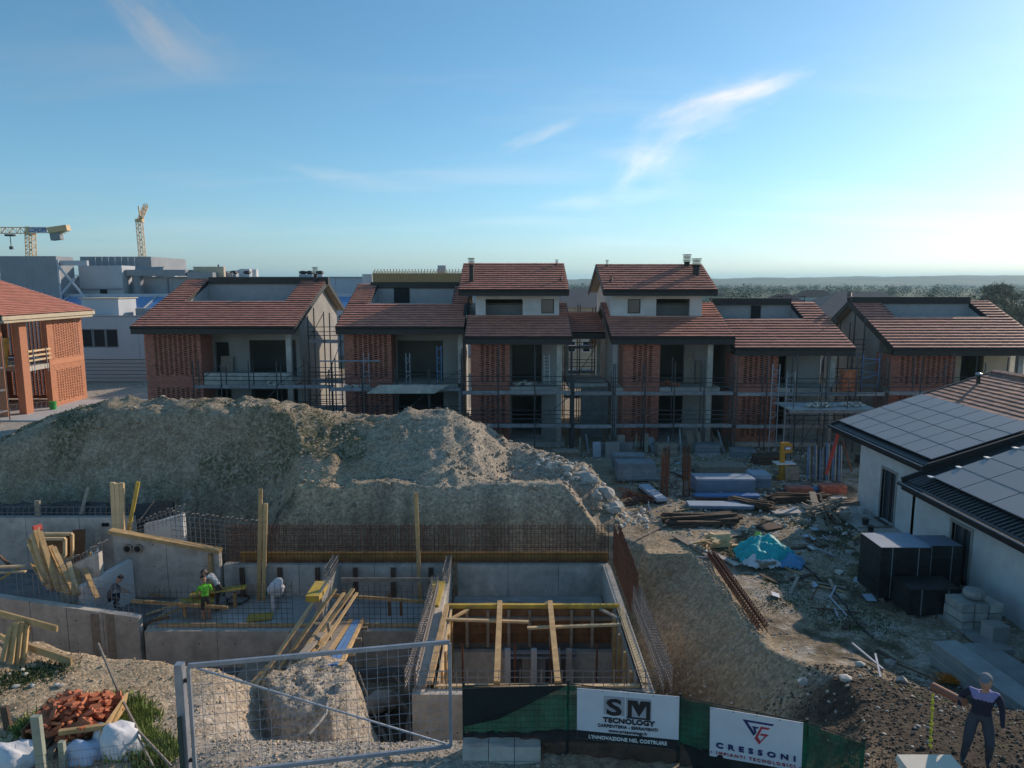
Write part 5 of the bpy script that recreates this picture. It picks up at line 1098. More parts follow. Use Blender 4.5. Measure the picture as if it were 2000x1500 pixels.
def eave(y0, y1, x, z, zb):
    MB().box(x-.02, x+.10, y0, y1, z-.34, z+.0).build('fascia', fascia, bw_); MB().tube((x-.12, y0, z-.08), (x-.12, y1, z-.08), .085, 8).build('gutter', fascia, bw_)
    MB().tube((x-.20, y0, z-.01), (x-.20, y1, z-.01), .016, 5).build('gutter_lip', galv, bw_)
    MB().box(x+.1, x+.75, y0+.05, y1-.05, z-.33, z-.24).build('soffit', woodd, bw_)
blackm = mat('black_roof_sheet', (.022,.023,.027), .5, .2, 3)
# rear roof
def roof_part(x0, z0, y0, y1, xr, sl_, name_lab):
    O = Vector((x0, y0, z0)); U = Vector((0, 1, 0)); V = Vector((1, 0, sl_)).normalized(); Lg = (xr-x0)*math.hypot(1, sl_)
    m_ = MB(); slab(m_, O, U, V, [(0, y1-y0, 0, Lg)], -.25, 0); rf = m_.build('roof', blackm, bw_)
    m_ = MB(); slab(m_, Vector((xr, y0, z0+(xr-x0)*sl_)), U, Vector((1,0,-sl_)), [(0, y1-y0, 0, Lg)], -.25, 0); m_.build('roof', blackm, bw_)
    return O, U, V, Lg, rf
panel_m = mat('solar_glass', (.30,.285,.28), .38, .05, .4, spec=.4); pframe = mat('panel_frame', (.09,.09,.10), .4)
O, U, V, Lg, rf = roof_part(16.8, 3.7, 28.05, 36.7, 25.3, .33, 'rear'); NN = V.cross(U); NN = NN if NN.z > 0 else -NN
def solar(u0, v0, nu, nv, pu, pv_, t_):
    for i in range(nu):
        for j in range(nv):
            p = O+U*(u0+i*pu)+V*(v0+j*pv_)+NN*.10; a = U*(pu-.022); b_ = V*(pv_-.022)
            m_ = MB(); q = [p, p+a, p+a+b_, p+b_]; m_.add([x for x in q]+[x+NN*.04 for x in q], BOXF); o = m_.build('solar_panel', pframe, t_)
            q = [p+U*.015+V*.015, p+a-U*.015+V*.015, p+a+b_-U*.015-V*.015, p+b_+U*.015-V*.015]; m_ = MB(); m_.add([x+NN*.0405 for x in q]+[x+NN*.044 for x in q], BOXF); m_.build('panel_glass', panel_m, o)
    for j in range(nv+1):
        if j % 2: MB().beam(O+U*u0+V*(v0+j*pv_-.015)+NN*.15, O+U*(u0+nu*pu)+V*(v0+j*pv_-.015)+NN*.15, .010, .010, NN).build('rail', galv, t_)
sp = thing('solar_array', 'solar panels on the rear roof of the bungalow, below the clay tiles', 'solar panels', (20, 32, 5))
solar(.22, .34, 7, 4, 1.19, 1.12, sp)
# clay tiles on the upper strip; those in view each a tile
base_v = 4.88; cw = .345; tl = None; cnt = 0; rest = MB()
me_t = None
for k in range(11):
    v0 = base_v+k*cw; n = 26; st = 8.65/n
    for i in range(n):
        u0 = i*st; P0 = O+U*(u0+st/2)+V*v0
        r = P0-Vector((0,0,H)); dcam = r.y*math.cos(PITCH)-r.z*math.sin(PITCH); px = 1000+1390*r.x/dcam
        q = [O+U*(u0+.004)+V*v0, O+U*(u0+st-.004)+V*v0, O+U*(u0+st-.004)+V*(v0+cw+.03), O+U*(u0+.004)+V*(v0+cw+.03)]; j_ = random.uniform(-.004,.004)
        vs_ = [x+NN*(.01+j_) for x in q]+[x+NN*(.085+j_) for x in q[:2]]+[x+NN*(.045+j_) for x in q[2:]]
        if px < 2030 and cnt < 295: MB().add(vs_, BOXF).build('tile', tilew, rf); cnt += 1
        else: rest.add(vs_, BOXF)
rest.build('roof_tiles', tilew, rf, kind='stuff')
for k in range(16): MB().beam(O+U*(k*.54+.02)+V*(base_v+11*cw)+NN*.1, O+U*(k*.54+.52)+V*(base_v+11*cw)+NN*.1, .26, .12, NN).build('ridge_tile', tilew, rf)
MB().beam(O+U*8.68+V*.0+NN*.03, O+U*8.68+V*Lg+NN*.03, .10, .16, NN).build('rake_board', fascia, rf); MB().beam(O-U*.02+NN*.03, O-U*.02+V*Lg+NN*.03, .10, .16, NN).build('rake_board', fascia, rf)
eave(28.05, 36.7, 16.8, 3.7, 3.4)
pp = O+U*7.7+V*7.2; vp = MB().tube(pp, pp+Vector((0,0,.5)), .09, 10).build('vent_pipe', fascia, bw_); MB().lathe(pp+Vector((0,0,.5)), [(.17,0),(.15,.06),(.05,.11)], 10).build('vent_cap', galv, vp)
# front roof, lower
O, U, V, Lg, rf = roof_part(15.8, 3.1, 14.0, 28.0, 24.5, .36, 'front'); NN = V.cross(U); NN = NN if NN.z > 0 else -NN
m_ = MB()
for k in range(60): m_.beam(O+V*(.12+k*.0)+U*(13.7-k*.23)+NN*.02, O+V*.95+U*(13.7-k*.23)+NN*.02, .06, .05, NN)
for k in range(8): m_.beam(O+U*13.1+V*(.1)+U*(k*.11)+NN*.02, O+U*13.1+V*Lg+U*(k*.11)+NN*.02, .05, .05, NN)
m_.build('roof_rib', blackm, rf, kind='stuff')
sp = thing('solar_array', 'solar panels on the lower front roof of the bungalow', 'solar panels', (20, 21, 5))
solar(13.2-1.72*7, .80, 7, 6, 1.72, 1.14, sp)
for j in range(5):
    q_s = O+U*13.12+V*(.75+j*1.14)+NN*.16; MB().box(q_s.x-.08, q_s.x+.08, q_s.y-.06, q_s.y+.16, q_s.z-.02, q_s.z+.02).build('clamp', whitep, sp)
eave(14.0, 28.0, 15.8, 3.1, 2.9)
MB().beam(O+U*14.0+NN*.0, O+U*14.0+V*Lg, .10, .30, NN).build('rake_board', fascia, rf)
MB().box(14.6, 30, 14, 34.6, -.25, .04); tag(MB().box(15.6, 17.35, 24.0, 36, -.2, .05).build('footpath', slabm), kind='structure')
# red pipe chute and rusty prop under its corner
tag(MB().tube(at(1637,846,Y=36.2), at(1614,926,Y=35.6), .085, 10).build('pipe', redp), 'long red pipe leaning under the rear corner of the bungalow eave', 'pipe')
tag(MB().tube(at(1645,860,Y=37.5), at(1664,922,Y=37.0), .05, 8).build('pipe', rust), 'thin rusty prop leaning right of the red pipe', 'prop')
# ------------------------------------------------------------ yard
def stack(name, label, cat, px, py, size, n, m, rz=0, z=0, grp=None, cover=None, gap=.004, Y=None, name_p='sheet', jit=.02, bat=True):
    """sheets or boards lying on top of one another: base centre under photograph point, each layer a part"""
    c_ = at(px, py, z=z) if Y is None else at(px, py, Y=Y); zz = gz(c_.x, c_.y)-.02
    t_ = thing(name, label, cat, (c_.x, c_.y, zz), 0, grp); h_ = (size[2]-(.1 if bat else 0))/n; zb = zz
    if bat:
        for s_ in (-.35, .35): MB().obox((c_.x+math.cos(rz)*size[0]*s_, c_.y+math.sin(rz)*size[0]*s_, zz+.05), (.1, size[1], .1), rz).build('bearer', woodg, t_)
        zb += .1
    for k in range(n):
        MB().obox((c_.x+random.uniform(-jit,jit), c_.y+random.uniform(-jit,jit), zb+h_*(k+.5)), (size[0]+random.uniform(-jit,jit), size[1], h_-gap), rz+random.uniform(-jit,jit)*.3).build(name_p, cover if (cover and k == n-1) else m, t_)
    return t_
form_g = mat('grey_form_panel', (.27,.29,.31), .7, .2, 3, rnd=.3); ins = mat('blue_grey_board', (.20,.25,.33), .6, .12, 2, rnd=.15); insl = mat('pale_blue_sheet', (.36,.43,.52), .5, .1, 2, rnd=.1)
stack('panel_stack', 'stack of grey formwork panels left of the rusty cages', 'panel stack', 1240, 938, (2.1,1.1,1.1), 11, form_g, 0.02)
stack('panel_stack', 'loose second layer of grey panels behind the first stack', 'panel stack', 1225, 922, (1.8,.9,1.1), 8, form_g, -.05)
stack('insulation_stack', 'wide blue grey pile of insulation boards tied in two bands', 'board stack', 1411, 958, (3.1,1.2,.85), 8, ins, 0, cover=insl)
stack('wrapped_box', 'square blue wrapped block right of the wide insulation pile', 'box', 1480, 948, (1.05,1.1,.75), 3, ins, 0, cover=insl, bat=False)
stack('beam_pack', 'long black wrapped pack lying towards the camera', 'pack', 1273, 970, (.55,2.6,.35), 2, blk, .18, cover=insl, bat=False)
stack('sheet_pile', 'pile of thin blue sheets in front of the insulation pile', 'sheet pile', 1420, 972, (3.3,.5,.22), 4, galvb, .0, bat=False, jit=.08)
stack('sheet_pile', 'low dark sheet pack covered by a pale blue sheet', 'sheet pile', 1405, 992, (3.1,.8,.28), 4, ins, -.05, cover=insl, jit=.05)
stack('wooden_crate', 'long low wooden form box behind the insulation pile', 'crate', 1407, 925, (2.8,1.2,.6), 3, woodg, .0)
def bundle(name, label, cat, px, py, ln, n, r, m, rz, z=0, square=False, spread=.35, hmax=.4, sub='bar', grp=None, tilt=.03):
    c_ = at(px, py, z=z); zz = gz(c_.x, c_.y); t_ = thing(name, label, cat, (c_.x, c_.y, zz), 0, grp); d = Vector((math.cos(rz), math.sin(rz), 0)); nn = Vector((-d.y, d.x, 0))
    for i in range(n):
        o = nn*random.uniform(-spread, spread); h_ = random.random()*hmax*(1-abs(o.length/spread)*.6)+r; a = random.gauss(0, tilt); dd = Vector((math.cos(rz+a), math.sin(rz+a), random.gauss(0, tilt*.3))); l2 = ln*random.uniform(.75,1)/2; q = Vector((c_.x, c_.y, zz+h_))+o+d*random.uniform(-.2,.2)
        mb = MB(); mb.beam(q-dd*l2, q+dd*l2, r*2.4, r*1.6) if square else mb.tube(q-dd*l2, q+dd*l2, r, 5)
        mb.build(sub, m, t_)
    return t_
bundle('rebar_bundle', 'heap of rusty bars under the blue sheets', 'bar bundle', 1420, 983, 3.4, 18, .03, woodd, 0, tilt=.06)
bundle('timber_pile', 'dark pile of old timbers in the middle of the yard', 'timber pile', 1370, 1022, 3.6, 30, .06, woodd, .05, square=True, spread=.5, tilt=.12, sub='timber')
bundle('timber_pile', 'old laths heaped right of the dark timber pile', 'timber pile', 1465, 990, 2.4, 22, .04, woodd, -.7, square=True, spread=.5, tilt=.2, sub='lath')
bundle('timber_pile', 'brush of thin rusty bars left behind the black pack', 'bar pile', 1240, 975, 2.2, 26, .022, rust, 1.9, spread=.6, tilt=.35, sub='bar')
bundle('timber_pile', 'brown laths lying below the red tile stacks', 'timber pile', 1565, 980, 3.2, 26, .04, woodd, .05, square=True, spread=.4, tilt=.1, sub='lath')
bundle('timber_pile', 'splayed heap of sticks before the bungalow window', 'timber pile', 1610, 1010, 2.2, 34, .03, woodg, .6, square=True, spread=.5, tilt=.7, sub='stick', hmax=.7)
bundle('timber_pile', 'thin laths with pale ends right of the tile stacks', 'timber pile', 1650, 985, 2.2, 14, .03, woodg, .1, square=True, spread=.3, tilt=.15, sub='lath')
bundle('tube_pile', 'two pale tubes lying across the bars below the panel stack', 'tube pile', 1265, 943, 2.8, 3, .035, galv, .02, sub='tube')
bundle('offcut_pile', 'small pile of fresh yellow plywood offcuts', 'offcuts', 1402, 1062, 1.0, 14, .09, woodp, .3, square=True, spread=.35, tilt=.45, sub='offcut', hmax=.45)
bundle('offcut_pile', 'splinters and laths left of the yellow offcuts', 'offcuts', 1372, 1075, 1.0, 10, .03, woodn, 1.0, square=True, spread=.3, tilt=.5, sub='lath')
for i, (a, b_, w_, m_, lab) in enumerate([((1318,1042),(1390,1085),.30,woodg,'wide weathered plank on the edge of the cut, left one'), ((1350,1060),(1440,1100),.26,conc_w,'wide pale plank on the edge of the cut, right one'), ((1388,1067),(1450,1058),.12,woodp,'pale plank lying by the turquoise net'),
    ((1425,1090),(1458,1082),.1,woodg,'short stick left of the turquoise net'), ((1585,978),(1607,1035),.32,woodg,'wide grey board propped on the heap of sticks'), ((1245,1050),(1330,1008),.08,woodg,'thin lath pointing at the timber pile')]):
    p = at(*a, z=.15); q = at(*b_, z=.15 if i != 4 else .1); p.z = gz(p.x,p.y)+.1+(.5 if i == 4 else 0); q.z = gz(q.x,q.y)+.08; plank(lab, p, q, w_, .05, m_)
# rusty cages standing up
def cage(label, px, py, w_, d_, h_, n=9, lying=None, name='rebar_cage', m=rust, r=.014):
    c_ = at(px, py, z=0); t_ = MB(); 
    for i in range(n):
        a = 2*math.pi*i/n; x = c_.x+w_/2*math.copysign(min(1,abs(math.cos(a))*1.3), math.cos(a)); y = c_.y+d_/2*math.copysign(min(1,abs(math.sin(a))*1.3), math.sin(a)); t_.tube((x,y,0), (x,y,h_+random.uniform(-.15,.1)), r*1.2, 4)
    k = 0
    while k*.12 < h_-.1: z = k*.12+.05; t_.path([(c_.x-w_/2,c_.y-d_/2,z),(c_.x+w_/2,c_.y-d_/2,z),(c_.x+w_/2,c_.y+d_/2,z),(c_.x-w_/2,c_.y+d_/2,z),(c_.x-w_/2,c_.y-d_/2,z)], r*.8, 4); k += 1
    return tag(t_.build(name, m), label, 'rebar cage', 'rusty column cages')
cage('left rusty column cage standing beside the black pack', 1297, 968, .3, .5, 2.2, 12); cage('right rusty column cage standing by the insulation pile', 1340, 968, .3, .4, 2.2, 12); cage('rear rusty cage behind the left one', 1300, 940, .3, .3, 2.0, 10); cage('rear rusty cage behind the right one', 1338, 938, .3, .3, 2.0, 10)
hp = MB()
for i in range(7): hp.path([at(1310,968,z=0)+Vector((.5*math.cos(k*.5+i)*.9, .3*math.sin(k*.5)+i*.08, .5+.6*math.sin(k*.5+i*.4))) for k in range(10)], .012, 4)
tag(hp.build('stirrup_bundle', rust), 'tangle of bent stirrups between the rusty cages', 'stirrups')
# long lattice girder at the edge of the cut
g_ = MB(); p0 = at(1388, 1085, z=.15); p1 = at(1490, 1232, z=.15); d = (p1-p0); nseg = 34
for ox, oz in ((-.13,0),(.13,0),(-.13,.26),(.13,.26),(0,.3),(0,0)): g_.tube(p0+Vector((ox,0,oz)), p1+Vector((ox,0,oz)), .02, 4)
for i in range(nseg):
    a = p0+d*i/nseg; b_ = p0+d*(i+1)/nseg
    g_.tube(a+Vector((0,0,.3)), a+Vector((.13,0,0)), .014, 4); g_.tube(a+Vector((0,0,.3)), a+Vector((-.13,0,0)), .014, 4)
    for s_ in (-.13,.13): g_.tube(a+Vector((s_,0,0)), (a+b_)/2+Vector((s_,0,.26)), .012, 4); g_.tube((a+b_)/2+Vector((s_,0,.26)), b_+Vector((s_,0,0)), .012, 4)
    g_.tube(a+Vector((-.13,0,.26)), a+Vector((.13,0,.26)), .014, 4); g_.tube(a+Vector((-.13,0,0)), a+Vector((.13,0,0)), .014, 4)
tag(g_.build('lattice_girder', rust), 'long rusty lattice girder lying along the edge of the cut', 'girder')
# turquoise net bag heap
netm = mat('turquoise_net', (.02,.42,.44), .6, .25, 4, .4, 14, rnd=.2); blupl = mat('blue_plastic', (.10,.30,.55), .45, .2, 4, .3, 10)
c_ = at(1495, 1085, z=.2); c_.z = gz(c_.x, c_.y)
t_ = thing('net_heap', 'crumpled turquoise debris net heaped over rubbish in the yard', 'net heap', c_)
def drape(c, rx, ry, h, seed, m, name, parent, n=44):
    c = Vector(c); g = np.linspace(-1,1,n); A_, B_ = np.meshgrid(g, g); r_ = np.hypot(A_, B_)*(1+.5*fbm(A_*2+seed, B_*2, seed)); z = np.clip(1-r_**2.2, 0, None)**.7*h*(1+1.3*fbm(A_*2.2+seed, B_*2.2, seed+3))+.10*fbm(A_*9, B_*9, seed+7)*np.abs(1-r_)*2+.02
    vs_ = np.stack([c.x+A_*rx, c.y+B_*ry, c.z+z], -1).reshape(-1,3); ix = np.arange(n*n).reshape(n,n); q = np.stack([ix[:-1,:-1],ix[:-1,1:],ix[1:,1:],ix[1:,:-1]],-1).reshape(-1,4); keepf = (r_.reshape(-1)[q].max(1) < 1.02)
    mb = MB(); mb.v = [tuple(v) for v in vs_]; mb.f = [tuple(int(i) for i in f) for f in q[keepf]]; mb.r = [.5]*len(mb.v); return mb.build(name, m, parent, smooth=True)
drape((c_.x+.0,c_.y+.1,c_.z), 1.15, .95, .85, 3, netm, 'net', t_); drape((c_.x+.75,c_.y-.45,c_.z), .6, .6, .38, 9, blupl, 'plastic_sheet', t_); drape((c_.x-.3,c_.y-.5,c_.z), .8, .5, .32, 14, fabw, 'plastic_sheet', t_)
MB().obox((c_.x-.25,c_.y-.75,c_.z+.15), (.7,.35,.2), .3).build('box', woodg, t_)
tag(MB().blob((c_.x-.15,c_.y+.55,c_.z+.85), (.14,.1,.12), 4, 2, .3).build('bag', mat('lime_plastic', (.45,.60,.12), .5)), 'small lime green bag on top of the turquoise net', 'bag')
# saw, props, tiles
t_ = thing('band_saw', 'orange yellow band saw with square white table before the house row', 'saw', at(1530, 935, z=0)); c_ = at(1530, 935, z=0); sawm = mat('saw_yellow', (.52,.25,.03), .5, .1, 3)
MB().box(c_.x-.22, c_.x+.22, c_.y-.2, c_.y+.2, .12, .85).build('base', sawm, t_); MB().box(c_.x-.34, c_.x+.3, c_.y-.25, c_.y+.25, 0, .12).build('foot', sawm, t_)
MB().obox((c_.x,c_.y,.93), (1.1,.7,.06), .05).build('table', whitep, t_); MB().prism([(c_.x-.25,c_.y-.1,.96),(c_.x+.0,c_.y-.1,.96),(c_.x-.02,c_.y-.1,1.5),(c_.x+.38,c_.y-.1,1.55),(c_.x+.38,c_.y-.1,2.02),(c_.x+.2,c_.y-.1,2.12),(c_.x-.25,c_.y-.1,2.12)], (0,.22,0)).build('column', sawm, t_)
sg2 = MB().obox((c_.x+.12,c_.y-.125,1.8), (.36,.03,.2)).build('badge', cranebl, t_); MB().obox((c_.x+.12,c_.y-.15,1.8), (.28,.01,.12)).build('badge_face', whitep, sg2)
for i in range(17):
    px = 1577+i*4.1; c_ = at(px, 938+random.uniform(-3,3), z=0); h_ = random.uniform(1.8,2.3)
    tag(MB().tube((c_.x,c_.y,0), (c_.x+random.uniform(-.03,.03),c_.y+.15,h_), .036, 6).build('steel_prop', [galvb,galv,pipem][i%3]), ORD[i]+' from the left of the '+('blue painted' if i%3 == 0 else 'bare grey')+' steel props standing in the close row', 'prop', 'steel props standing in a row')
for i, (px, py, lab) in enumerate([(1560, 962, 'low stack of red clay tiles left of the blue bag'), (1625, 962, 'taller stack of red clay tiles right of the blue bag')]):
    c_ = at(px, py, z=0); t_ = thing('tile_stack', lab, 'tile stack', (c_.x,c_.y,0), 0, 'stacks of red tiles in the yard')
    for r_ in range(3+i):
        for k in range(6): MB().box(c_.x-.66+k*.22, c_.x-.45+k*.22, c_.y-.3, c_.y+.3, r_*.11, r_*.11+.10).build('tile', mat('yard_tile', (.45,.15,.10), .8, .15, 3, rnd=.2), t_)
bag('pale blue plastic bag between the two tile stacks', 1590, 960, 0, (.28,.2,.15), blupl, 3)
c_ = at(1588,936,z=0); tag(MB().obox((c_.x-1.3, c_.y-.2, .4), (.8,.04,.8), .05, R(-10)).build('plywood_board', woodg), 'dull plywood panel leaning in front of the steel props', 'panel')
for i, (px, py, lab) in enumerate([(1165, 905, 'pale board leaning at the foot of the passage'), (1180, 905, 'white crate standing near the passage')]):
    c_ = at(px, 893, z=0); tag(MB().obox((c_.x+i*.5,c_.y,.5), (.5+.4*i,.25,1.0), .1, R(-12*(1-i))).build(['board','crate'][i], [galv,plaster][i]), lab, ['board','crate'][i])
blk_m = mat('hollow_block', (.24,.235,.225), .9, .15, 4, rnd=.2)
t_ = thing('block_pile', 'wall of stacked hollow blocks below the houses, behind the panel stack', 'block pile', (6.2, 45.5, 0))
for i in range(10):
    for j in range(4): MB().box(5.2+i*.26, 5.2+i*.26+.25, 45.0, 45.25, j*.2, j*.2+.19).build('block', blk_m, t_)
# black wrapped pallets
def wrapped(label, px0, px1, y, z1, dpt, top=ins, x0=None):
    a = at(px0, 1150, Y=y); b_ = at(px1, 1150, Y=y); t_ = thing('wrapped_pallet', label, 'pallet', ((a.x+b_.x)/2, y+dpt/2, 0), 0, 'pallets wrapped in black film')
    n = 4
    for k in range(n): MB().obox(((a.x+b_.x)/2, y+dpt/2, .12+(z1-.12)*(k+.5)/n), (b_.x-a.x-random.uniform(0,.07), dpt-random.uniform(0,.05), (z1-.12)/n-.006), random.uniform(-.02,.02)).build('carton', blk, t_)
    MB().obox(((a.x+b_.x)/2, y+dpt/2, z1+.01), (b_.x-a.x-.04, dpt-.04, .012)).build('top_film', top, t_)
    for s_ in (-.4, 0, .4): MB().obox(((a.x+b_.x)/2+(b_.x-a.x)*s_, y+dpt/2, .06), (.1, dpt, .12)).build('skid', woodg, t_)
    for s_ in (-.27, .24): MB().obox(((a.x+b_.x)/2+(b_.x-a.x)*s_, y-.012, .12+(z1-.12)/2), (.03, .006, z1-.12)).build('strap', indg, t_)
wrapped('nearest tall pallet wrapped in black film with blue grey top', 1715, 1815, 23.6, 1.95, 1.5)
wrapped('second black wrapped pallet between the tall one and the wall', 1778, 1880, 22.3, 1.0, 1.1, blk)
wrapped('rear black wrapped pallet against the bungalow wall', 1795, 1874, 24.3, 1.75, 1.1, ins)
# white stone goods on pallets
t_ = thing('stone_pallet', 'pale stone elements wrapped in film on a pallet by the front door', 'pallet', (15.3, 20.9, 0)); cc = at(1905, 1225, z=.1)
for ix_ in range(3):
    for k in range(3): MB().obox((cc.x-.45+ix_*.45, cc.y+.2, .22+k*.3), (.42-random.uniform(0,.06), .9-random.uniform(0,.12), .27), .05+random.uniform(-.08,.08)).build('stone_block', mat('pale_stone', (.42,.41,.37), .8, .2, 4, rnd=.25), t_)
MB().lathe((cc.x,cc.y+.2,1.05), [(.28,0),(.33,.10),(.31,.22),(.15,.24)], 12).build('film_roll', plaster, t_); MB().obox((cc.x,cc.y+.2,.05), (1.5,1.2,.1), .05).build('pallet', woodg, t_)
tag(MB().obox((cc.x+.1, cc.y-.75, .3), (.55,.5,.6), .1).build('stone_block', plaster), 'single pale block with square hollow in front of the stone pallet', 'block')
for i, (p_, ln, wd, n, lab) in enumerate([((1935,1345), 3.6, .75, 10, 'tall stack of long grey slabs at the right edge'), ((1985,1290), 3.0, .9, 2, 'low pair of long pale slabs by the wall'), ((1900,1215), 2.6, .7, 2, 'flat pale slabs beside the stone pallet')]):
    c_ = at(*p_, z=.4); zz = gz(c_.x, c_.y); t_ = thing('slab_stack', lab, 'slab stack', (c_.x,c_.y,zz), 0, 'stacks of long slabs')
    for k in range(n): MB().obox((c_.x+random.uniform(-.01,.01), c_.y, zz+.04+k*.068), (wd, ln, .06), R(6)).build('slab', mat('slab_stone', (.30,.30,.29), .8, .15, 2, rnd=.15), t_)
hs_ = MB(); pts = [at(x, y, z=0) for x, y in [(1570,1108),(1605,1135),(1630,1160),(1650,1185),(1668,1210),(1690,1235),(1705,1250)]]; hs_.path([(p.x, p.y, gz(p.x,p.y)+.04) for p in pts], .03, 5); tag(hs_.build('hose', blk), 'black hose running from the turquoise net down the yard', 'hose')
for i, (px, py, s_, m_, lab) in enumerate([(1690,1025,.16,blk,'dark bucket by the bungalow wall'), (1700,1038,.14,blk,'second dark bucket below the first'), (1682,1002,.15,white,'white bucket lying by the bungalow wall')]):
    c_ = at(px, py, z=.05); tag(MB().lathe((c_.x,c_.y,.04), [(s_*.8,0),(s_,s_*2)], 10).build('bucket', m_), lab, 'bucket', 'buckets by the bungalow wall')
for i, (px, py, lab) in enumerate([(1588,1072,'small white sheet lying flat in the yard'), (1592,1036,'crumpled pale blue paper at the foot of the propped board'), (1604,1030,'white foam scrap under the propped board')]):
    c_ = at(px, py, z=0); tag(MB().obox((c_.x,c_.y,gz(c_.x,c_.y)+.05), (.4,.3,.05), .3, .1, .12).build('scrap', insl if i == 1 else whitep), lab, 'scrap')
# broken concrete at the right end of the heap
for i, (px, py, s_) in enumerate([(1150,940,(.9,.7,.45)),(1180,965,(.8,.8,.6)),(1135,925,(.7,.5,.3)),(1200,985,(.7,.8,.5)),(1165,985,(.5,.4,.35)),(1195,1005,(.6,.5,.3)),(1110,905,(.5,.5,.25)),(1085,893,(.35,.4,.2)),(1185,945,(.4,.4,.4))]):
    Yy = [33.5,33,34,32.2,32.2,31.9,34.3,34.6,33.5][i]; c_ = at(px, py, Y=Yy); zz = gz(c_.x, c_.y); tag(MB().blob((c_.x, c_.y, zz+s_[2]*.15), [q*.62 for q in s_], 20+i, 2, .3).build('concrete_chunk', mat('broken_concrete', (.40,.385,.35), .9, .2, 4, .3, 12)), ['largest','second largest','flat upper','tall lower','small lower','rightmost low','small upper left','topmost little','narrow upright'][i]+' broken concrete lump at the right end of the heap', 'rubble', 'broken concrete lumps')

# odd scraps strewn over the yard
for i in range(150):
    x = random.uniform(6.2, 16.6); y = 26+17*random.random()**.8
    if i > 120: x, y = random.uniform(9, 14.5), random.uniform(17.5, 26)
    z = gz(x, y)+.04; a = random.uniform(0, 3.14); ln = random.uniform(.35, 1.7); k = i % 6
    kind = [('scrap_board', woodg, .12, .03), ('scrap_bar', rust, .03, .03), ('scrap_board', woodd, .16, .04), ('scrap_sheet', insl, .35, .02), ('scrap_board', woodn, .09, .03), ('scrap_tube', galv, .05, .05)][k]
    if k == 3: ln *= .35
    tag(MB().beam((x, y, z), (x+ln*math.cos(a), y+ln*math.sin(a), z+random.uniform(0,.12)), kind[2], kind[3]).build(kind[0], kind[1]), {'scrap_board':'odd board end lying loose on the yard ground','scrap_bar':'short rusty bar lying loose on the yard ground','scrap_sheet':'small pale scrap of sheet lying on the yard ground','scrap_tube':'short grey tube lying loose on the yard ground'}[kind[0]], 'scrap', {'scrap_board':'board ends strewn over the yard','scrap_bar':'rusty bars strewn over the yard','scrap_sheet':'pale scraps strewn over the yard','scrap_tube':'grey tubes strewn over the yard'}[kind[0]])
for i, (px, py, sz, n, m_, rz, lab) in enumerate([(1105, 893, (1.6,.8,.5), 5, woodg, .1, 'low stack of boards at the foot of the scaffold, left of the passage'), (1500, 905, (1.8,.9,.6), 6, woodd, .2, 'dark stack of boards left of the band saw'), (1450, 890, (1.5,.8,.5), 4, form_g, -.1, 'grey panel stack behind the long wooden crate'), (1380, 885, (1.6,.6,.7), 6, form_g, .0, 'grey panel stack close under the middle scaffold'), (1300, 890, (1.3,.8,.8), 6, woodg, .1, 'stack of boards under the scaffold behind the rusty cages'), (1225, 985, (1.6,.5,.25), 3, woodd, .6, 'dark boards piled beside the concrete lumps'), (1690, 905, (1.0,.6,.5), 4, woodd, 0, 'dark boards stacked behind the bungalow corner'), (1540, 1002, (1.6,.6,.15), 3, slabm, .1, 'low pale boards lying before the tile stacks'), (1500, 1030, (1.0,.8,.12), 2, woodd, .4, 'dark sheet pile lying between timber pile and net')]):
    stack('board_stack', lab, 'board stack', px, py, sz, n, m_, rz, bat=False, jit=.06)
for i in range(14):
    x = 4.3+i*.75+random.uniform(-.2,.2); h_ = random.uniform(.8,1.9); tag(MB().beam((x, 45.7, 0), (x+random.uniform(-.3,.3), 46.3, h_), random.choice([.1,.25,.5]), .05).build('leaning_board', random.choice([woodg, woodd, form_g, rust])), ORD[i]+' board from the left leaning along the foot of the scaffold', 'board', 'boards leaning along the scaffold')
# ------------------------------------------------------------ foreground: gate, banner fence, bricks, bags
gp = thing('steel_gate', 'galvanised mesh gate with diagonal brace closing the site entrance', 'gate', (-3.2, 12.3, 2.1))
TLp, TR_, BL_, BR_ = at(368,1302,Y=11.85), at(878,1251,Y=12.7), None, None
zt, zb = 4.27, 2.12; A0 = Vector((TLp.x, 11.85, zt)); A1 = Vector((TR_.x, 12.7, zt)); B0 = Vector((A0.x, A0.y, zb)); B1 = Vector((A1.x, A1.y, zb))
for p, q in ((A0,A1),(B0,B1)): MB().beam(p, q, .055, .075).build('frame_rail', galv, gp)
for p, q in ((A0,B0),(A1,B1)): MB().beam(p+Vector((0,0,-.03)), q, .06, .055).build('frame_stile', galv, gp)
MB().tube(A0+Vector((.12,.02,-.05)), B1+Vector((-.1,0,.05)), .021, 8).build('brace', galv, gp)
wm = MB(); d = A1-A0
for i in range(1, 24): p = A0+d*i/24; wm.tube(p, p+Vector((0,0,zb-zt)), .0048, 4)
mesh_ob = wm.build('mesh_wires', galv, gp); wm = MB()
for j in range(1, 11): z = Vector((0,0,(zb-zt)*j/11)); wm.tube(A0+z, A1+z, .0048, 4)
wm.build('mesh_wires', galv, gp)
ps = thing('gate_post', 'square galvanised gate post left of the gate', 'post', (A0.x-.18, 11.9, 1)); MB().box(A0.x-.24, A0.x-.10, 11.8, 11.94, 0.9, 4.30).build('post', galv, ps)
MB().box(A0.x-.10, A0.x-.03, 11.84, 11.88, 3.95, 4.02).build('hinge', fascia, ps); MB().box(A0.x-.10, A0.x-.03, 11.84, 11.88, 2.4, 2.47).build('hinge', fascia, ps)
MB().box(A0.x-.20, A0.x-.14, 11.70, 11.76, 0.9, 3.35).build('fence_stake', mat('green_post', (.03,.06,.055), .5), ps)
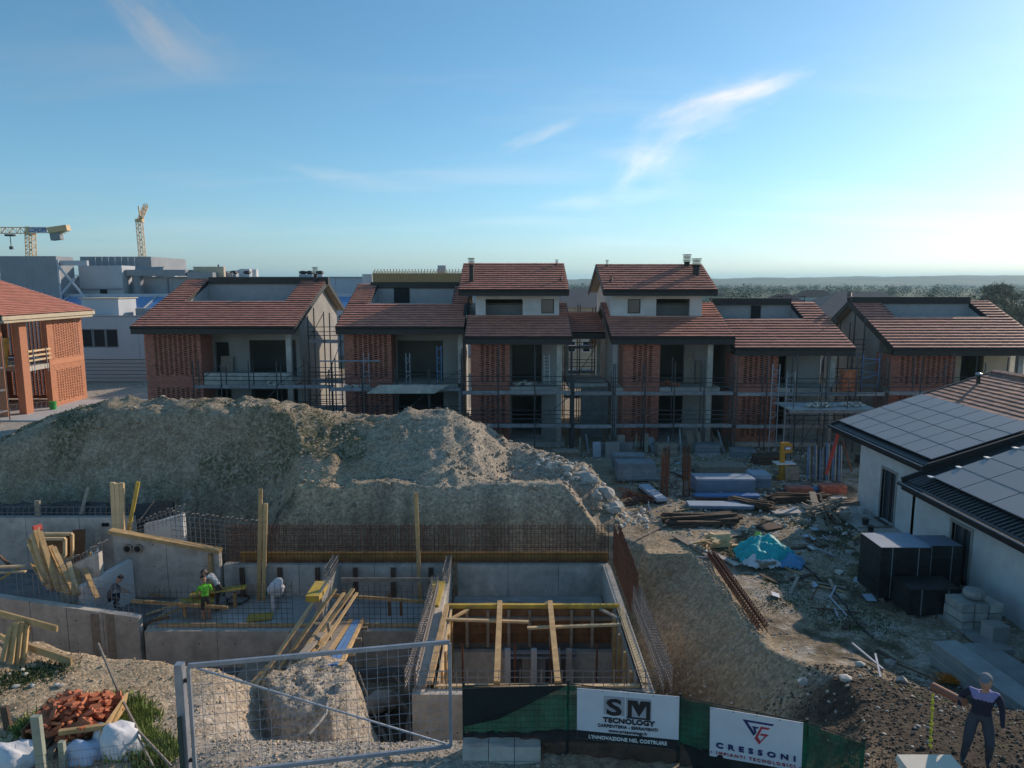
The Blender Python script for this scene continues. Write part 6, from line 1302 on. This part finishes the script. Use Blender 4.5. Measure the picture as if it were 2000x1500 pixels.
# left mesh fence running to the corner
fm = MB(); p0 = Vector((-5.4, 11.2, 0)); 
L0 = Vector((A0.x-.2, 11.7, 0)); L1 = Vector((-8.2, 11.2, 0)); 
for i in range(38): p = L0.lerp(L1, i/37); fm.tube((p.x,p.y,1.6), (p.x,p.y,3.05-.25*(i/37)), .0035, 3)
for j in range(9): z = 1.7+j*.16; fm.tube((L0.x,L0.y,z), (L1.x,L1.y,z), .0035, 3)
tag(fm.build('mesh_fence', rebar_d), 'thin dark wire mesh fence in the bottom left corner', 'fence')
# banner fence
fx = [(905,1340,12.8),(1110,1336,12.7),(1330,1362,12.45),(1578,1412,12.2),(1690,1450,12.1)]
P = [at(x, y, Y=yy) for x, y, yy in fx]
fe = thing('banner_fence', 'site fence covered with green netting on dark posts', 'fence', (P[2].x, 12.5, 1))
postm = mat('dark_green_post', (.012,.022,.02), .5); netg = mat('green_shade_net', (.012,.15,.08), .85, .3, 3, .2, 60, col2=(.010,.06,.04), mixlo=.42, mixhi=.6, mscale=1.1, trans=.9); netd = mat('black_shade_net', (.010,.016,.017), .85, .3, 3, trans=.96)
for p in P: MB().box(p.x-.025, p.x+.025, p.y+.03, p.y+.08, p.z-2.6, p.z+.05).build('post', postm, fe)
def net(p, q, top, bot, m, name, n=34, k=12, amp=.035, seed=0, yo=0):
    mb = MB(); vs_ = []
    for j in range(k+1):
        for i in range(n+1):
            f = i/n; b_ = p.lerp(q, f); sagt = -.03*math.sin(math.pi*f); t0 = b_.z+top+sagt; z = t0+(bot-top)*j/k
            w_ = amp*(math.sin(i*.9+j*.5+seed)+math.sin(i*.37-j*.8+seed*2))*.5; vs_.append((b_.x, b_.y+yo+w_, z))
    fs = [(j*(n+1)+i, j*(n+1)+i+1, (j+1)*(n+1)+i+1, (j+1)*(n+1)+i) for j in range(k) for i in range(n)]
    mb.add(vs_, fs, .5); return mb.build(name, m, fe, smooth=True)
for i in range(4):
    net(P[i], P[i+1], -.01, -.97, netg, 'net_panel', seed=i); net(P[i], P[i+1], -.93, -1.9, netd, 'lower_net', seed=i+5, yo=-.03, amp=.06)
    MB().tube(P[i]+Vector((0,.03,-.01)), P[i+1]+Vector((0,.03,-.01)), .012, 5).build('top_wire', postm, fe)
# mesh panel in front of the netting, dark folded net draped from the top left
for i in range(4):
    wm = MB(); a, b_ = P[i], P[i+1]; n = 22
    for k in range(n+1): p = a.lerp(b_, k/n); wm.tube((p.x,p.y-.05,p.z-1.0), (p.x,p.y-.05,p.z), .0035, 3)
    for k in range(9): wm.tube((a.x,a.y-.05,a.z-.12*k-.02), (b_.x,b_.y-.05,b_.z-.12*k-.02), .0035, 3)
    wm.build('mesh_wires', postm, fe)
fo = MB(); a, b_ = P[0], P[1]; fo.add([(a.x,a.y-.09,a.z), (b_.x-.05,b_.y-.09,b_.z+.02), (b_.x-.5,b_.y-.09,b_.z-.22), (a.x+.7,a.y-.1,a.z-.62), (a.x,a.y-.1,a.z-.78), (a.x,a.y-.07,a.z), (b_.x-.05,b_.y-.07,b_.z+.02), (b_.x-.5,b_.y-.07,b_.z-.22), (a.x+.7,a.y-.08,a.z-.62), (a.x,a.y-.08,a.z-.78)], [(0,1,2,3,4),(9,8,7,6,5),(0,5,6,1),(1,6,7,2),(2,7,8,3),(3,8,9,4),(4,9,5,0)]); fo.build('folded_net', netd, fe)
def banner(label, tl, tr, bl, br, Yl, Yr, draw):
    a, b_ = at(*tl, Y=Yl), at(*tr, Y=Yr); c_, d_ = at(*bl, Y=Yl), at(*br, Y=Yr)
    t_ = thing('banner', label, 'banner', (a+d_)/2, 0, 'advertising banners on the fence'); q = [a, b_, d_, c_]; yb = Vector((0,.012,0))
    MB().add([p for p in (c_, d_, b_, a)]+[p+yb for p in (c_, d_, b_, a)], [(0,1,2,3),(7,6,5,4),(0,4,5,1),(1,5,6,2),(2,6,7,3),(3,7,4,0)]).build('sheet', mat('banner_white', (.60,.62,.67), .6, .06, 2), t_)
    def pt(u, v): return (a.lerp(b_, u)).lerp(c_.lerp(d_, u), v)
    X = (b_-a).normalized(); Z_ = (a-c_).normalized()
    for u in (.02,.25,.5,.75,.98): p = pt(u, .02); MB().obox(p-Vector((0,.01,0)), (.012,.012,.012)).build('eyelet', fascia, t_)
    draw(t_, pt, X, Z_, (b_-a).length, (a-c_).length)
F_ = Vector((0,-.006,0)); F2 = Vector((0,-.012,0)); inkb = mat('ink_black', (.018,.018,.022), .5); inkg = mat('ink_grey', (.20,.20,.22), .6); inkn = mat('ink_navy', (.015,.025,.12), .5); inkr = mat('ink_red', (.42,.03,.05), .5); inks = mat('ink_silver', (.36,.37,.42), .5)
def flat(parent, pts, m, name, off): 
    v = [Vector(p)+off for p in pts]; e = Vector((0,.003,0)); n = len(v); MB().add(v+[p+e for p in v], [tuple(range(n)), tuple(range(2*n-1,n-1,-1))]+[(i, n+i, n+(i+1)%n, (i+1)%n) for i in range(n)]).build(name, m, parent)
def d1(t_, pt, X, Z_, W_, Hh):
    flat(t_, [pt(0,.84), pt(1,.80), pt(1,.995), pt(0,.995)][::1], inkb, 'black_band', F_)
    flat(t_, [pt(.265,.10), pt(.47,.10), pt(.47,.46), pt(.265,.46)], inks, 'logo_ground', F_); flat(t_, [pt(.485,.10), pt(.73,.10), pt(.73,.50), pt(.485,.50)], inks, 'logo_ground', F_)
    text('S', Hh*.44, t_, pt(.365,.45)+F2, X, Z_, inkb, bold=.012, sx=1.45); 
    for pl in ([(.50,.14),(.54,.14),(.54,.46),(.50,.46)], [(.68,.14),(.72,.14),(.72,.46),(.68,.46)], [(.54,.14),(.595,.14),(.61,.22),(.61,.44),(.54,.22)], [(.68,.14),(.625,.14),(.61,.22),(.61,.44),(.68,.22)], [(.49,.46),(.72,.46),(.72,.49),(.49,.49)]): flat(t_, [pt(*q_) for q_ in pl], inkb, 'letter_m', F2)
    text('TECNOLOGY', Hh*.135, t_, pt(.51,.60)+F2, X, Z_, inkb, bold=.004, sx=1.15)
    text('CARPENTERIA - SERRAMENTI', Hh*.085, t_, pt(.50,.70)+F2, X, Z_, inkb, sx=1.0); text('www.smtecnology.it', Hh*.085, t_, pt(.50,.79)+F2, X, Z_, inkb, sx=1.0)
    text("L'INNOVAZIONE NEL COSTRUIRE", Hh*.095, t_, pt(.50,.94)+F2, X, Z_, whitep, bold=.002, sx=1.0)
def d2(t_, pt, X, Z_, W_, Hh):
    cx, cy = .52, .34
    def q(u, v): return pt(cx+u, cy+v)
    flat(t_, [q(-.17,-.21), q(.17,-.21), q(.155,-.17), q(-.115,-.17)], inkn, 'logo_bar', F_)
    flat(t_, [q(-.17,-.21), q(-.115,-.17), q(-.025,.05), q(-.05,.09)], inkn, 'logo_bar', F_)
    flat(t_, [q(-.07,-.10), q(.01,-.10), q(-.005,-.065), q(-.055,-.065)], inkn, 'logo_bar', F_); flat(t_, [q(-.055,-.065), q(-.025,-.065), q(-.015,.02), q(-.03,.05)], inkn, 'logo_bar', F_)
    flat(t_, [q(.03,-.12), q(.13,-.12), q(.11,-.08), q(.045,-.08)], inkr, 'logo_bar', F_); flat(t_, [q(.03,-.12), q(.045,-.08), q(-.0,.10), q(-.035,.14)], inkr, 'logo_bar', F_)
    flat(t_, [q(-.035,.14), q(-.0,.10), q(.03,.18), q(.015,.25)], inkr, 'logo_bar', F_); flat(t_, [q(.015,.25), q(.03,.18), q(.075,.06), q(.10,.04)], inkr, 'logo_bar', F_)
    flat(t_, [q(.02,.06), q(.035,.02), q(.115,.02), q(.10,.06)], inkr, 'logo_bar', F_)
    text('CRESSONI', Hh*.145, t_, pt(.50,.80)+F2, X, Z_, inkn, bold=.005, sx=1.35, space=1.85); text('• IMPIANTI TECNOLOGICI •', Hh*.085, t_, pt(.50,.94)+F2, X, Z_, inkr, sx=1.15, space=1.42)
banner('white banner with the big letters SM above a black band', (1127,1344),(1327,1361),(1127,1441),(1325,1466), 12.60, 12.38, d1)
banner('white banner with red and blue triangular emblem above CRESSONI', (1387,1381),(1569,1412),(1386,1476),(1565,1507), 12.32, 12.12, d2)
# low kerb wall below the fence
kw = thing('low_wall', 'low block wall below the left end of the banner fence', 'wall', (0, 12.6, 1))
a = at(905,1440,Y=12.75); 
for i in range(3):
    for j in range(5): MB().box(a.x+.002+i*.5, a.x+i*.5+.49, 12.45, 12.75, a.z-.3*(j+1)+.01, a.z-.3*j).build('block', conc, kw)
MB().box(a.x+1.51, 8, 12.3, 12.6, 0, a.z-.75).build('wall_body', concd, kw)
# white cabinet bottom right
cb = thing('utility_cabinet', 'white street cabinet with slightly sloping top in the bottom right', 'cabinet', (7.2, 11.2, .5)); c0 = at(1745,1452,Y=11.75); c1 = at(1862,1474,Y=11.4)
MB().box(c0.x, c1.x+.06, 11.0, 11.55, .6, 2.62).build('body', whitep, cb); MB().add([(c0.x-.04,10.95,2.62),(c1.x+.10,10.95,2.62),(c1.x+.10,11.6,2.62),(c0.x-.04,11.6,2.62),(c0.x-.02,10.98,2.70),(c1.x+.08,10.98,2.70),(c1.x+.08,11.58,2.74),(c0.x-.02,11.58,2.74)], BOXF).build('lid', mat('cream_lid', (.66,.60,.50), .7, .08, 3), cb)
MB().box(c0.x+.06, c1.x, 10.985, 10.998, .8, 2.5).build('door', white, cb)
wm = MB()
for k in range(20): x = P[4].x+.05+k*.06; wm.tube((x,11.9,1.6), (x,11.9,2.46), .004, 3)
for k in range(7): wm.tube((P[4].x,11.9,1.65+k*.13), (P[4].x+1.2,11.9,1.65+k*.13), .004, 3)
tag(wm.build('mesh_fence', postm), 'short stretch of wire mesh fence before the street cabinet', 'fence')
tag(MB().box(P[4].x+.1, c0.x-.02, 11.6, 11.8, .5, 2.3).build('kerb_wall', conc), 'pale low wall behind the wire mesh left of the street cabinet', 'wall')
# plastic chain hanging, orange mesh
ch = MB(); a = at(1822,1358,Y=13.0); b_ = at(1817,1462,Y=12.4)
for k in range(20): p = a.lerp(b_, k/20); ch.obox(p, (.05+.02*(k%2), .012, .045), k*1.1)
ch.tube(a, b_, .008, 4); tag(ch.build('warning_chain', mat('chain_yellow', (.70,.62,.05), .5)), 'yellow plastic warning chain hanging from a pole near the cabinet', 'chain')
om = MB(); c_ = at(1858,1328,z=.75); c_ = at(1858,1328,z=gz(c_.x,c_.y)+.04); c_ = at(1858,1328,z=gz(c_.x,c_.y)+.04)
for k in range(60): a = random.uniform(0,6.28); om.path([c_+Vector((random.gauss(0,.22),random.gauss(0,.15),random.uniform(0,.12)-.03)) for _ in range(4)], .006, 3)
tag(om.build('orange_net', mat('orange_plastic', (.65,.22,.02), .6)), 'crumpled orange plastic net on the ground by the slab stack', 'net')
# ---- bricks on a pallet at bottom left
c_ = at(150, 1418, z=1.75); zt_ = gz(c_.x, c_.y)
pal = thing('pallet', 'wooden pallet with plywood sides under the loose red bricks', 'pallet', (c_.x, c_.y, zt_))
for k in range(6): MB().obox((c_.x-.62+k*.25, c_.y, zt_+.14), (.16, 1.35, .03), R(8)).build('deck_board', woodg, pal)
for k in range(3): MB().obox((c_.x, c_.y-.55+k*.55, zt_+.07), (1.4, .1, .1), R(8)).build('bearer', woodd, pal)
MB().obox((c_.x+.78, c_.y+.0, zt_+.30), (.04, 1.35, .42), R(8), 0, R(14)).build('side_board', woodn, pal); MB().obox((c_.x-.78, c_.y, zt_+.25), (.04, 1.2, .4), R(8), 0, R(-12)).build('side_board', wooddo, pal)
bm_ = MB().obox((0,0,0), (.22,.105,.055)); br0 = tag(bm_.build('brick', brickl), 'loose red brick in the jumbled heap on the pallet', 'brick', 'loose bricks heaped on the pallet')
for i in range(230):
    o = br0 if i == 0 else br0.copy()
    if i: COL.objects.link(o)
    u, v = random.uniform(-1,1), random.uniform(-1,1); hmax = .62*(1-.45*max(abs(u),abs(v))**2); z = zt_+.18+random.random()**.6*hmax*.9
    o.matrix_basis = Matrix.Translation((c_.x+u*.66, c_.y+v*.60, z)) @ Euler((random.uniform(-.7,.7), random.uniform(-.7,.7), random.uniform(0,3.14))).to_matrix().to_4x4()
tag(MB().obox((c_.x+.55, c_.y-.62, zt_+.5), (.9,.1,.09), R(14)).build('timber', woodn), 'square timber lying across the front of the brick pallet', 'timber')
def drop(o_z=0): pass
def bigsack(label, px, py, z, r, h_, seed, m=fabw):
    c_ = at(px, py, z=z); t_ = drape((c_.x, c_.y, z-h_*.4), r[0], r[1], h_*1.2, seed, m, 'sack', None, 30) if False else tag(MB().blob((c_.x, c_.y, z), (r[0], r[1], h_), seed, 3, .22).build('sack', m, smooth=True), label, 'sack', 'white sacks at the bottom left')
bigsack('crumpled white sack below the brick pallet, largest', 228, 1450, 1.75, (.42,.32,.30), .42, 21); bigsack('bluish white sack between the wooden stakes', 165, 1478, 1.6, (.38,.25,.25), .35, 23, mat('bluish_sack', (.50,.58,.74), .7, .12, 4, .3, 10))
bigsack('flat white sack spilling towards the wire fence', 262, 1478, 1.5, (.40,.25,.2), .22, 27); bigsack('round white sack in the bottom left corner', 25, 1485, 1.7, (.45,.3,.3), .35, 29)
for i, (p, q, w_, th, m_, lab) in enumerate([((70,1398),(82,1500),.17,.1,mat('green_timber',(.33,.35,.28),.85,.15,4),'tall greenish stake standing left of the white sacks'), ((120,1448),(125,1500),.11,.09,mat('green_timber',(.3,.3,.3)),'short greenish stake, second from the left'), ((100,1462),(104,1500),.11,.09,woodg,'shortest of the greenish wooden stakes'), ((137,1447),(140,1500),.11,.09,mat('green_timber',(.3,.3,.3)),'short greenish stake, third from the left'),
    ((160,1425),(205,1490),.12,.08,woodn,'board end slanting over the sacks, left'), ((225,1430),(275,1488),.26,.05,woodp,'wide pale board slanting over the sacks, right'), ((8,1380),(22,1450),.15,.08,woodd,'dark post in the bottom left corner'), ((160,1455),(168,1500),.06,.05,postm,'thin dark iron post before the sacks'), ((55,1480),(60,1500),.06,.05,postm,'thin dark iron post at the lower left')]):
    a = at(*p, Y=12.6+.25*i); b_ = at(*q, Y=12.6+.25*i-(.3 if i in (4,5) else 0)); b2 = b_+(b_-a)*.8; plank(lab, b2, a, w_, th, m_, 'stake' if i not in (4,5) else 'board', 'stake' if i not in (4,5) else 'board', up=(0,1,0))
bx = at(25,1430,Y=14.2); tag(MB().box(bx.x-.5, bx.x+.25, 14.0, 14.6, bx.z-1.0, bx.z-.1).build('crate', wooddo), 'dark brown crate at the left edge of the picture', 'crate')
# long stick and the bent pipe
pt_ = [at(192,1257,Y=16.2), at(212,1305,Y=15.4), at(240,1370,Y=14.3), at(272,1430,Y=13.4), at(335,1497,Y=12.5)]
s_ = MB(); s_.path(pt_[:3], .03, 5); s_.path(pt_[2:], .028, 5); s_.path([pt_[2]+Vector((.03,0,0)), pt_[3]+Vector((-.06,0,-.05)), at(300,1497,Y=12.5)], .02, 5); tag(s_.build('long_stick', woodg), 'long thin split pole standing across the sunlit bank', 'pole')
hs_ = MB(); hs_.path([at(608,1320,Y=17.2), at(625,1345,Y=16.6), at(639,1370,Y=16.1), at(638,1392,Y=15.6), at(625,1410,Y=15.1), at(603,1435,Y=14.6)], .03, 6); tag(hs_.build('conduit', plaster), 'pale bent conduit sticking out of the soil block', 'conduit')
tag(MB().tube(at(700,1313,Y=20), at(735,1405,Y=19), .03, 5).build('stick', woodg), 'thin stick leaning in the gap behind the gate', 'stick')
# timber bundle bottom left
for i, (p, q, w_, m_) in enumerate([((22,1222),(5,1292),.12,woodn),((32,1216),(20,1298),.14,woodn),((42,1214),(32,1305),.13,woodn),((52,1220),(44,1308),.12,woodn),((58,1224),(38,1306),.1,woodd),((28,1218),(12,1300),.1,woodg)]):
    plank('upright plank in the bundle on the bank, %s' % ['leftmost','second','third','rightmost','dark one behind','grey one behind'][i], at(*q,Y=16.6+.08*i), at(*p,Y=17.0+.05*i), w_, .07, m_, grp='timber bundle on the left bank')
for p, q, Yp, Yq, w_, m_, lab in [((0,1198),(112,1228),17.4,17.0,.16,woodn,'long plank on edge across the top of the timber bundle'),((50,1262),(140,1292),17.3,16.6,.2,woodn,'broad orange plank lying on the bank'),((0,1242),(30,1262),17.5,17.3,.14,woodn,'short plank end at the left edge'),((0,1255),(20,1275),16.9,16.8,.1,woodg,'grey plank end at the left edge')]:
    plank(lab, at(*p,Y=Yp), at(*q,Y=Yq), .05, w_, m_)
for i in range(7):
    px, py = random.uniform(10,120), random.uniform(1300,1345); c_ = at(px, py, z=1.6); s = random.uniform(.04,.08); tag(MB().blob((c_.x,c_.y,gz(c_.x,c_.y)+s*.4), (s*1.3,s,s*.8), 60+i, 1, .3).build('stone', st_w), 'pale stone lying among weeds on the left bank', 'stone', 'pale stones on the left bank')
for i in range(10):
    px, py = [(1640,1120),(1700,1090),(1715,1065),(1660,1080),(1740,1290),(1680,1310),(1650,1370),(1570,1330),(1760,1350),(1550,1420)][i]; c_ = at(px, py, z=.3 if i > 3 else 0); s = random.uniform(.10,.19); zz = gz(c_.x,c_.y)
    tag(MB().blob((c_.x,c_.y,zz+s*.4), (s*1.3,s,s*.8), 80+i, 1, .3).build('stone', st_w), 'larger pale stone lying in the dark dirt of the yard', 'stone', 'larger stones in the yard')
# ------------------------------------------------------------ people
skinm = mat('skin', (.42,.24,.16), .6, .05, 5)
def person(label, loc, rz, J, mats, scale=1.0, bulk=1.0, rad=None, hair=None, cap=None, vest=None):
    """J: joints in body space (x right, y forward, z up, metres, standing 1.75). One continuous skinned body, materials by region."""
    t_ = thing('person', label, 'person', loc, rz); Mw = WM[t_.name]
    rd = dict(pelvis=(.155,.12), waist=(.14,.105), chest=(.165,.115), neck0=(.07,.07), neck=(.055,.055), head0=(.085,.095), head=(.115,.135), crown=(.09,.105),
        sh=(.07,.065), el=(.045,.045), wr=(.03,.03), palm=(.035,.02), hip=(.095,.10), kn=(.065,.065), an=(.042,.042), heel=(.045,.04), toe=(.04,.03))
    V_ = []; E_ = []; Rr = []; reg = []; ix = {}
    def add(n, p, r, par=None, rg='shirt'):
        ix[n] = len(V_); V_.append(Vector(p)*scale); bk = bulk if rg != 'skin' else 1; Rr.append((r[0]*scale*bk, r[1]*scale*bk)); reg.append(rg)
        if par: E_.append((ix[par], ix[n]))
    add('pelvis', J['pelvis'], rd['pelvis'], None, 'pants'); add('waist', J['waist'], rd['waist'], 'pelvis'); add('chest', J['chest'], rd['chest'], 'waist')
    nk = Vector(J['chest']).lerp(Vector(J['neck']), .6); add('neck0', nk, rd['neck0'], 'chest'); add('neck', J['neck'], rd['neck'], 'neck0', 'skin')
    hd = Vector(J['head']); nn = Vector(J['neck']); up = (hd-nn).normalized()
    add('head0', nn.lerp(hd, .55), rd['head0'], 'neck', 'skin'); add('head', hd, rd['head'], 'head0', 'skin'); add('crown', hd+up*.09, rd['crown'], 'head', 'skin')
    for s in 'lr':
        add('sh'+s, J['sh'+s], rd['sh'], 'chest'); add('el'+s, J['el'+s], rd['el'], 'sh'+s, 'sleeve'); add('wr'+s, J['wr'+s], rd['wr'], 'el'+s, 'forearm')
        w_ = Vector(J['wr'+s]); d = (w_-Vector(J['el'+s])).normalized(); add('pa'+s, w_+d*.07, rd['palm'], 'wr'+s, 'skin')
        sx = d.cross(Vector((0,0,1))); sx = sx.normalized() if sx.length > .1 else Vector((1,0,0)); dn = d.cross(sx).normalized()
        for k, (o, ln) in enumerate(((-.03,.062),(-.01,.075),(.01,.07),(.03,.055))):
            a = w_+d*.10+sx*o; add('f%d%s' % (k,s), a+d*.02, (.0095,.0095), 'pa'+s, 'skin'); add('g%d%s' % (k,s), a+d*ln*.7+dn*.03, (.008,.008), 'f%d%s' % (k,s), 'skin')
        add('t0'+s, w_+d*.05+sx*-.045, (.011,.011), 'pa'+s, 'skin'); add('t1'+s, w_+d*.09+sx*-.06+dn*.02, (.009,.009), 't0'+s, 'skin')
        add('hi'+s, J['hi'+s], rd['hip'], 'pelvis', 'pants'); add('kn'+s, J['kn'+s], rd['kn'], 'hi'+s, 'pants'); an = Vector(J['an'+s]); add('an'+s, an, rd['an'], 'kn'+s, 'leg')
        add('to'+s, an+Vector(J.get('foot',(0,.2,0)))-Vector((0,0,.055)), rd['toe'], 'an'+s, 'shoe')
    me = bpy.data.meshes.new('body'); me.from_pydata(V_, E_, []); o = bpy.data.objects.new('body', me); COL.objects.link(o)
    sk = o.modifiers.new('s', 'SKIN'); sk.use_smooth_shade = True; sk.branch_smoothing = .6
    for i, v in enumerate(me.skin_vertices[0].data): v.radius = Rr[i]; v.use_root = (i == 0)
    su = o.modifiers.new('u', 'SUBSURF'); su.levels = 3; su.render_levels = 3
    m2 = bpy.data.meshes.new_from_object(o.evaluated_get(bpy.context.evaluated_depsgraph_get())); bpy.data.objects.remove(o)
    keys = ['shirt','sleeve','forearm','skin','pants','leg','shoe','yoke']; m2.materials.clear()
    for k in keys: m2.materials.append(mats.get(k, mats['shirt'] if k in ('sleeve','forearm') else mats.get('pants') if k == 'leg' else skinm if k == 'skin' else blk))
    segs = [(np.array(V_[a]), np.array(V_[b]), reg[b], reg[a]) for a, b in E_]
    cen = np.array([p.center[:] for p in m2.polygons]); best = np.full(len(cen), 1e9); rid = np.zeros(len(cen), int)
    for a, b, rb, ra in segs:
        ab = b-a; tt = np.clip(((cen-a)@ab)/(ab@ab+1e-9), 0, 1); dd = np.linalg.norm(cen-a-tt[:,None]*ab, axis=1)
        r_ = np.where(tt > .5, keys.index(rb), keys.index(ra if not (ra == 'shirt' and rb in ('sleeve',)) else 'shirt')) if rb not in ('forearm','leg','sleeve') else np.full(len(cen), keys.index(rb))
        u = dd < best; best[u] = dd[u]; rid[u] = r_[u]
    if 'yoke' in mats: rid[(cen[:,2] > 1.28*scale) & np.isin(rid, [0])] = 7
    m2.polygons.foreach_set('material_index', rid.tolist()); m2.polygons.foreach_set('use_smooth', [True]*len(m2.polygons))
    o = bpy.data.objects.new('body', m2); COL.objects.link(o); o.parent = t_; WM[o.name] = Mw
    f = Vector(J.get('face', (0,1,0))).normalized(); r3 = f.cross(up).normalized(); f = up.cross(r3).normalized(); hc = (hd+up*.02)*scale
    def W(p): return Mw @ (hc+(r3*p[0]+f*p[1]+up*p[2])*scale)
    dk = mat('dark_hair', (.035,.025,.02), .8, .2, 10)
    MB().blob(W((0,.0,-.004)), (.086*scale,.098*scale,.112*scale), 1, 3, 0).build('face', skinm, t_, smooth=True)
    mb = MB()
    for sx_ in (-.032,.032): mb.blob(W((sx_,.094,.0)), (.013*scale,)*3, 1, 1, 0)
    mb.build('eyes', darkm, t_)
    mb = MB(); mb.blob(W((0,.115,-.015)), (.016*scale,.02*scale,.025*scale), 1, 1, 0); mb.blob(W((.092,.0,0)), (.016*scale,.02*scale,.03*scale), 2, 1, 0); mb.blob(W((-.092,.0,0)), (.016*scale,.02*scale,.03*scale), 2, 1, 0); mb.build('nose_and_ears', skinm, t_)
    MB().obox(W((0,.104,-.055)), (.04*scale,.01*scale,.008*scale), rz).build('mouth', mat('lip', (.25,.09,.08), .6), t_)
    hm = cap or hair or dk
    h_ = MB(); import bmesh
    b_ = bmesh.new(); bmesh.ops.create_icosphere(b_, subdivisions=3, radius=1); vv = []; rs = random.Random(3)
    for v in b_.verts: p = v.co; vv.append(W((p.x*.104*(1+rs.uniform(-.03,.03)), p.y*.116-.006, p.z*.112+.034)))
    keepf = [tuple(x.index for x in ff.verts) for ff in b_.faces if (ff.calc_center_median().z > (.42 if ff.calc_center_median().y > .15 else -.1))]; b_.free(); h_.add(vv, keepf, .5); h_.build('cap' if cap else 'hair', hm, t_, smooth=True)
    if cap:
        pk = MB(); pts = [(-.08,.05,.088),(.08,.05,.088),(.055,.165,.066),(-.055,.165,.066)]; pk.prism([W(p) for p in pts], (0,0,.012)); pk.build('cap_peak', cap, t_)
    return t_
lime = mat('lime_shirt', (.22,.75,.04), .7, .08, 6); tee = mat('pale_shirt', (.48,.50,.50), .8, .08, 6); dgrey = mat('dark_trousers', (.055,.05,.045), .85, .15, 6); navy = mat('navy_shirt', (.012,.015,.035), .85, .15, 6); gshirt = mat('grey_shirt', (.12,.13,.14), .85, .1, 6); jeans = mat('dark_jeans', (.04,.048,.065), .85, .15, 6)
# worker in the lime shirt, standing half turned away, arms forward
p = at(404, 1213, z=F0)
person('worker in a bright lime shirt and dark shorts at the table', (p.x, 25.15, F0), R(35), dict(pelvis=(0,0,.92), waist=(0,.02,1.08), chest=(0,.06,1.30), neck=(0,.11,1.48), head=(0,.17,1.60), face=(0,1,-.4),
    shl=(-.18,.07,1.38), ell=(-.25,.15,1.12), wrl=(-.12,.36,1.05), shr=(.18,.07,1.38), elr=(.26,.12,1.12), wrr=(.12,.36,1.03), hil=(-.09,0,.88), knl=(-.10,.03,.48), anl=(-.10,0,.08), hir=(.09,0,.88), knr=(.11,.05,.48), anr=(.12,.02,.08)),
    dict(shirt=lime, sleeve=lime, forearm=skinm, pants=dgrey, leg=skinm, shoe=woodd))
# bending man
p = at(428, 1190, z=F0)
person('man in pale shirt and dark trousers bending over the table', (p.x, 26.1, F0), R(75), dict(pelvis=(0,-.10,.95), waist=(0,.02,1.12), chest=(0,.24,1.32), neck=(0,.42,1.42), head=(0,.54,1.44), face=(0,.5,-1),
    shl=(-.19,.30,1.36), ell=(-.22,.50,1.12), wrl=(-.14,.66,.95), shr=(.19,.30,1.36), elr=(.22,.52,1.14), wrr=(.12,.68,.97), hil=(-.10,-.08,.90), knl=(-.12,-.02,.48), anl=(-.13,-.12,.08), hir=(.10,-.08,.90), knr=(.14,.10,.49), anr=(.14,.16,.08)),
    dict(shirt=tee, sleeve=tee, forearm=skinm, pants=dgrey, leg=dgrey, shoe=woodd))
# crouching man
p = at(255, 1175, z=F0)
person('worker in a grey shirt crouching by the bluish stub wall', (p.x, 25.5, F0+.35), R(-60), dict(pelvis=(0,-.12,.42), waist=(0,-.05,.58), chest=(0,.12,.82), neck=(0,.26,.98), head=(0,.34,1.08), face=(0,1,-.8),
    shl=(-.18,.16,.88), ell=(-.22,.34,.66), wrl=(-.10,.52,.56), shr=(.18,.16,.88), elr=(.22,.36,.66), wrr=(.10,.54,.54), hil=(-.10,-.08,.40), knl=(-.16,.30,.46), anl=(-.15,.08,.08), hir=(.10,-.08,.40), knr=(.16,.30,.46), anr=(.15,.08,.08)),
    dict(shirt=gshirt, sleeve=gshirt, forearm=skinm, pants=jeans, leg=jeans, shoe=woodd))
# the man carrying a pipe at the right
p = at(1908, 1488, Y=12.35)
mp_ = person('man in flat cap and navy jumper with lilac yoke carrying a pipe', (p.x, 12.35, p.z-.02), R(150), dict(pelvis=(.02,-.06,.92), waist=(.02,-.02,1.08), chest=(.0,.04,1.34), neck=(-.01,.10,1.50), head=(.0,.13,1.65), face=(.25,1,-.05),
    shl=(-.20,.05,1.42), ell=(-.29,.04,1.15), wrl=(-.31,.12,.90), shr=(.20,.05,1.42), elr=(.33,-.03,1.20), wrr=(.36,.16,1.12), hil=(-.10,-.05,.86), knl=(-.16,.10,.47), anl=(-.17,-.06,.08), hir=(.12,-.05,.86), knr=(.18,.12,.47), anr=(.22,.04,.08)),
    dict(shirt=navy, sleeve=navy, forearm=navy, pants=jeans, leg=jeans, shoe=blk, yoke=mat('lilac_cloth', (.22,.21,.42), .85, .08, 6)), scale=1.04, bulk=1.22, cap=mat('grey_cap', (.19,.20,.22), .85, .12, 12, .3, 60))
a = at(1822,1340,Y=13.1); b_ = at(1884,1372,Y=12.4)
pp_ = tag(MB().tube(a, b_, .075, 12).build('clay_pipe', mat('brown_pipe', (.26,.095,.055), .6, .12, 4)), 'brown drain pipe held under the arm of the man in the cap', 'pipe')
# ------------------------------------------------------------ air
hz_m = bpy.data.materials.new('haze'); hz_m.use_nodes = True; t = hz_m.node_tree; t.nodes.clear()
pv_ = N('ShaderNodeVolumePrincipled', t); pv_.inputs['Density'].default_value = .00014; pv_.inputs['Color'].default_value = (.50,.86,1,1); pv_.inputs['Anisotropy'].default_value = .25
o_ = N('ShaderNodeOutputMaterial', t); t.links.new(pv_.outputs[0], o_.inputs['Volume'])
hb = MB().box(-15000, 15000, -60, 15000, -12, 175).build('haze', hz_m); tag(hb, kind='stuff')
